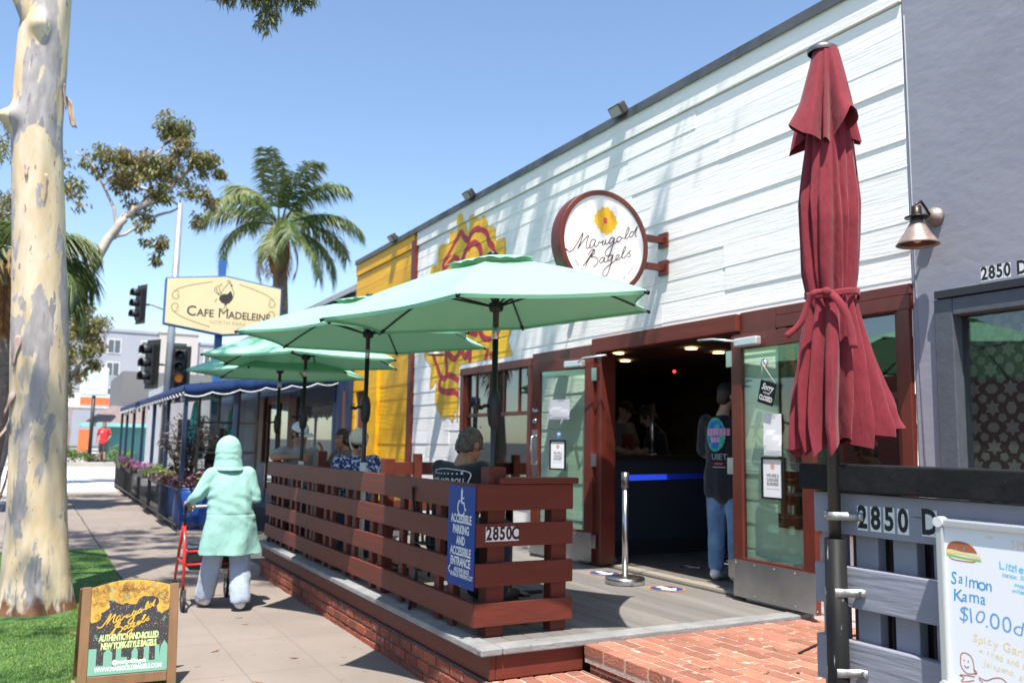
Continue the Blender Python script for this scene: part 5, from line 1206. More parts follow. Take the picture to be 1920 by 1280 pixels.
def far_gum(name, label, limbs, clumps, base, leafm, seed, L=0.20, W=0.035):
    t = thing(name, label, 'tree', base); r = random.Random(seed)
    mb = MB()
    for pts, a, b in limbs: limb(mb, pts, a, b, 8, 5, 0.02, r)
    mb.build('trunk', M_PALEB, t)
    mb = MB()
    for c, rad, n in clumps:
        for k in range(7):
            o = V((r.gauss(0,1),r.gauss(0,1),r.gauss(0,1))).normalized()*rad*0.7
            leaf_clump(mb, V(c)+o, rad*0.52, int(n*0.42), L*0.72, W*0.72, r, 0.55, 0.85)
    mb.build('crown', leafm, t); return t
# gum beyond the sign: white limbs reaching right
far_gum('gum_tree', 'far gum tree with white limbs reaching over the light pole', [
  ([(-0.9,22.4,0),(-0.75,22.3,2.0),(-0.4,22.2,3.4),(0.35,22,4.5),(0.78,22,5.6),(1.15,22,6.5),(1.55,22,7.0),(2.1,22,7.4),(2.45,22,7.9),(2.80,22,8.35),(3.0,22,8.6)],0.17,0.03),
  ([(0.55,22,5.3),(1.0,22,6.2),(1.3,22,6.3),(1.75,22,6.75)],0.06,0.025), ([(1.6,22,7.0),(2.0,22.2,6.95),(2.55,22.2,7.25)],0.06,0.02),
  ([(1.75,22,7.1),(1.9,22,7.6),(1.75,22,7.95),(2.0,22,8.6),(2.35,22,9.0)],0.05,0.02), ([(1.2,22,6.55),(0.9,22.1,7.4),(0.55,22.2,8.0),(0.2,22.3,8.3)],0.04,0.012),
  ([(-0.4,22.2,3.4),(-0.9,22.3,5.2),(-1.6,22.4,7.0),(-1.9,22.4,8.2)],0.12,0.04), ([(1.75,22,7.95),(1.5,22.1,8.2),(1.1,22.1,8.6)],0.03,0.012)],
  [((2.3,22,9.25),0.42,190),((2.75,22,8.75),0.5,260),((3.15,22.1,8.45),0.36,150),((2.15,22,8.2),0.32,130),((1.55,22.1,8.35),0.45,210),((1.35,22,7.75),0.42,200),((2.15,22,7.55),0.3,120),((3.05,22.1,7.55),0.36,110),((2.95,22.1,7.0),0.2,36),((2.05,22.2,6.35),0.3,90),((2.15,22.2,5.95),0.18,40),((1.75,22.1,6.75),0.26,70),((0.75,22.2,7.9),0.16,36),((3.45,22.1,8.35),0.22,70),((2.5,22,9.0),0.5,160),((1.9,22.1,8.0),0.4,110),((2.5,22.1,8.2),0.45,110),((0.95,22.1,8.3),0.4,110),((1.2,22.0,8.1),0.4,120),((0.5,22.3,8.2),0.3,50),((1.7,22.1,7.3),0.4,110),((2.7,22.1,7.8),0.4,80),((0.2,22.4,7.3),0.5,120),((-0.4,22.4,7.8),0.6,170),((-0.8,22.4,8.8),0.6,170),
   ((-1.8,22.4,8.0),0.8,330),((-1.2,22.3,6.6),0.7,260),((-2.2,22.4,7.0),0.7,260)], (-0.9,22.4,0), M_EUCF, 5)
far_gum('bushy_tree', 'olive green bushy tree low behind the mottled trunk', [([(0.2,31,0),(0.3,31,2.2),(0.55,31,4.2)],0.16,0.06),([(0.4,31,3.0),(1.2,31,4.4)],0.06,0.03)],
  [((0.7,31,4.6),0.85,420),((1.05,31,5.3),0.65,300),((0.55,31,5.7),0.6,260),((0.6,31,3.9),0.65,280),((1.25,31,4.25),0.5,170),((0.2,31,4.3),0.9,340),((0.35,31,3.2),0.5,150),((0.15,31,2.6),0.35,70)], (0.2,31,0), M_EUCF, 8, 0.22, 0.04)

def palm(name, label, base, top, fronds, seed, deads=9, tr=0.24, FL=3.4, leafn=64):
    t = thing(name, label, 'palm tree', base); r = random.Random(seed); top = V(top)
    mb = MB(); limb(mb, [V(base), V(base)*0.5+top*0.5+V((0.15,0,0)), top-V((0,0,0.6))], tr*1.25, tr, 14, 8); mb.build('trunk', M_PTRUNK, t)
    mb = MB(); mb.lathe([(tr*0.9,-1.7),(tr*1.5,-1.2),(tr*1.6,-0.6),(tr*1.1,-0.1),(tr*0.4,0.3)], top, seg=14)
    for k in range(14):
        a = r.uniform(0,6.28); mb.tube([top+V((0.12*cos(a),0.12*sin(a),-0.9)), top+V((0.34*cos(a),0.34*sin(a),-0.2+0.3*r.random()))], [0.07,0.03], 6)
    mb.build('crown_shaft', mat('palm_boots', (0.20,0.13,0.07), 0.85, (0.30,0.22,0.10), 6, bump=0.4, bscale=9), t)
    def frond(mb, az, el, L, curl, W, m=leafn*2, hang=0.75):
        d = V((cos(az), sin(az), 0)); p = top+d*0.1; ang = el; pts = [p.copy()]; N = 16
        for k in range(N):
            p = p+(d*cos(ang)+V((0,0,1))*sin(ang))*(L/N); pts.append(p.copy()); ang -= curl/N*(0.5+1.2*k/N)
        mb.tube(pts, [0.04-0.033*k/N for k in range(N+1)], 6)
        sd_ = d.cross(V((0,0,1)))
        for k in range(m):
            u = 0.22+0.78*k/m; i = min(int(u*N), N-1); f = u*N-i; q = pts[i]*(1-f)+pts[i+1]*f; tg = (pts[i+1]-pts[i]).normalized()
            ll = W*(0.55+0.6*sin(pi*min(1,(u-0.12)*1.05)))*r.uniform(0.85,1.15)
            for sg in (-1,1):
                o = (sd_*sg*r.uniform(0.55,1.0)+tg*r.uniform(0.35,0.75)+V((0,0,r.uniform(-hang,0.35-hang*0.5)))).normalized()
                w_ = tg*0.022; e1 = q+o*ll*0.55; e2 = q+o*ll+V((0,0,-0.30*ll))
                mb.add([q-w_*0.6, q+w_*0.6, e1+w_, e1-w_], [(0,1,2,3)]); mb.add([e1-w_, e1+w_, e2], [(0,1,2)])
    mb = MB()
    for (az, el, L, cu_) in fronds: frond(mb, az, el, L, cu_, 0.70)
    mb.build('crown', M_PALM, t)
    mb = MB()
    for k in range(deads): frond(mb, r.uniform(0,6.28), -0.7-0.5*r.random(), r.uniform(1.7,2.6), 1.2, 0.42, 40, 0.9)
    mb.build('dead_fronds', M_PALMD, t); return t
PF = [(-1.2,1.35,2.9,1.3),(-0.5,1.2,3.0,1.6),(-2.2,1.45,2.8,0.9),(-0.35,0.55,3.1,1.5),(0.1,0.35,3.0,1.7),(2.75,0.6,3.0,1.5),(-2.7,0.75,2.9,1.7),(3.4,0.05,2.9,1.9),(-0.1,-0.15,3.0,1.6),(-0.7,-0.4,2.6,1.3),(-1.6,0.2,2.2,1.7),(-2.0,-0.3,2.0,1.3),(0.9,0.9,2.9,1.5),(1.8,0.8,2.9,1.6),(2.4,1.2,2.8,1.4)]
palm('palm_tree', 'queen palm with hanging orange dead fronds behind the cream sign', (7.05,30,0), (6.85,30,9.1), PF, 4, deads=6)
palm('palm_tree', 'palm half hidden behind the mottled trunk at the left', (-1.0,20.4,0), (-0.85,20.4,5.1), [(0.2,0.6,1.9,2.0),(-0.5,0.25,1.8,1.9),(0.9,0.9,1.9,1.7),(2.9,0.5,1.9,1.8),(3.6,0.1,1.8,1.7),(2.2,1.1,1.9,1.6),(-0.1,-0.1,1.9,1.5),(-1.4,1.0,1.8,1.7),(1.5,1.3,1.8,1.4),(-2.2,0.6,1.8,1.8),(3.1,-0.3,1.6,1.3),(0.0,1.1,1.9,2.0),(-0.3,-0.5,1.7,1.2)], 9, deads=6, tr=0.15)

# ---------------------------------------------------------------- corner cafe with patio
M_NAVY = mat('navy_awning_cloth', (0.003,0.026,0.105), 0.95, (0.0025,0.022,0.09), 5, bump=0.08, bscale=200)
M_IRON = mat('black_iron', (0.014,0.014,0.016), 0.45)
M_BPOST = mat('navy_post_paint', (0.015,0.03,0.075), 0.45)
M_STUC = mat('pale_grey_stucco', (0.42,0.42,0.44), 0.8, (0.36,0.36,0.38), 3, bump=0.15, bscale=12)
cf = thing('cafe_building', 'blue clapboard corner cafe with dark window fronts beyond the yellow wing', 'building', (FX, 23, 0))
hol = [(16.1,18.6,0.9,2.30),(19.6,21.9,0.0,2.6)]
mb = siding(MB(), FX, YL+0.02, 30.5, [(4.30-0.22*(k+1), 4.30-0.22*k) for k in range(20)], hol, 30); mb.build('siding', M_BLUEW, cf)
mb = MB()
for (p, q, s_, t_) in cuts(YL+0.02, 30.5, 0.0, 4.5, hol): mb.b(FX+0.021, FX+0.2, p, q, s_, t_)
mb.b(FX+0.2, FX+9, 30.3, 30.5, 0, 4.5); mb.build('wall', M_STUC, cf)
mb = MB(); mb.add([(FX-0.10,YL+0.02,4.32),(FX-0.10,30.6,4.32),(FX+0.45,30.6,4.66),(FX+0.45,YL+0.02,4.66),(FX+0.45,YL+0.02,4.3),(FX+0.45,30.6,4.3)], [(0,1,2,3),(0,3,4),(1,5,2),(3,2,5,4),(0,4,5,1)])
mb.build('roof', mat('dark_shingle', (0.06,0.07,0.085), 0.8, (0.10,0.11,0.13), 8, bump=0.4, bscale=14), cf)
mb = MB(); mb.b(FX-0.05,FX+0.06,16.0,16.1,0.4,2.8); mb.b(FX-0.05,FX+0.06,18.6,18.72,0.4,2.8); mb.b(FX-0.05,FX+0.06,16.1,18.6,2.30,2.40); mb.b(FX-0.05,FX+0.06,16.1,18.6,0.8,0.9); wf = mb.build('window_frame', M_BPOST, cf)
mb = MB(); mb.b(FX+0.02,FX+0.03,16.1,18.6,0.9,2.3); mb.build('pane', M_WGLASS, wf)
mb = MB(); mb.b(FX+1.2,FX+1.25,15.3,22.4,0.3,2.7); mb.build('room_back', M_INT, cf)
mb = MB(); mb.b(FX-0.03,FX+0.05,19.6,19.72,0.38,2.6); mb.b(FX-0.03,FX+0.05,21.78,21.9,0.38,2.6); mb.b(FX-0.03,FX+0.05,19.72,21.78,2.45,2.6); mb.b(FX-0.03,FX+0.05,20.65,20.80,0.38,2.45)
cd = mb.build('door', mat('dark_red_door', (0.16,0.018,0.018), 0.4), cf); mb = MB(); mb.b(FX+0.0,FX+0.01,19.72,21.78,0.5,2.45); mb.build('door_glass', M_WGLASS, cd)
mb = MB(); mb.b(FX-0.12,FX-0.03,15.10,15.25,0.0,3.0); mb.b(FX-0.12,FX-0.03,15.62,15.80,0.0,2.8); mb.build('corner_trim', M_BPOST, cf)
mb = MB(); mb.b(FX-0.06,FX-0.0,15.26,15.60,0.38,2.5); mb.build('wood_panel', mat('warm_wood', (0.20,0.09,0.045), 0.6, (0.14,0.06,0.03), 5, stretch=(1,1,0.2)), cf)
mb = MB(); mb.b(FX-0.10,FX-0.03,22.0,22.9,1.0,2.6); mb.build('menu_panel', mat('warm_wood', (0.20,0.09,0.045)), cf)
mb = MB(); mb.b(FX-0.10,FX-0.03,18.8,19.5,1.3,2.5); mb.build('menu_panel', mat('warm_wood', (0.20,0.09,0.045)), cf)
# patio deck, roof awning on posts, scalloped valance
AX0, AY0, AY1, ATX, ATZ = 2.10, 15.75, 29.6, 4.9, 2.86
aw = thing('patio_awning', 'navy awning with white scalloped edging over the corner cafe patio', 'awning', (3.4, 22, 0))
mb = MB(); mb.grid(lambda a,b: V((AX0+(ATX-AX0)*a, AY0+(AY1-AY0)*b, 2.49+(ATZ-2.49)*a-0.012*sin(pi*((b*9)%1)))), 6, 72); mb.build('awning_cloth', M_NAVY, aw, solid=0.01)
def valance(fn, L, depth, pitch):
    """hanging scalloped band along fn(s), s in metres"""
    n = max(4, int(L/pitch)); mb = MB(); vs = []; nn = n*8
    low = []
    for i in range(nn+1):
        s_ = L*i/nn; k = (i % 8)/8; d = depth+0.055*sin(pi*k)-0.03*(1 if False else 0)
        p = fn(s_); vs += [p, p-V((0,0,d))]; low.append(p-V((0,0,d)))
    mb.add(vs, [(2*i,2*i+1,2*i+3,2*i+2) for i in range(nn)], smooth=True)
    v = mb.build('valance', M_NAVY, aw, solid=0.006)
    mb = MB(); mb.tube(low, 0.011, 6); mb.build('white_edging', M_STICK, v)
valance(lambda s_: V((AX0-0.01, AY0+s_, 2.485)), AY1-AY0, 0.13, 0.42)
valance(lambda s_: V((AX0+s_, AY0-0.01-0.0*s_, 2.485+s_*(ATZ-2.49)/(ATX-AX0))), ATX-AX0, 0.17, 0.42)
for y in (15.8,18.2,20.6,23.0,25.4,27.6,29.5):
    mb = MB(); mb.b(AX0+0.02,AX0+0.09,y,y+0.07,0.0,2.46); mb.build('post', M_BPOST, aw)
mb = MB(); mb.b(AX0+0.02,AX0+0.08,AY0+0.07,AY1,2.36,2.42); mb.build('beam', M_BPOST, aw)
mb = MB(); mb.beam((3.0,15.85,0),(3.0,15.85,2.6),0.07,0.07,up=(0,1,0)); mb.build('post', M_BPOST, aw)
mb = MB(); mb.beam((4.85,15.9,0),(4.85,15.9,2.8),0.09,0.09,up=(0,1,0)); mb.build('post', M_BPOST, aw)
for k in range(12):
    mb = MB(); mb.lathe([(0,-0.09),(0.03,-0.07),(0.036,-0.04),(0.02,0),(0.012,0.03),(0,0.03)], (AX0+0.05, 16.3+1.12*k, 2.30), seg=10)
    tag(mb.build('string_bulb', mat('bulb_white', (0.75,0.72,0.66), 0.3)), 'clear bulb of the string hung under the navy awning', 'bulb', 'string light bulbs under the navy awning')
gs = thing('glazed_screen', 'black framed glass wind screen at the end of the cafe patio', 'screen', (2.9, 15.95, 0))
mb = MB(); X0s, X1s, ysx = 2.40, 3.42, 15.95
for x in (2.40,2.74,3.08,3.42): mb.b(x-0.022,x+0.022,ysx-0.02,ysx+0.02,0.05,2.55)
for z in (0.08,1.02,1.32,1.85,2.50): mb.b(X0s+0.023,X1s-0.023,ysx-0.016,ysx+0.016,z-0.02,z+0.02)
mb.build('frame', M_IRON, gs); mb = MB(); mb.b(X0s,X1s,ysx-0.003,ysx+0.003,0.1,2.5); mb.build('pane', glass('screen_glass', (0.90,0.92,0.92), 0.02, 1.3), gs)
# far end wall of the patio, pale with a small dark window
ew = thing('pale_building', 'pale grey stucco building with a narrow dark window seen through the patio', 'building', (5.3, 33, 0))
mb = MB(); mb.b(3.6, 9.5, 30.62, 37, 0.0, 3.4); mb.build('wall', M_STUC, ew)
mb = MB(); mb.b(3.95,4.4,30.59,30.615,1.1,2.2); mb.build('window', mat('dark_pane', (0.02,0.022,0.026), 0.15), ew)
mb = MB(); mb.b(3.88,4.47,30.56,30.618,0.98,1.07); mb.build('window_sill', M_PAINT, ew)
# iron fence along the patio
ifn = thing('iron_fence', 'black iron railing round the cafe patio', 'fence', (AX0, 22, 0))
def rail_run(p, q):
    p, q = V(p), V(q); L = (q-p).length
    mb = MB(); mb.beam(p+V((0,0,0.86)), q+V((0,0,0.86)), 0.04, 0.03); mb.beam(p+V((0,0,0.12)), q+V((0,0,0.12)), 0.03, 0.03); mb.beam(p+V((0,0,0.70)), q+V((0,0,0.70)), 0.03, 0.02); mb.build('rail', M_IRON, ifn)
    n = int(L/0.17); mb = MB()
    for i in range(n+1):
        o = p+(q-p)*i/n; mb.beam(o+V((0,0,0.02)), o+V((0,0,0.86)), 0.013, 0.013, up=(0,1,0))
    k = mb.build('bars', M_IRON, ifn); k['kind'] = 'stuff'
rail_run((AX0-0.03,15.4,0),(AX0-0.03,29.6,0)); rail_run((AX0,15.4,0),(3.0,15.4,0))
M_FLP = leafmat('purple_flower', (0.33,0.09,0.34), (0.26,0.10,0.16), 0.3); M_PURL = leafmat('purple_foliage', (0.09,0.025,0.06), (0.13,0.05,0.06), 0.2); M_GRNL = leafmat('green_foliage', (0.10,0.17,0.03), (0.18,0.26,0.05), 0.3); M_DRY = mat('dark_twig', (0.05,0.04,0.035), 0.9)
r = random.Random(77)
for i, (y, m, m2, lb) in enumerate(((16.9,M_GRNL,M_PURL,'black rail planter with yellow green leaves nearest the patio corner'),(19.5,M_FLP,M_GRNL,'black rail planter full of purple flowers, second along the railing'),(22.3,M_FLP,M_PURL,'black rail planter with purple flowers and dark leaves, third along the railing'),(25.2,M_FLP,M_GRNL,'black rail planter with purple flowers farthest along the railing'))):
    t = thing('planter_box', lb, 'planter', (AX0-0.12, y, 0.72), group='flower boxes on the patio railing')
    mb = MB(); mb.b(AX0-0.27,AX0-0.055,y-0.55,y+0.55,0.74,0.90); mb.build('box', mat('planter_black', (0.045,0.042,0.04), 0.6), t, bevel=0.01)
    mb = MB()
    for k in range(7): leaf_clump(mb, (AX0-0.16+r.uniform(-0.06,0.06), y-0.68+0.225*k, 0.94+r.uniform(-0.03,0.06)), 0.13, 48, 0.07, 0.012, r, 0.1, 0.8)
    mb.build('flowers', m, t)
    mb = MB()
    for k in range(7): leaf_clump(mb, (AX0-0.16, y-0.68+0.225*k, 0.92), 0.13, 45, 0.10, 0.02, r, 0.6, 0.7)
    mb.build('foliage', m2, t)
for (x, y, lb) in ((1.98+0.38,15.95,'blue barrel planter with dark purple leaves nearest the patio corner'),(2.72,15.75,'blue barrel planter beside the glazed screen'),(2.42,18.6,'blue barrel planter farther back along the railing')):
    t = thing('barrel_planter', lb, 'planter', (x,y,0), group='blue barrel planters inside the railing')
    mb = MB(); mb.lathe([(0,0.0),(0.26,0.0),(0.29,0.1),(0.30,0.35),(0.29,0.62),(0.265,0.72),(0.24,0.72),(0.24,0.66),(0,0.66)], (x,y,0), seg=28); mb.build('barrel', mat('barrel_blue', (0.012,0.06,0.26), 0.35), t)
    mb = MB()
    for k in range(6): a = k; leaf_clump(mb, (x+0.16*cos(a), y+0.16*sin(a), 0.80+0.10*r.random()), 0.20, 55, 0.13, 0.028, r, 0.3, 0.8)
    mb.build('foliage', M_PURL, t)
mb = MB(); leaf_clump(mb, (2.52,15.55,0.86), 0.10, 90, 0.10, 0.03, r, 0.3); tag(mb.build('lime_plant', mat('lime_leaf', (0.32,0.52,0.03), 0.5, island=0.3, trans=0.3)), 'small lime green plant in front of the blue barrels', 'plant')
for (x, y, h_, lb) in ((2.30,16.1,2.0,'tall dark twiggy shrub by the patio corner post'),(2.75,16.3,1.9,'tall dark twiggy shrub behind the glazed screen'),(2.35,17.5,1.8,'tall dark twiggy shrub farther back behind the railing')):
    t = thing('twiggy_shrub', lb, 'shrub', (x,y,0), group='dark twiggy shrubs on the patio'); mb = MB(); ml = MB()
    for k in range(16):
        a = r.uniform(0,6.28); b = r.uniform(0.1,0.42); p = [V((x,y,0.6)), V((x+b*0.4*cos(a),y+b*0.4*sin(a),0.6+(h_-0.6)*0.5)), V((x+b*cos(a),y+b*sin(a),h_*r.uniform(0.75,1.0)))]
        q = limb(mb, p, 0.012, 0.004, 5, 4)
        for s_ in q[2:]: leaf_clump(ml, s_, 0.11, 9, 0.07, 0.014, r, 0.3)
    mb.build('stems', M_DRY, t); ml.build('leaves', leafmat('dark_leaf', (0.035,0.04,0.025), (0.07,0.045,0.045), 0.15), t)
tp = thing('folded_parasol', 'folded turquoise parasol standing inside the cafe patio', 'parasol', (2.68, 18.2, 0))
mb = MB(); mb.tube([(2.68,18.2,0),(2.68,18.2,2.35)], 0.022, 10); mb.build('pole', M_PVC, tp)
mb = MB(); mb.grid(lambda a,q: V((2.68,18.2,2.30-1.15*q))+V((cos(a*2*pi),sin(a*2*pi),0))*(0.05+0.12*q**0.7)*(1-0.25*abs(sin(a*8*pi))), 64, 14, wrap=True); mb.build('canopy', mat('turquoise_cloth', (0.13,0.60,0.52), 0.75, trans=0.1), tp)
tp2 = thing('folded_parasol', 'second folded turquoise parasol seen through the glazed screen', 'parasol', (3.72, 20.0, 0))
mb = MB(); mb.tube([(3.72,20,0),(3.72,20,2.3)], 0.022, 10); mb.build('pole', M_PVC, tp2)
mb = MB(); mb.grid(lambda a,q: V((3.72,20,2.2-1.1*q))+V((cos(a*2*pi),sin(a*2*pi),0))*(0.05+0.16*q**0.8)*(1-0.25*abs(sin(a*8*pi))), 64, 14, wrap=True); mb.build('canopy', MATS['turquoise_cloth'], tp2)
# cream pole sign
ps = thing('pole_sign', 'cream six sided cafe sign with a hen, on a blue pole', 'sign', (2.85, 17.2, 0))
PSY = 17.0; M_SBL = mat('sign_blue_paint', (0.03,0.12,0.32), 0.4)
mb = MB(); mb.b(2.80,2.93,17.2,17.33,0,5.05); mb.build('pole', M_SBL, ps)
HX = [(-1.06,-0.42),(0.0,-0.56),(1.06,-0.42),(1.06,0.42),(0.0,0.56),(-1.06,0.42)]; PSP = Plane((2.905,PSY,4.125), (1,0,0), (0,0,1))
mb = MB(); mb.prism([(a*1.022,b*1.05) for a,b in HX], PSP.at((0,0),-0.195), PSP.u, PSP.v, PSP.n*0.19); mb.build('cabinet', M_SBL, ps, bevel=0.01)
mb = MB(); mb.prism(HX, PSP.at((0,0),-0.0045), PSP.u, PSP.v, PSP.n*0.004); mb.build('sign_face', mat('sign_cream', (0.76,0.64,0.38), 0.4, (0.72,0.60,0.35), 2), ps)
mb = MB()
text_mb(mb, 'C', PSP, (-0.60,-0.165), 0.27, 0.95, 0.004, h=0.002); text_mb(mb, 'AFE', PSP, (-0.345,-0.185), 0.20, 0.95, 0.004, h=0.002); text_mb(mb, 'M', PSP, (-0.015,-0.165), 0.27, 1.0, 0.0, h=0.002); text_mb(mb, 'ADELEINE', PSP, (0.48,-0.185), 0.20, 0.90, 0.004, h=0.002)
mb.build('lettering', mat('sign_dark_ink', (0.035,0.032,0.03), 0.5), ps)
mb = MB(); text_mb(mb, 'NORTH PARK', PSP, (0.08,-0.345), 0.11, 1.02, 0.0, h=0.002); mb.build('small_lettering', mat('sign_tan_ink', (0.42,0.34,0.20), 0.5), ps)
mb = MB()
for sx in (-1,1):
    for sy in (-1,1):
        mb.ribbon(smoothpts([(sx*0.25,sy*0.44),(sx*0.55,sy*0.36),(sx*0.82,sy*0.26),(sx*0.95,sy*0.15),(sx*0.94,sy*0.06),(sx*0.87,sy*0.045),(sx*0.84,sy*0.10),(sx*0.88,sy*0.14)], 6), 0.016, PSP, 0.002)
        mb.ribbon(smoothpts([(sx*0.93,sy*0.20),(sx*0.86,sy*0.19),(sx*0.84,sy*0.155)], 5), 0.014, PSP, 0.0025)
mb.build('scroll_border', mat('sign_scroll', (0.30,0.21,0.08), 0.5), ps)
mb = MB(); mb.shape([tuple(p) for p in smoothpts([(-0.10,0.17),(-0.04,0.22),(0.04,0.23),(0.09,0.29),(0.13,0.23),(0.14,0.14),(0.09,0.06),(0.02,0.03),(-0.06,0.05),(-0.11,0.11),(-0.10,0.17)], 4)], PSP, 0.002)
mb.shape([(-0.02,0.05),(0.05,0.05),(0.015,-0.02)], PSP, 0.0022)
for l in ([(-0.09,0.18),(-0.05,0.30),(0.02,0.40),(0.06,0.45),(0.09,0.42),(0.13,0.33),(0.16,0.24),(0.14,0.15)], [(-0.10,0.19),(-0.17,0.30),(-0.14,0.38)], [(-0.11,0.19),(-0.20,0.26),(-0.19,0.35)], [(-0.08,0.20),(-0.12,0.34),(-0.07,0.42)], [(0.0,-0.01),(-0.01,-0.07),(-0.05,-0.08)], [(0.03,-0.01),(0.05,-0.07),(0.09,-0.08)], [(0.02,0.46),(0.05,0.50),(0.07,0.46),(0.10,0.47)], [(-0.14,0.12),(-0.19,0.05)]):
    mb.ribbon(smoothpts(l, 5), 0.011, PSP, 0.0024)
mb.disc((0.105,0.405), 0.022, PSP, 0.0026); mb.build('hen_emblem', mat('sign_dark_ink', (0.035,0.032,0.03), 0.5), ps)

# ---------------------------------------------------------------- signals and light pole at the corner
M_SIG = mat('signal_black', (0.018,0.018,0.018), 0.5); M_POLEG = mat('galvanised_pole', (0.34,0.37,0.39), 0.5, (0.28,0.31,0.33), 3, metal=0.4)
lp = thing('light_pole', 'tall grey street light pole rising behind the cream sign', 'light pole', (3.03, 26, 0))
mb = MB(); mb.tube([(3.01,26,0),(3.03,26,8.35)], [0.13,0.085], 14); mb.tube([(3.03,26,8.28),(2.6,25.9,8.5),(1.6,25.6,8.62)], 0.04, 8); mb.build('pole', M_POLEG, lp)
mb = MB(); mb.ob((1.35,25.55,8.62), V((0.3,0.06,0)), V((-0.02,0.11,0)), V((0,0,0.05))); mb.build('lamp_head', M_POLEG, lp, bevel=0.02)
def signal(name, label, c, face, hgt, bracket, lit=None):
    c = V(c); f = V(face).normalized(); sd_ = f.cross(V((0,0,1))).normalized(); t = thing(name, label, 'traffic light', c, group='traffic signal heads at the corner'); d = hgt/3
    mb = MB(); mb.ob(c, sd_*d*0.48, f*d*0.28, V((0,0,hgt/2))); mb.build('housing', M_SIG, t, bevel=0.02)
    mb = MB(); mb.ob(c-f*d*0.1, sd_*d*0.85, f*0.008, V((0,0,hgt*0.62))); mb.build('backplate', M_SIG, t)
    for k in (1,0,-1):
        o = c+V((0,0,k*d))+f*d*0.28
        mb = MB(); vs = []; n = 12
        for i in range(n+1):
            a = -0.55+(pi+1.1)*i/n; q = sd_*cos(a)*d*0.40+V((0,0,sin(a)*d*0.40)); vs += [o+q, o+q+f*d*0.62]
        mb.add(vs, [(2*i,2*i+1,2*i+3,2*i+2) for i in range(n)], smooth=True); mb.build('visor', M_SIG, t, solid=0.012)
        mb = MB(); mb.lathe([(0,0.02),(d*0.2,0.015),(d*0.36,0.0)], o, f, 16)
        mb.build('lens', lit if (lit and k == -1) else mat('lens_dark', (0.03,0.03,0.03), 0.2), t)
    mb = MB(); mb.tube([c-f*d*0.28]+[V(p) for p in bracket], 0.03, 8); mb.build('bracket', M_POLEG, t)
M_AMB = mat('walk_hand', (0.6,0.20,0.03), 0.5, emit=((1,0.30,0.05), 0.12))
signal('traffic_signal', 'traffic signal high on its own arm to the left of the cream sign', (2.15,26,5.30), (-0.92,-0.4,0), 0.90, [(2.45,26,5.32),(2.8,26,5.2),(3.02,26,4.7)])
signal('traffic_signal', 'lower traffic signal above the awning corner, facing left', (2.55,26,3.63), (-0.9,-0.45,0), 1.12, [(2.8,26,3.63),(3.0,26,3.63)])
signal('traffic_signal', 'lower traffic signal beside the pole with an orange lamp, facing us', (3.30,25.9,3.58), (-0.25,-0.97,0), 0.98, [(3.1,26,3.6)], M_AMB)

# ---------------------------------------------------------------- far background
def building(name, label, x0, x1, y0, y1, z0, z1, m, windows=(), par=0.0, wm=None):
    t = thing(name, label, 'building', ((x0+x1)/2, (y0+y1)/2, z0)); mb = MB(); mb.b(x0,x1,y0,y1,z0,z1); mb.build('wall', m, t)
    if par: mb = MB(); mb.b(x0-0.1,x1+0.1,y0-0.1,y1+0.1,z1,z1+par); mb.build('parapet', m, t)
    for (a, b, c, d) in windows:
        mb = MB(); mb.b(a-0.12,b+0.12,y0-0.05,y0-0.001,c-0.12,d+0.12); f = mb.build('window', M_PAINT, t)
        mb = MB(); mb.b(a,b,y0-0.06,y0-0.051,c,d); mb.build('pane', wm or mat('far_pane', (0.10,0.12,0.14), 0.1), f)
        if b-a < 2: mb = MB(); mb.b((a+b)/2-0.04,(a+b)/2+0.04,y0-0.075,y0-0.061,c,d); mb.build('mullion', M_PAINT, f)
    return t
M_AG = mat('apartment_grey', (0.40,0.41,0.45), 0.8, (0.36,0.37,0.41), 0.3); M_AB = mat('apartment_beige', (0.55,0.50,0.46), 0.8)
wins = [(x, x+1.25, z, z+1.5) for x in (6.0,9.6) for z in (2.6,5.7,8.7,11.4)]
building('apartment_building', 'pale grey five storey apartment block, left wing, far down the street', 2.4, 11.4, 110, 124, 0.4, 13.9, M_AG, wins, 0.35)
building('apartment_building', 'beige middle bay of the far apartment block with wide dark windows', 11.42, 15.9, 109.6, 124, 0.4, 14.1, M_AB, [(12.5,14.6,z,z+1.7) for z in (2.6,5.7,8.7,11.3)], 0.25, mat('dark_far_pane', (0.05,0.055,0.065), 0.1))
building('apartment_building', 'pale grey right wing of the far apartment block beside the blue pole', 15.92, 21.5, 110, 124, 0.4, 13.0, M_AG, [(x, x+1.2, z, z+1.5) for x in (16.8,19.4) for z in (2.6,5.7,8.5,10.8)], 0.3)
building('apartment_building', 'beige end of the far apartment block behind the awning', 21.52, 30, 109, 124, 0.4, 13.4, M_AB, [(x, x+1.2, z, z+1.5) for x in (23,26) for z in (5.7,8.5,10.8)], 0.3)
building('shop_building', 'low dark grey box building behind the awning', 3.2, 9.0, 45.2, 54, 0.4, 4.75, mat('box_grey', (0.17,0.17,0.17), 0.8))
building('shop_building', 'low building with a pink band along its roof behind the awning', 9.2, 26, 60, 70, 0.4, 5.6, M_STUC)
mb = MB(); mb.b(9.1,26,59.8,59.98,5.3,5.75); tag(mb.build('fascia_band', mat('pink_fascia', (0.6,0.25,0.38), 0.6)), 'pink fascia band on the low building behind the awning', 'fascia')
tbd = thing('shop_building', 'small turquoise building with a sloping brown roof at the far corner', 'building', (3.2, 44, 0.4))
mb = MB(); mb.b(2.4,4.6,43.2,45,0.44,2.1); mb.build('wall', mat('teal_wall', (0.10,0.33,0.34), 0.7), tbd)
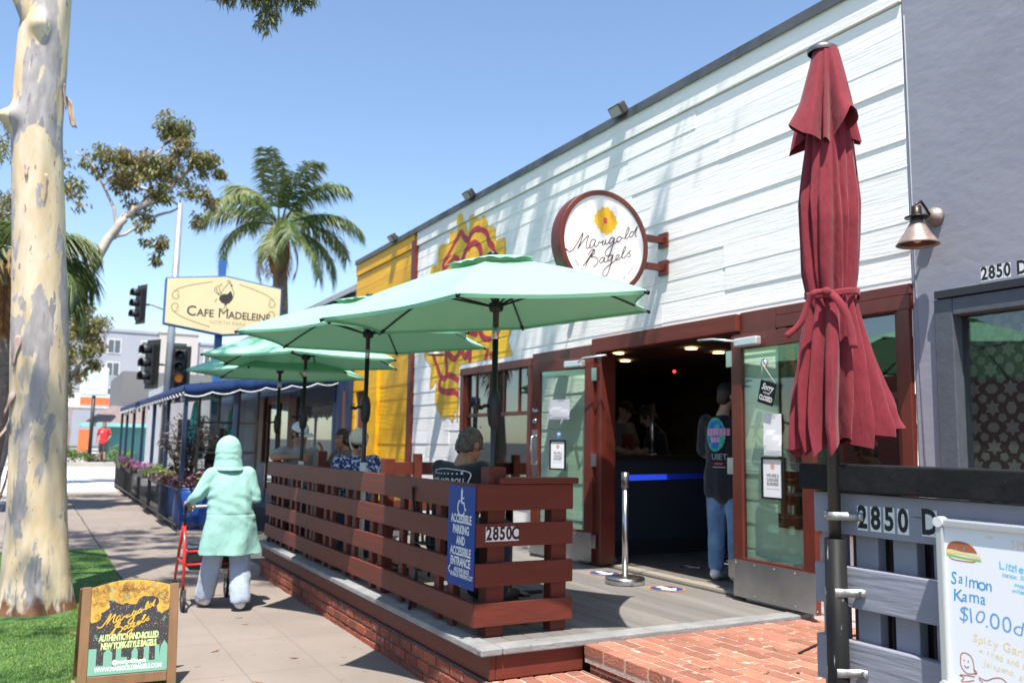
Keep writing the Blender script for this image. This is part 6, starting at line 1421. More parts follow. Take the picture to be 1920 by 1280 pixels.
mb = MB(); mb.add([(1.5,42.3,2.15),(5.2,42.3,2.15),(5.2,46,2.15),(1.5,46,2.15),(2.7,43.6,3.0),(5.0,43.6,3.0),(5.0,45,3.0),(2.7,45,3.0)], [(0,1,5,4),(1,2,6,5),(2,3,7,6),(3,0,4,7),(4,5,6,7),(0,3,2,1)]); mb.build('roof', mat('brown_shingle', (0.16,0.12,0.11), 0.85, (0.22,0.17,0.15), 6), tbd)
mb = MB(); mb.b(1.48,5.2,42.26,42.36,2.02,2.18); mb.b(1.46,1.56,42.36,46,2.02,2.18); mb.build('fascia', mat('teal_fascia', (0.22,0.55,0.52), 0.6), tbd)
bs = thing('billboard', 'pale mint square sign on a dark post at the far corner', 'sign', (1.85,42,0.4))
mb = MB(); mb.tube([(1.86,42.1,0.4),(1.86,42.1,3.4)], 0.08, 10); mb.build('pole', M_SIG, bs)
mb = MB(); mb.b(1.29,2.41,41.95,42.2,3.36,4.62); mb.build('panel', mat('mint_panel', (0.60,0.71,0.68), 0.4), bs, bevel=0.08)
BP = Plane((1.85,41.949,4.0), (1,0,0), (0,0,1)); mb = MB(); mb.disc((0,0.05),0.14,BP,0.002); mb.disc((0.05,0.22),0.06,BP,0.002); mb.ribbon([(0.36*cos(a),0.36*sin(a)+0.08) for a in [0.4+0.12*k for k in range(20)]],0.05,BP,0.002); mb.b(1.55,2.15,41.94,41.948,3.62,3.68)
mb.build('emblem', mat('mint_emblem', (0.46,0.58,0.56), 0.5), bs)
gst = thing('petrol_station', 'white and orange petrol station canopy in the far distance', 'petrol station', (2.5,72,0.5))
mb = MB(); mb.b(-2.0,4.8,70,78,3.7,4.7); mb.build('canopy', mat('canopy_white', (0.74,0.74,0.74), 0.5), gst); mb = MB(); mb.b(2.2,4.82,69.95,69.998,3.9,4.45); mb.b(-2.0,1.2,69.95,69.998,3.2,3.66); mb.build('orange_band', mat('station_orange', (0.75,0.16,0.05), 0.5), gst)
for x in (-1.0,1.6,4.2):
    mb = MB(); mb.b(x-0.2,x+0.2,71,71.4,0.5,3.7); mb.build('column', M_PAINT, gst)
mb = MB(); mb.b(0.6,1.5,70.3,70.8,0.5,2.3); mb.b(2.3,3.0,70.3,70.8,0.5,2.1); mb.build('pump', MATS['station_orange'], gst)
r = random.Random(5)
for (x, y, h_, lb) in ((0.75,41.6,0.75,'low green shrub at the far corner beside the mottled trunk'),(1.35,41.8,0.6,'low green shrub under the pale mint sign'),(2.05,42.4,0.45,'dark low planter shrub by the turquoise building'),(2.75,37.5,0.7,'dry grassy plant by the corner of the patio')):
    t = thing('shrub', lb, 'shrub', (x,y,0.42), group='shrubs at the far corner'); mb = MB()
    for k in range(7): leaf_clump(mb, (x+r.uniform(-0.35,0.35), y+r.uniform(-0.3,0.3), 0.42+h_*r.uniform(0.3,1.0)), 0.28, 60, 0.14, 0.03, r, 0.2)
    mb.build('leaves', M_GRNL if h_ > 0.5 else leafmat('dark_shrub', (0.05,0.06,0.03), (0.08,0.07,0.04)), t)
# the other side of the street, seen only in the shop windows
building('shopfront_across', 'cream shopfront across the street reflected in the windows', -27, -18, -2, 12, -0.15, 5.2, mat('cream_front', (0.5,0.42,0.32), 0.8))
building('shopfront_across', 'brick red shopfront across the street reflected in the windows', -27, -18, 12.3, 30, -0.15, 4.4, mat('red_front', (0.32,0.09,0.06), 0.8))
def car(x, y, col, label):
    t = thing('parked_car', label, 'car', (x,y,-0.15)); L, W_ = 4.4, 1.75
    prof = [(-2.2,0.35),(-2.18,0.75),(-1.95,0.92),(-1.05,0.98),(-0.45,1.42),(0.85,1.45),(1.55,1.02),(2.12,0.95),(2.2,0.6),(2.18,0.32)]
    mb = MB(); mb.prism([(a,b-0.15) for a,b in prof], (x-W_/2,y,0), (0,1,0), (0,0,1), (W_,0,0)); mb.build('body', mat('car_'+label.split()[0], col, 0.25, coat=0.6), t, bevel=0.06)
    gl = MB()
    for sx in (-1,1): gl.prism([(-0.9,0.86),(-0.42,1.22),(0.8,1.24),(1.3,0.88)], (x+sx*(W_/2+0.004),y,0), (0,1,0), (0,0,1), (sx*0.006,0,0))
    gl.build('side_glass', mat('car_glass', (0.02,0.022,0.025), 0.05), t)
    for sy in (-1.35,1.35):
        for sx in (-1,1):
            mb = MB(); mb.lathe([(0,-0.1),(0.31,-0.1),(0.33,0),(0.31,0.1),(0,0.1)], (x+sx*(W_/2-0.08),y+sy,0.18), (1,0,0), 20); mb.build('wheel', M_SIG, t)
car(-3.2, 3.6, (0.65,0.65,0.66), 'silver car parked at the kerb reflected in the shop window'); car(-3.2, 14.5, (0.08,0.09,0.11), 'dark car parked at the kerb beyond the mottled trunk, seen in reflection')
far_gum('street_tree', 'leafy street tree across the road reflected in the windows', [([(-14,7,0),(-14,7,3),(-13.8,7.2,5)],0.2,0.08)], [((-14,7,5.6),1.6,500),((-13,8,4.6),1.2,300),((-14.8,5.8,4.8),1.2,300)], (-14,7,-0.15), M_EUC, 3, 0.3, 0.07)
# ---------------------------------------------------------------- people
def skin(n, c): return mat(n, c, 0.5, tuple(k*0.82 for k in c), 14, 0.4, 0.7, spec=0.35)
SK_L = skin('skin_light', (0.52,0.30,0.21)); SK_T = skin('skin_tan', (0.40,0.20,0.125)); SK_D = skin('skin_brown', (0.26,0.13,0.085))
M_LIP = mat('lip', (0.33,0.12,0.10), 0.45); M_EYE = mat('eye_dark', (0.03,0.022,0.02), 0.2); M_EYEW = mat('eye_white', (0.7,0.68,0.65), 0.3)
def cloth_m(n, c, s=0.85, b=0.25): return mat(n, c, 0.85, tuple(k*s for k in c), 10, bump=b, bscale=34, sheen=0.2)
def frame(o, yaw):
    """local x right, y forward, z up; yaw = heading of 'forward' (0 = +Y, positive to the left)"""
    M = Matrix.Translation(V(o)) @ Matrix.Rotation(yaw, 4, 'Z'); return lambda p: M @ V(p)
def heading(dx, dy): return atan2(-dx, dy)
def wrinkle(freq, amp, seed=0, stretch=(1,1,0.6)):
    def f(p): return amp*(mnoise.noise(V((p.x*freq*stretch[0]+seed, p.y*freq*stretch[1], p.z*freq*stretch[2])))+0.5*mnoise.noise(V((p.x*freq*2.3, p.y*freq*2.3+seed, p.z*freq*1.5))))
    return f
def headframe(c, fwd, up=(0,0,1)):
    f = V(fwd).normalized(); u = V(up); u = (u-f*u.dot(f)).normalized(); rgt = f.cross(u)
    R = Matrix((rgt, f, u)).transposed(); c = V(c)
    return (lambda p: c+R@V(p)), R
def head_blob(b, c, fwd, up=(0,0,1), k=1.0):
    H, R = headframe(c, fwd, up)
    b.ell(H((0,-0.012*k,0.022*k)), (0.074*k,0.093*k,0.098*k), R); b.ell(H((0,0.022*k,-0.035*k)), (0.060*k,0.068*k,0.075*k), R)
    b.ell(H((0,0.060*k,-0.088*k)), (0.030*k,0.022*k,0.022*k), R); b.cap(H((0,0.083*k,0.012*k)), H((0,0.104*k,-0.026*k)), 0.009*k, 0.0135*k)
    b.ell(H((0,0.076*k,0.030*k)), (0.048*k,0.014*k,0.011*k), R)
    for s in (-1,1):
        b.ell(H((s*0.076*k,-0.012*k,-0.008*k)), (0.011*k,0.022*k,0.031*k), R); b.ell(H((s*0.040*k,0.060*k,-0.025*k)), (0.020*k,0.016*k,0.018*k), R)
def face_bits(parent, c, fwd, up=(0,0,1), k=1.0, eyes=True):
    H, R = headframe(c, fwd, up)
    b = MB(); bl = Blob()
    bl.ell(H((0,0.088*k,-0.058*k)), (0.022*k,0.009*k,0.0065*k), R); b.add(bl.mb.v, bl.mb.f, 0, True)
    b.build('lips', M_LIP, parent)
    if eyes:
        for s in (-1,1):
            bl = Blob(); bl.ell(H((s*0.031*k,0.079*k,0.006*k)), (0.0135*k,0.008*k,0.0065*k), R); m = MB(); m.add(bl.mb.v, bl.mb.f, 0, True)
            bl = Blob(); bl.ell(H((s*0.031*k,0.0845*k,0.006*k)), (0.0058*k,0.004*k,0.0058*k), R); m.add(bl.mb.v, bl.mb.f, 1, True); m.build('eye', [M_EYEW, M_EYE], parent)
            bl = Blob(); bl.cap(H((s*0.018*k,0.089*k,0.028*k)), H((s*0.047*k,0.080*k,0.029*k)), 0.004*k); m = MB(); m.add(bl.mb.v, bl.mb.f, 0, True); m.build('eyebrow', M_DRY, parent)
def hand_blob(b, w_, d, n, curl=0.5, side=1, k=1.0, spread=0.06):
    w_, d, n = V(w_), V(d).normalized(), V(n); n = (n-d*n.dot(d)).normalized(); l = d.cross(n)*side
    R = Matrix((l, d, n)).transposed()
    b.ell(w_+d*0.045*k, (0.040*k,0.054*k,0.015*k), R); b.cap(w_-d*0.02*k, w_+d*0.02*k, 0.024*k, 0.026*k)
    for i, (o, L) in enumerate(((0.030,0.072),(0.010,0.082),(-0.010,0.076),(-0.029,0.060))):
        p = w_+d*0.085*k+l*o*k; a = 0.12; dd = d+l*o*spread*20*0.3
        for q in range(3):
            a += curl*(0.55+0.45*q)*(1.0+0.06*i); v = (dd.normalized()*cos(a)+n*sin(a)); e = p+v*L*(0.45,0.32,0.25)[q]*k; b.cap(p, e, (0.0090,0.0085,0.0078)[q]*k, (0.0085,0.0078,0.0066)[q]*k, 8); p = e
    p = w_+d*0.025*k+l*0.032*k; v = (d*0.6+l*0.65+n*0.35).normalized(); e = p+v*0.042*k; b.cap(p, e, 0.012*k, 0.010*k, 8)
    v2 = (d*0.9+l*0.1+n*(0.3+curl*0.5)).normalized(); b.cap(e, e+v2*0.034*k, 0.010*k, 0.0075*k, 8)
def join_into(o, o2):
    bm = bmesh.new(); bm.from_mesh(o.data); bm.from_mesh(o2.data); bm.to_mesh(o.data); bm.free()
    for p in o.data.polygons: p.use_smooth = True
    bpy.data.objects.remove(o2)
def person(label, J, F, skinm, shirt=None, sleeve=0.5, pants=None, leg=1.0, shoes=None, k=1.0, group=None, girth=1.0, handspec=(None,None), face=True, headdir=(0,1,0), headup=(0,0,1), name='person', shirtlow=-0.10, wr=0.006, voxel=0.011, eyes=True):
    """J local joints, F frame function"""
    G = {a: F(p) for a, p in J.items()}
    o0 = F((0,0,0)); dirw = lambda v: (F(v)-o0)
    t = thing(name, label, 'person', o0, group=group)
    hd, hu = dirw(headdir), dirw(headup)
    b = Blob(); head_blob(b, G['head'], hd, hu, k)
    hb = G['head']-hu.normalized()*0.06*k-hd.normalized()*0.015
    b.cap(G['neck'], hb, 0.056*k, 0.052*k); b.cap(G['neck'], G['chest'], 0.065*k, 0.10*k)
    b.chain([G['shL'], G['chest'], G['shR']], [0.052,0.10,0.052]); b.chain([G['chest'], G['pelvis']], [0.100*girth,0.095*girth])
    for s in 'LR':
        b.chain([G['sh'+s], G['el'+s], G['wr'+s]], [0.048*k,0.040*k,0.027*k]); b.chain([G['hip'+s], G['kn'+s], G['an'+s]], [0.076*k,0.054*k,0.038*k]); b.chain([G['an'+s], G['to'+s]], [0.036*k,0.026*k])
    body = b.build('body', skinm, t, 0.0085, 5)
    for s, hs in zip('LR', handspec):
        hbk = Blob(); fw = (G['wr'+s]-G['el'+s]).normalized()
        if hs: d, n, curl = dirw(hs[0]), dirw(hs[1]), hs[2]
        else: d, n, curl = fw, dirw((1 if s == 'L' else -1, 0.3, 0)), 0.45
        hand_blob(hbk, G['wr'+s], d, n, curl, -1 if s == 'L' else 1, k); ho = hbk.build('hand', skinm, None, 0.0042, 3); join_into(body, ho)
    if face: face_bits(t, G['head'], hd, hu, k, eyes)
    if shirt:
        b = Blob(); b.chain([G['shL'], G['chest'], G['shR']], [0.068,0.122*girth,0.068]); b.cap(G['neck']-V((0,0,0.04)), G['chest'], 0.075, 0.12)
        up = (G['chest']-G['pelvis']).normalized(); xr = (G['shR']-G['shL']).normalized()
        for q, wdt in ((0.0,0.165),(0.3,0.160),(0.6,0.158),(0.9,0.162)):
            c = G['chest']*(1-q)+G['pelvis']*q
            for sx in (-1,0,1): b.ell(c+xr*sx*0.062*girth, (0.108*girth,(0.124 if sx else 0.138)*girth,0.13), None)
        low = G['pelvis']+up*shirtlow
        for sx in (-1,0,1): b.cap(G['pelvis']+xr*sx*0.07, low+xr*sx*0.075, (0.118 if sx else 0.135)*girth, (0.118 if sx else 0.135)*girth)
        for s in 'LR':
            a, e, w_ = G['sh'+s], G['el'+s], G['wr'+s]
            if sleeve <= 1: b.cap(a, a+(e-a)*sleeve, 0.068, 0.066)
            else: b.chain([a, e, e+(w_-e)*(sleeve-1)], [0.068,0.056,0.042])
        b.build('shirt', shirt, t, voxel, 5, wrinkle(9, wr, len(label)))
    if pants:
        b = Blob(); b.chain([G['hipL'], G['pelvis'], G['hipR']], [0.108,0.110,0.108])
        for s in 'LR':
            a, e, w_ = G['hip'+s], G['kn'+s], G['an'+s]
            if leg <= 1: b.cap(a, a+(e-a)*leg, 0.105, 0.088)
            else: b.chain([a, e, e+(w_-e)*(leg-1)], [0.103,0.080,0.068])
        b.build('trousers', pants, t, voxel, 5, wrinkle(10, wr, 3+len(label)))
    if shoes:
        for s in 'LR':
            a, e = G['an'+s], G['to'+s]; d = (e-a); d.z = 0; d.normalize(); c = (a+e)/2; c.z = min(a.z, e.z)+0.005
            R = Matrix((d.cross(V((0,0,1))), d, V((0,0,1)))).transposed(); b = Blob()
            b.ell(c+d*0.025, (0.046,0.135,0.048), R); b.cap(a-d*0.02-V((0,0,0.02)), a+V((0,0,0.015)), 0.048, 0.044); b.ell(c+d*0.085-V((0,0,0.008)), (0.048,0.07,0.036), R)
            zl = min(a.z, e.z)-0.037
            so_ = b.build('shoe', shoes, t, 0.007, 4)
            for v in so_.data.vertices: v.co.z = max(v.co.z, zl)
    return t, G, hd.normalized(), hu.normalized()
def hair_cap(parent, c, fwd, up, m, k=1.0, back=0.0, low=-0.02, name='hair', thick=0.010, front=0.055, amp=0.004):
    H, R = headframe(c, fwd, up); b = Blob(); b.ell(H((0,-0.014*k,0.026*k)), ((0.076+thick)*k,(0.095+thick)*k,(0.100+thick)*k), R)
    b.ell(H((0,-0.055*k,-0.02*k)), ((0.066+thick)*k,0.055*k,0.075*k), R)
    if back: b.ell(H((0,-0.075*k,-0.06*k-back/2)), (0.075*k,0.05*k,0.06*k+back/2), R)
    Ri = R.inverted(); c = V(c)
    def clip(p):
        q = Ri@(p-c)
        return (q.y > front*k and q.z < 0.062*k) or (q.z < low*k and q.y > -0.012*k) or q.z < (-0.085-back)*k
    return b.build(name, m, parent, 0.006, 3, lambda p: amp*mnoise.noise(p*60), clip)
STAND = dict(pelvis=(0,0,0.95), chest=(0,0.0,1.30), neck=(0,-0.01,1.47), head=(0,0.015,1.625), shL=(-0.175,0,1.415), shR=(0.175,0,1.415), elL=(-0.235,-0.03,1.13), elR=(0.235,-0.03,1.13), wrL=(-0.235,0.08,0.90), wrR=(0.235,0.08,0.90),
   hipL=(-0.09,0,0.90), hipR=(0.09,0,0.90), knL=(-0.10,0.015,0.49), knR=(0.10,0.015,0.49), anL=(-0.105,-0.01,0.08), anR=(0.105,-0.01,0.08), toL=(-0.125,0.15,0.045), toR=(0.125,0.15,0.045))
SIT = dict(pelvis=(0,-0.02,0.58), chest=(0,0.02,0.92), neck=(0,0.05,1.08), head=(0,0.09,1.225), shL=(-0.175,0.03,1.02), shR=(0.175,0.03,1.02), elL=(-0.23,0.10,0.76), elR=(0.23,0.10,0.76), wrL=(-0.15,0.33,0.78), wrR=(0.15,0.33,0.78),
   hipL=(-0.09,0.0,0.555), hipR=(0.09,0.0,0.555), knL=(-0.12,0.43,0.54), knR=(0.12,0.43,0.54), anL=(-0.12,0.42,0.09), anR=(0.12,0.42,0.09), toL=(-0.13,0.58,0.045), toR=(0.13,0.58,0.045))
def pose(base, **kw): d = dict(base); d.update(kw); return d
DZ = 0.386
M_WSHOE = mat('white_shoe', (0.74,0.74,0.74), 0.5, (0.66,0.66,0.66), 20)

# --- woman in the mint hooded coat with a walker, seen from behind
WC = (1.58, 8.40, 0.0); F = frame(WC, 0.0)
J = pose(STAND, pelvis=(0.02,0.0,0.86), chest=(0.0,0.03,1.16), neck=(-0.01,0.07,1.30), head=(-0.015,0.11,1.44), shL=(-0.165,0.04,1.245), shR=(0.17,0.04,1.245), elL=(-0.285,0.02,1.035), elR=(0.245,0.0,1.01), wrL=(-0.352,0.15,0.955), wrR=(0.20,0.20,0.955),
   hipL=(-0.08,0,0.80), hipR=(0.10,0,0.80), knL=(-0.105,0.09,0.44), knR=(0.125,-0.02,0.44), anL=(-0.135,0.18,0.085), anR=(0.125,-0.12,0.085), toL=(-0.15,0.33,0.045), toR=(0.14,0.03,0.045))
M_MINT = mat('mint_fleece', (0.285,0.50,0.44), 0.95, (0.26,0.465,0.41), 5, bump=0.30, bscale=28, stretch=(1,1,0.6), spec=0.2)
M_PALEBLUE = cloth_m('pale_blue_trousers', (0.36,0.42,0.53), 0.9)
t, G, hd, hu = person('person in a long mint hooded coat and pale blue trousers pushing a red walker', J, F, SK_L, None, 0, None, 1, M_WSHOE, 0.95, handspec=(((0.3,0.9,-0.35),(0.1,-0.4,-0.9),0.75),((0,1,-0.3),(0,-0.4,-0.9),0.75)))
b = Blob()
def pt(x, y, z): return V(WC)+V((x, y, z))
CW = [(0.50,0.275),(0.60,0.262),(0.75,0.238),(0.88,0.212),(1.0,0.205),(1.12,0.203),(1.20,0.19),(1.26,0.15),(1.30,0.10)]; CD = [(0.50,0.205),(0.75,0.185),(0.9,0.172),(1.05,0.165),(1.18,0.145),(1.26,0.11),(1.30,0.085)]
CXo = [(0.50,0.035),(0.8,0.022),(1.0,0.010),(1.25,-0.005)]; CYo = [(0.5,-0.02),(0.9,-0.01),(1.1,0.015),(1.28,0.055)]
b.mb.grid(lambda a, q: pt(interp(CXo, 0.5+0.8*q)+interp(CW, 0.5+0.8*q)*cos(2*pi*a), interp(CYo, 0.5+0.8*q)+interp(CD, 0.5+0.8*q)*sin(2*pi*a)*(0.9 if sin(2*pi*a) < 0 else 1), 0.5+0.8*q), 48, 30, wrap=True)
nb = len(b.mb.v); b.mb.f += [tuple(range(47,-1,-1)), tuple(nb-48+k for k in range(48))]; b.mb.m += [0,0]; b.mb.sm += [True,True]
b.cap(pt(-0.145,0.04,1.225), pt(0.15,0.04,1.225), 0.078, 0.078); b.cap(pt(-0.06,0.07,1.27), pt(0.04,0.07,1.27), 0.085)
b.chain([pt(-0.155,0.04,1.225), pt(-0.278,0.02,1.035), pt(-0.328,0.105,0.975)], [0.078,0.060,0.046]); b.chain([pt(0.16,0.04,1.225), pt(0.238,0.0,1.02), pt(0.20,0.15,0.965)], [0.078,0.062,0.047])
HD = b
fold = wrinkle(7, 0.011, 2, (1,1,0.5))
def coatfold(p):
    q = p-V(WC); v = fold(p)
    if q.z < 0.90: v += 0.014*(0.90-q.z)/0.37*sin(21*q.x+1.5*sin(5*q.z)+2*q.y)
    d = q.x*0.55+q.z; v -= 0.005*math.exp(-((q.z-0.868)/0.007)**2)
    v += 0.0065*sin(d*52+7*mnoise.noise(p*4))*math.exp(-((q.z-0.93)/0.10)**2)*(0.5+1.0*max(0,q.x/0.2)) + 0.0075*sin((q.z-q.x*0.8)*70+3*mnoise.noise(p*6))*math.exp(-((q.x+0.21)/0.06)**2-((q.z-1.05)/0.1)**2)
    return v
b.build('coat', M_MINT, t, 0.0095, 4, coatfold, lambda p: p.z < 0.512)
b = Blob(); HW = [(0,0.155),(0.10,0.132),(0.3,0.122),(0.55,0.121),(0.75,0.110),(0.88,0.085),(0.96,0.05),(1.0,0.012)]
b.mb.grid(lambda a, q: pt(-0.013+interp(HW, q)*cos(2*pi*a), 0.065+0.045*q+interp(HW, q)*1.05*sin(2*pi*a), 1.265+0.335*q), 40, 26, wrap=True)
nb = len(b.mb.v); b.mb.f += [tuple(range(39,-1,-1)), tuple(nb-40+k for k in range(40))]; b.mb.m += [0,0]; b.mb.sm += [True,True]
def hoodfold(p):
    q = p-V(WC); return 0.0022*sin(q.z*105+90*q.x*q.x+9*mnoise.noise(p*8))*math.exp(-((q.z-1.40)/0.06)**2)+0.006*mnoise.noise(p*8)
b.build('hood', M_MINT, t, 0.008, 4, hoodfold, lambda p: (p-V(WC)).y > 0.185 and (p-V(WC)).z > 1.33)
for s in 'LR':
    b = Blob(); a, k_, e = G['hip'+s], G['kn'+s], G['an'+s]
    b.chain([a, k_, e+V((0,-0.01,0.03))], [0.115,0.096,0.090])
    b.build('trouser_leg', M_PALEBLUE, t, 0.010, 4, wrinkle(8, 0.012, 5, (1.4,1.4,0.4)), lambda p: p.z < 0.085)
# red rolling walker
RW = thing('rolling_walker', 'red four wheeled walker pushed by the person in mint', 'walker', (1.47, 8.75, 0))
M_RED = mat('red_frame_paint', (0.55,0.022,0.018), 0.3, coat=0.4); M_RUB = mat('black_rubber', (0.02,0.02,0.02), 0.7)
xl, xr_ = 1.225, 1.72
for x in (xl, xr_):
    mb = MB(); mb.tube([(x,8.44,0.17),(x+0.005,8.52,0.50),(x,8.60,0.78)], 0.015, 10); mb.tube([(x,9.02,0.17),(x,8.84,0.50),(x,8.66,0.74)], 0.014, 10); mb.tube([(x,8.50,0.42),(x,8.86,0.42)], 0.012, 8); mb.build('side_frame', M_RED, RW)
    mb = MB(); mb.tube([(x,8.585,0.72),(x,8.60,0.86),(x,8.58,0.93),(x,8.50,0.955)], 0.0125, 10); mb.build('handle_tube', M_IRON, RW)
    mb = MB(); mb.tube([(x,8.57,0.94),(x,8.44,0.958)], 0.018, 10); mb.tube([(x,8.60,0.88),(x+0.0,8.48,0.905)], 0.006, 6); mb.build('grip', M_RUB, RW)
    for y in (8.42, 9.04):
        mb = MB(); mb.lathe([(0.062,-0.012),(0.088,-0.014),(0.096,-0.008),(0.096,0.008),(0.088,0.014),(0.062,0.012)], (x,y,0.097), (1,0,0), 24); wv = mb.build('wheel', M_RUB, RW)
        mb = MB(); mb.lathe([(0,-0.016),(0.014,-0.016),(0.016,-0.006),(0.062,-0.010),(0.062,0.010),(0.016,0.006),(0.014,0.016),(0,0.016)], (x,y,0.097), (1,0,0), 20); mb.build('hub', mat('grey_plastic', (0.18,0.18,0.18), 0.5), wv)
        mb = MB()
        for sx in (-1,1): mb.beam((x+sx*0.021,y,0.09),(x+sx*0.021,y+0.01,0.20),0.005,0.02)
        mb.build('fork', M_IRON, RW)
mb = MB(); mb.tube([(xl,8.53,0.40),(xr_,8.53,0.40)], 0.011, 8); mb.tube([(xl,8.53,0.52),(xr_,8.53,0.52)], 0.011, 8); mb.build('cross_bar', M_RED, RW)
mb = MB(); mb.b(xl+0.03,xr_-0.03,8.56,8.84,0.53,0.565); mb.build('seat', mat('walker_seat', (0.05,0.065,0.10), 0.5), RW, bevel=0.012)
mb = MB(); mb.b(xl+0.06,xr_-0.06,8.58,8.80,0.34,0.515); mb.build('bag', mat('bag_black', (0.015,0.015,0.016), 0.6), RW, bevel=0.02)
mb = MB(); mb.tube(smoothpts([(xl,8.60,0.86),(xl+0.06,8.76,0.90),((xl+xr_)/2,8.82,0.91),(xr_-0.06,8.76,0.90),(xr_,8.60,0.86)], 5), 0.016, 8); mb.build('back_bar', mat('grey_padding', (0.42,0.42,0.43), 0.6), RW)

# --- older man in a black T-shirt, seen from behind
F = frame((2.66,5.70,DZ), heading(0.88,0.46))
J = pose(SIT, chest=(0,0.04,0.885), neck=(0,0.095,1.045), head=(0.0,0.16,1.155), shL=(-0.19,0.05,0.99), shR=(0.19,0.05,0.99), elL=(-0.24,0.20,0.76), elR=(0.24,0.20,0.76), wrL=(-0.12,0.42,0.78), wrR=(0.12,0.42,0.78))
M_BTEE = cloth_m('black_tshirt', (0.012,0.013,0.016)); M_JEAN = cloth_m('dark_jeans', (0.018,0.026,0.06))
t, G, hd, hu = person('person with short grey hair in a black T-shirt bent over the nearest table', J, F, SK_T, M_BTEE, 0.75, M_JEAN, 1.95, mat('dark_shoe', (0.03,0.028,0.026), 0.5), headdir=(0.12,0.86,-0.5), headup=(0,0.5,0.86), girth=1.12, k=1.08)
M_GHAIR = mat('grey_brown_hair', (0.055,0.038,0.028), 0.6, (0.15,0.12,0.10), 40, bump=0.5, bscale=120)
hair_cap(t, G['head'], hd, hu, M_GHAIR, 1.08, 0, -0.015, thick=0.006, front=0.05)
# back print
o = F((0,-0.095,0.95)); bu = (F((1,0,0))-F((0,0,0))); bv = (F((0,0.22,1))-F((0,0,0)))
class Wrap:     # lettering that follows the rounded back of a shirt
    def __init__(s, F, y0, z0, k, r=0.25, lean=0.0, sink=0.0): s.F, s.y0, s.z0, s.k, s.r, s.lean, s.sink = F, y0, z0, k, r, lean, sink
    def at(s, p, h=0.0): x = p[0]*s.k; z = p[1]*s.k; return s.F((x, s.y0-h+x*x/s.r*0.9+z*s.lean+z*z*s.sink, s.z0+z))
BK = Wrap(F, -0.128, 0.905, 1.0, 0.26, 0.16, 1.0); mb = MB()
text_mb(mb, 'ROCK AND ROLL', BK, (0.0,0.0), 0.058, 0.62, 0.001, h=0.022)
mb.ribbon(smoothpts([(-0.15,-0.02),(-0.165,0.05),(-0.13,0.075),(-0.11,0.055)], 5), 0.006, BK, 0.023); mb.ribbon(smoothpts([(-0.135,0.075),(0.0,0.09),(0.135,0.075)], 6), 0.005, BK, 0.024); mb.ribbon(smoothpts([(0.15,-0.02),(0.165,0.05),(0.13,0.075),(0.11,0.055)], 5), 0.006, BK, 0.023)
for k in range(9): mb.disc((-0.12+0.03*k, 0.055), 0.006, BK, 0.024, seg=8)
mb.build('back_print', M_STICK, t)

# --- man in the white cap leaning on the rail
F = frame((2.62,10.0,DZ), heading(0.15,-1.0))
J = pose(SIT, head=(0.02,0.10,1.255), neck=(0,0.05,1.10), chest=(0,0.02,0.93), shL=(-0.19,0.03,1.04), shR=(0.19,0.03,1.04), elR=(0.36,0.02,1.005), wrR=(0.10,0.20,0.995), elL=(-0.24,0.12,0.78), wrL=(-0.13,0.34,0.80))
# his right arm lies along the top of the fence (local +x is world -x because he faces us)
J['elR'] = (0.33,0.10,0.985); J['wrR'] = (0.12,0.27,0.985)
t, G, hd, hu = person('person in a white cap and grey T-shirt resting one arm on the fence', J, F, SK_T, cloth_m('grey_tshirt', (0.30,0.32,0.35)), 0.62, cloth_m('dark_shorts', (0.03,0.035,0.05)), 1.9, M_WSHOE, headdir=(-0.35,0.85,-0.38), headup=(0,0.38,0.9), k=1.05)
hair_cap(t, G['head'], hd, hu, mat('dark_hair', (0.02,0.014,0.011), 0.5), 1.03, 0, -0.03, thick=0.004)
def cap(parent, c, fwd, up, m, k=1.0, brim=True, crown=True, visor_only=False):
    H, R = headframe(c, fwd, up); Ri = R.inverted(); c = V(c)
    if crown:
        b = Blob(); b.ell(H((0,-0.010*k,0.035*k)), (0.090*k,0.108*k,0.100*k), R); b.build('cap_crown', m, parent, 0.006, 3, None, lambda p: (Ri@(p-c)).z < 0.042*k)
    if visor_only:
        mb = MB(); mb.grid(lambda a,q: H((0.092*k*cos(2*pi*a), -0.008*k+0.110*k*sin(2*pi*a), (0.030+0.042*q)*k)), 40, 2, wrap=True); mb.build('visor_band', m, parent, solid=0.004)
    if brim:
        mb = MB(); mb.grid(lambda a,q: H((0.088*k*cos(pi*(0.08+0.84*a))*(1+0.06*q), (0.045+0.075*sin(pi*(0.08+0.84*a)))*k+q*0.070*k*sin(pi*(0.05+0.9*a)), (0.050-0.012*q-0.022*cos(pi*(0.08+0.84*a))**2)*k)), 20, 6); mb.build('cap_brim', m, parent, solid=0.003)
    return H
M_WCAP = mat('white_cap', (0.74,0.74,0.78), 0.7)
H = cap(t, G['head'], hd, hu, M_WCAP, 1.05)
class HP:
    def __init__(s, H, k): s.H, s.k = H, k
    def at(s, p, h=0.0): x = p[0]; return s.H((x, (0.102+h)*s.k-x*x*5.0-(p[1]-0.07)**2*3.0, p[1]))
mb = MB(); text_mb(mb, 'M', HP(H,1.05), (0,0.078), 0.032, 1, 0.001, h=0.006); mb.build('cap_emblem', mat('cap_emblem', (0.06,0.2,0.16), 0.6), t)

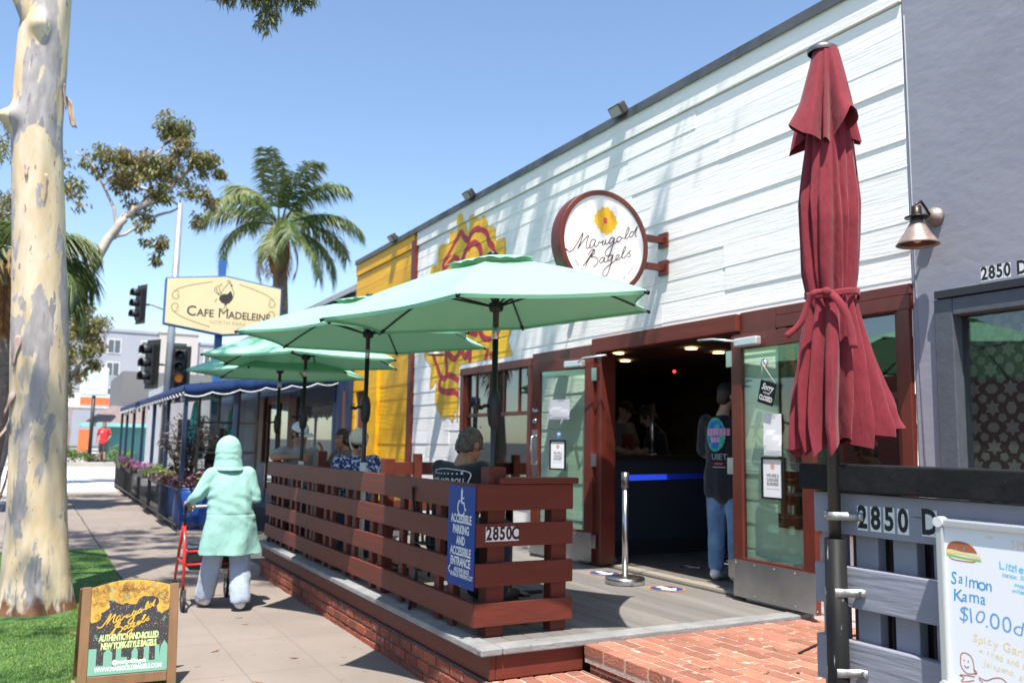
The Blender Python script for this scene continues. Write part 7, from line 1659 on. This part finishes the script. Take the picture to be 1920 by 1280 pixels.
# --- blonde woman in sunglasses, visor and blue floral top
F = frame((2.79,8.35,DZ), heading(-0.25,-1.0))
J = pose(SIT, head=(0,0.13,1.165), neck=(0,0.06,1.035), chest=(0,0.02,0.885), shL=(-0.165,0.03,0.985), shR=(0.165,0.03,0.985))
fl = mat('blue_floral_cloth', (0.018,0.035,0.14), 0.8, (0.55,0.60,0.72), 34, 0.53, 0.56, detail=2)
t, G, hd, hu = person('person with pale blonde hair, sunglasses and a blue floral top behind the fence', J, F, SK_L, fl, 0.7, cloth_m('navy_trousers', (0.03,0.04,0.08)), 1.9, M_WSHOE, headdir=(-0.05,0.9,-0.42), headup=(0,0.42,0.9), k=0.97, eyes=False)
hair_cap(t, G['head'], hd, hu, mat('pale_blonde_hair', (0.74,0.62,0.45), 0.5, (0.82,0.74,0.60), 30, bump=0.5, bscale=80), 0.97, 0.02, -0.06, thick=0.019, front=0.05, amp=0.010)
H, R = headframe(G['head'], hd, hu); mb = MB()
for s in (-1,1): mb.shape([(0,0)]*0 or [(0.034*s+0.028*cos(a), 0.004+0.021*sin(a)*(1 if sin(a) < 0 else 0.75)) for a in [2*pi*i/18 for i in range(18)]], Plane(H((0,0.099,0)), H((-1,0,0))-H((0,0,0)), H((0,0,1))-H((0,0,0))), 0.002)
mb.tube([H((-0.07,0.092,0.014)), H((-0.03,0.102,0.018)), H((0.03,0.102,0.018)), H((0.07,0.092,0.014))], 0.004, 6)
for s in (-1,1): mb.tube([H((s*0.066,0.093,0.013)), H((s*0.080,0.0,0.008))], 0.0035, 6)
mb.build('sunglasses', mat('dark_lens', (0.012,0.01,0.01), 0.08), t)
cap(t, G['head'], hd, hu, mat('cream_visor', (0.66,0.60,0.50), 0.7), 1.03, False, False, True)

# --- dark haired woman further back
F = frame((3.15,9.75,DZ), heading(-0.95,-0.3))
J = pose(SIT, head=(0,0.09,1.19), elR=(0.22,0.15,0.80), wrR=(0.12,0.27,1.02), elL=(-0.22,0.12,0.78))
t, G, hd, hu = person('person with long dark hair, one hand raised, behind the blonde diner', J, F, SK_T, cloth_m('tan_top', (0.20,0.13,0.09)), 0.5, cloth_m('black_trousers', (0.015,0.015,0.017)), 1.9, M_WSHOE, handspec=(None,((0,0.25,1),(0.2,0.9,-0.2),0.2)), k=0.97)
hair_cap(t, G['head'], hd, hu, mat('black_brown_hair', (0.022,0.015,0.012), 0.4, (0.05,0.032,0.024), 30, bump=0.5, bscale=80), 0.97, 0.24, -0.06, thick=0.014, front=0.045, amp=0.008)

# --- customer standing in the doorway
vd = V((5.42,5.95,0)).normalized(); F = frame((5.44,5.93,DZ), heading(0.93, 0.36))
J = pose(STAND, head=(0.02,0.05,1.645), elL=(-0.225,0.03,1.13), wrL=(-0.17,0.24,1.05), elR=(0.225,0.03,1.13), wrR=(0.15,0.25,1.08), knL=(-0.09,0.02,0.49), anL=(-0.085,-0.02,0.08), toL=(-0.10,0.15,0.045))
t, G, hd, hu = person('person in a black printed T-shirt, jeans and white trainers waiting in the doorway', J, F, SK_L, cloth_m('black_print_tshirt', (0.011,0.012,0.017)), 0.9, mat('blue_jeans', (0.085,0.18,0.34), 0.85, (0.17,0.30,0.48), 5, 0.4, 0.65, bump=0.25, bscale=40, sheen=0.1), 1.86, mat('white_trainer', (0.70,0.70,0.72), 0.5), headdir=(0.45,0.9,-0.12), shirtlow=-0.15, wr=0.009)
hair_cap(t, G['head'], hd, hu, mat('short_brown_hair', (0.05,0.032,0.022), 0.6), 1.0, 0, -0.01, thick=0.004)
cap(t, G['head'], hd, hu, mat('black_cap', (0.012,0.012,0.014), 0.7), 1.0)
BK = Wrap(F, -0.128, 1.25, 1.0, 0.30, 0.0, 0.15); cols = [mat('print_blue', (0.03,0.16,0.55), 0.7), mat('print_green', (0.06,0.50,0.30), 0.7), mat('print_pink', (0.72,0.35,0.52), 0.7), mat('print_grey', (0.30,0.33,0.40), 0.7), mat('print_red', (0.6,0.08,0.08), 0.7)]
mb = MB()
def pgrid(c, rx, ry, h, mi, n=30):
    for i in range(n):
        for j in range(n):
            q = [(c[0]+rx*(2*(i+a)/n-1), c[1]+ry*(2*(j+b_)/n-1)) for a, b_ in ((0,0),(1,0),(1,1),(0,1))]
            m_ = (sum(p[0] for p in q)/4-c[0], sum(p[1] for p in q)/4-c[1])
            if (m_[0]/rx)**2+(m_[1]/ry)**2 < 1: mb.add([BK.at(p, h) for p in q], [(0,1,2,3)], mi(m_) if callable(mi) else mi)
pgrid((-0.02,0.045), 0.095, 0.15, 0.016, lambda m_: 1 if mnoise.noise(V((m_[0]*22,m_[1]*16,4))) > 0.05 or (m_[0]/0.095)**2+(m_[1]/0.15)**2 > 0.78 else 0)
for i in range(7): mb.add([BK.at(q, 0.0195) for q in ((-0.10+0.031*i,0.035),(-0.074+0.031*i,0.035),(-0.074+0.031*i,0.10),(-0.10+0.031*i,0.10))], [(0,1,2,3)], 2)
for i in range(3): mb.add([BK.at(q, 0.0195) for q in ((-0.06+0.03*i,-0.025),(-0.035+0.03*i,-0.025),(-0.035+0.03*i,0.022),(-0.06+0.03*i,0.022))], [(0,1,2,3)], 2)
text_mb(mb, 'UIET', BK, (0.015,-0.155), 0.075, 0.95, 0.0012, h=0.0185, mi=3); mb.add([BK.at(q, 0.0185) for q in ((-0.03,-0.222),(0.05,-0.222),(0.05,-0.205),(-0.03,-0.205))], [(0,1,2,3)], 4); mb.add([BK.at(q, 0.0185) for q in ((-0.05,-0.25),(0.07,-0.25),(0.07,-0.24),(-0.05,-0.24))], [(0,1,2,3)], 3)
mb.build('back_print', cols, t)

# --- two people behind the counter
F = frame((6.42,8.85,DZ), heading(0.35,-0.9)); J = pose(STAND, elR=(0.22,0.08,1.13), wrR=(0.12,0.28,1.08), elL=(-0.22,0.08,1.13), wrL=(-0.12,0.28,1.08), head=(0,0.05,1.61))
t, G, hd, hu = person('person in grey T-shirt, dark cap and red apron behind the counter', J, F, SK_L, cloth_m('mid_grey_tshirt', (0.16,0.165,0.18)), 0.7, M_JEAN, 1.95, mat('dark_shoe', (0.03,0.028,0.026), 0.5), headdir=(0.1,0.9,-0.35), headup=(0,0.35,0.9))
cap(t, G['head'], hd, hu, MATS['black_cap'], 1.0); mb = MB(); mb.grid(lambda a,q: F((-0.19+0.38*a, 0.150-0.30*(a-0.5)**2, 1.33-0.75*q)), 10, 12); mb.build('apron', cloth_m('red_apron', (0.20,0.025,0.022)), t, solid=0.004)
F = frame((6.66,8.35,DZ), heading(-0.75,0.65)); J = pose(STAND, chest=(0,0.06,1.27), neck=(0,0.12,1.42), head=(0,0.18,1.545), shL=(-0.175,0.08,1.37), shR=(0.175,0.08,1.37), elL=(-0.25,0.18,1.12), wrL=(-0.16,0.36,1.10), elR=(0.25,0.18,1.12), wrR=(0.16,0.36,1.10))
t, G, hd, hu = person('person in a black T-shirt leaning beside the counter post', J, F, SK_L, cloth_m('black_tshirt', (0.012,0.013,0.016)), 0.7, M_JEAN, 1.95, mat('dark_shoe', (0.03,0.028,0.026), 0.5), headdir=(0,0.85,-0.5), headup=(0,0.5,0.85))
hair_cap(t, G['head'], hd, hu, mat('dark_hair', (0.02,0.014,0.011), 0.5), 1.0, 0.02, -0.03, thick=0.012)
# --- figure in dark clothes at the cafe screen
F = frame((2.98,16.9,0.0), heading(0.3,1.0)); t, G, hd, hu = person('person with dark hair in navy clothes standing by the glazed screen', pose(STAND), F, SK_D, cloth_m('navy_shirt', (0.015,0.022,0.05)), 1.9, cloth_m('black_trousers', (0.015,0.015,0.017)), 1.95, mat('dark_shoe', (0.03,0.028,0.026), 0.5), k=1.0)
hair_cap(t, G['head'], hd, hu, mat('black_brown_hair', (0.022,0.015,0.012)), 1.0, 0.05, -0.05, thick=0.02)
# --- walker in red far down the pavement
F = frame((2.36,41.8,0.47), heading(-0.15,-1.0)); J = pose(STAND, elL=(-0.27,-0.05,1.15), wrL=(-0.22,0.16,1.02), elR=(0.26,-0.08,1.14), wrR=(0.28,-0.02,0.90), knL=(-0.09,0.10,0.49), anL=(-0.09,0.16,0.09), toL=(-0.09,0.32,0.06), knR=(0.10,0.0,0.49), anR=(0.10,-0.12,0.09), toR=(0.10,0.03,0.045))
t, G, hd, hu = person('person in a red shirt and black shorts walking far down the pavement', J, F, SK_T, cloth_m('red_shirt', (0.60,0.02,0.025)), 0.7, cloth_m('black_shorts', (0.02,0.02,0.022)), 0.95, mat('dark_shoe', (0.03,0.028,0.026), 0.5))
hair_cap(t, G['head'], hd, hu, mat('brown_hair', (0.10,0.06,0.035), 0.5), 1.0, 0, -0.03, thick=0.008)
mb = MB(); o = Plane(F((0,0.19,1.30)), F((1,0,0))-F((0,0,0)), (0,0,1)); mb.disc((0.07,0.02), 0.035, o, -0.012); mb.build('shirt_badge', M_STICK, t)
bpy.data.scenes.remove(SC)
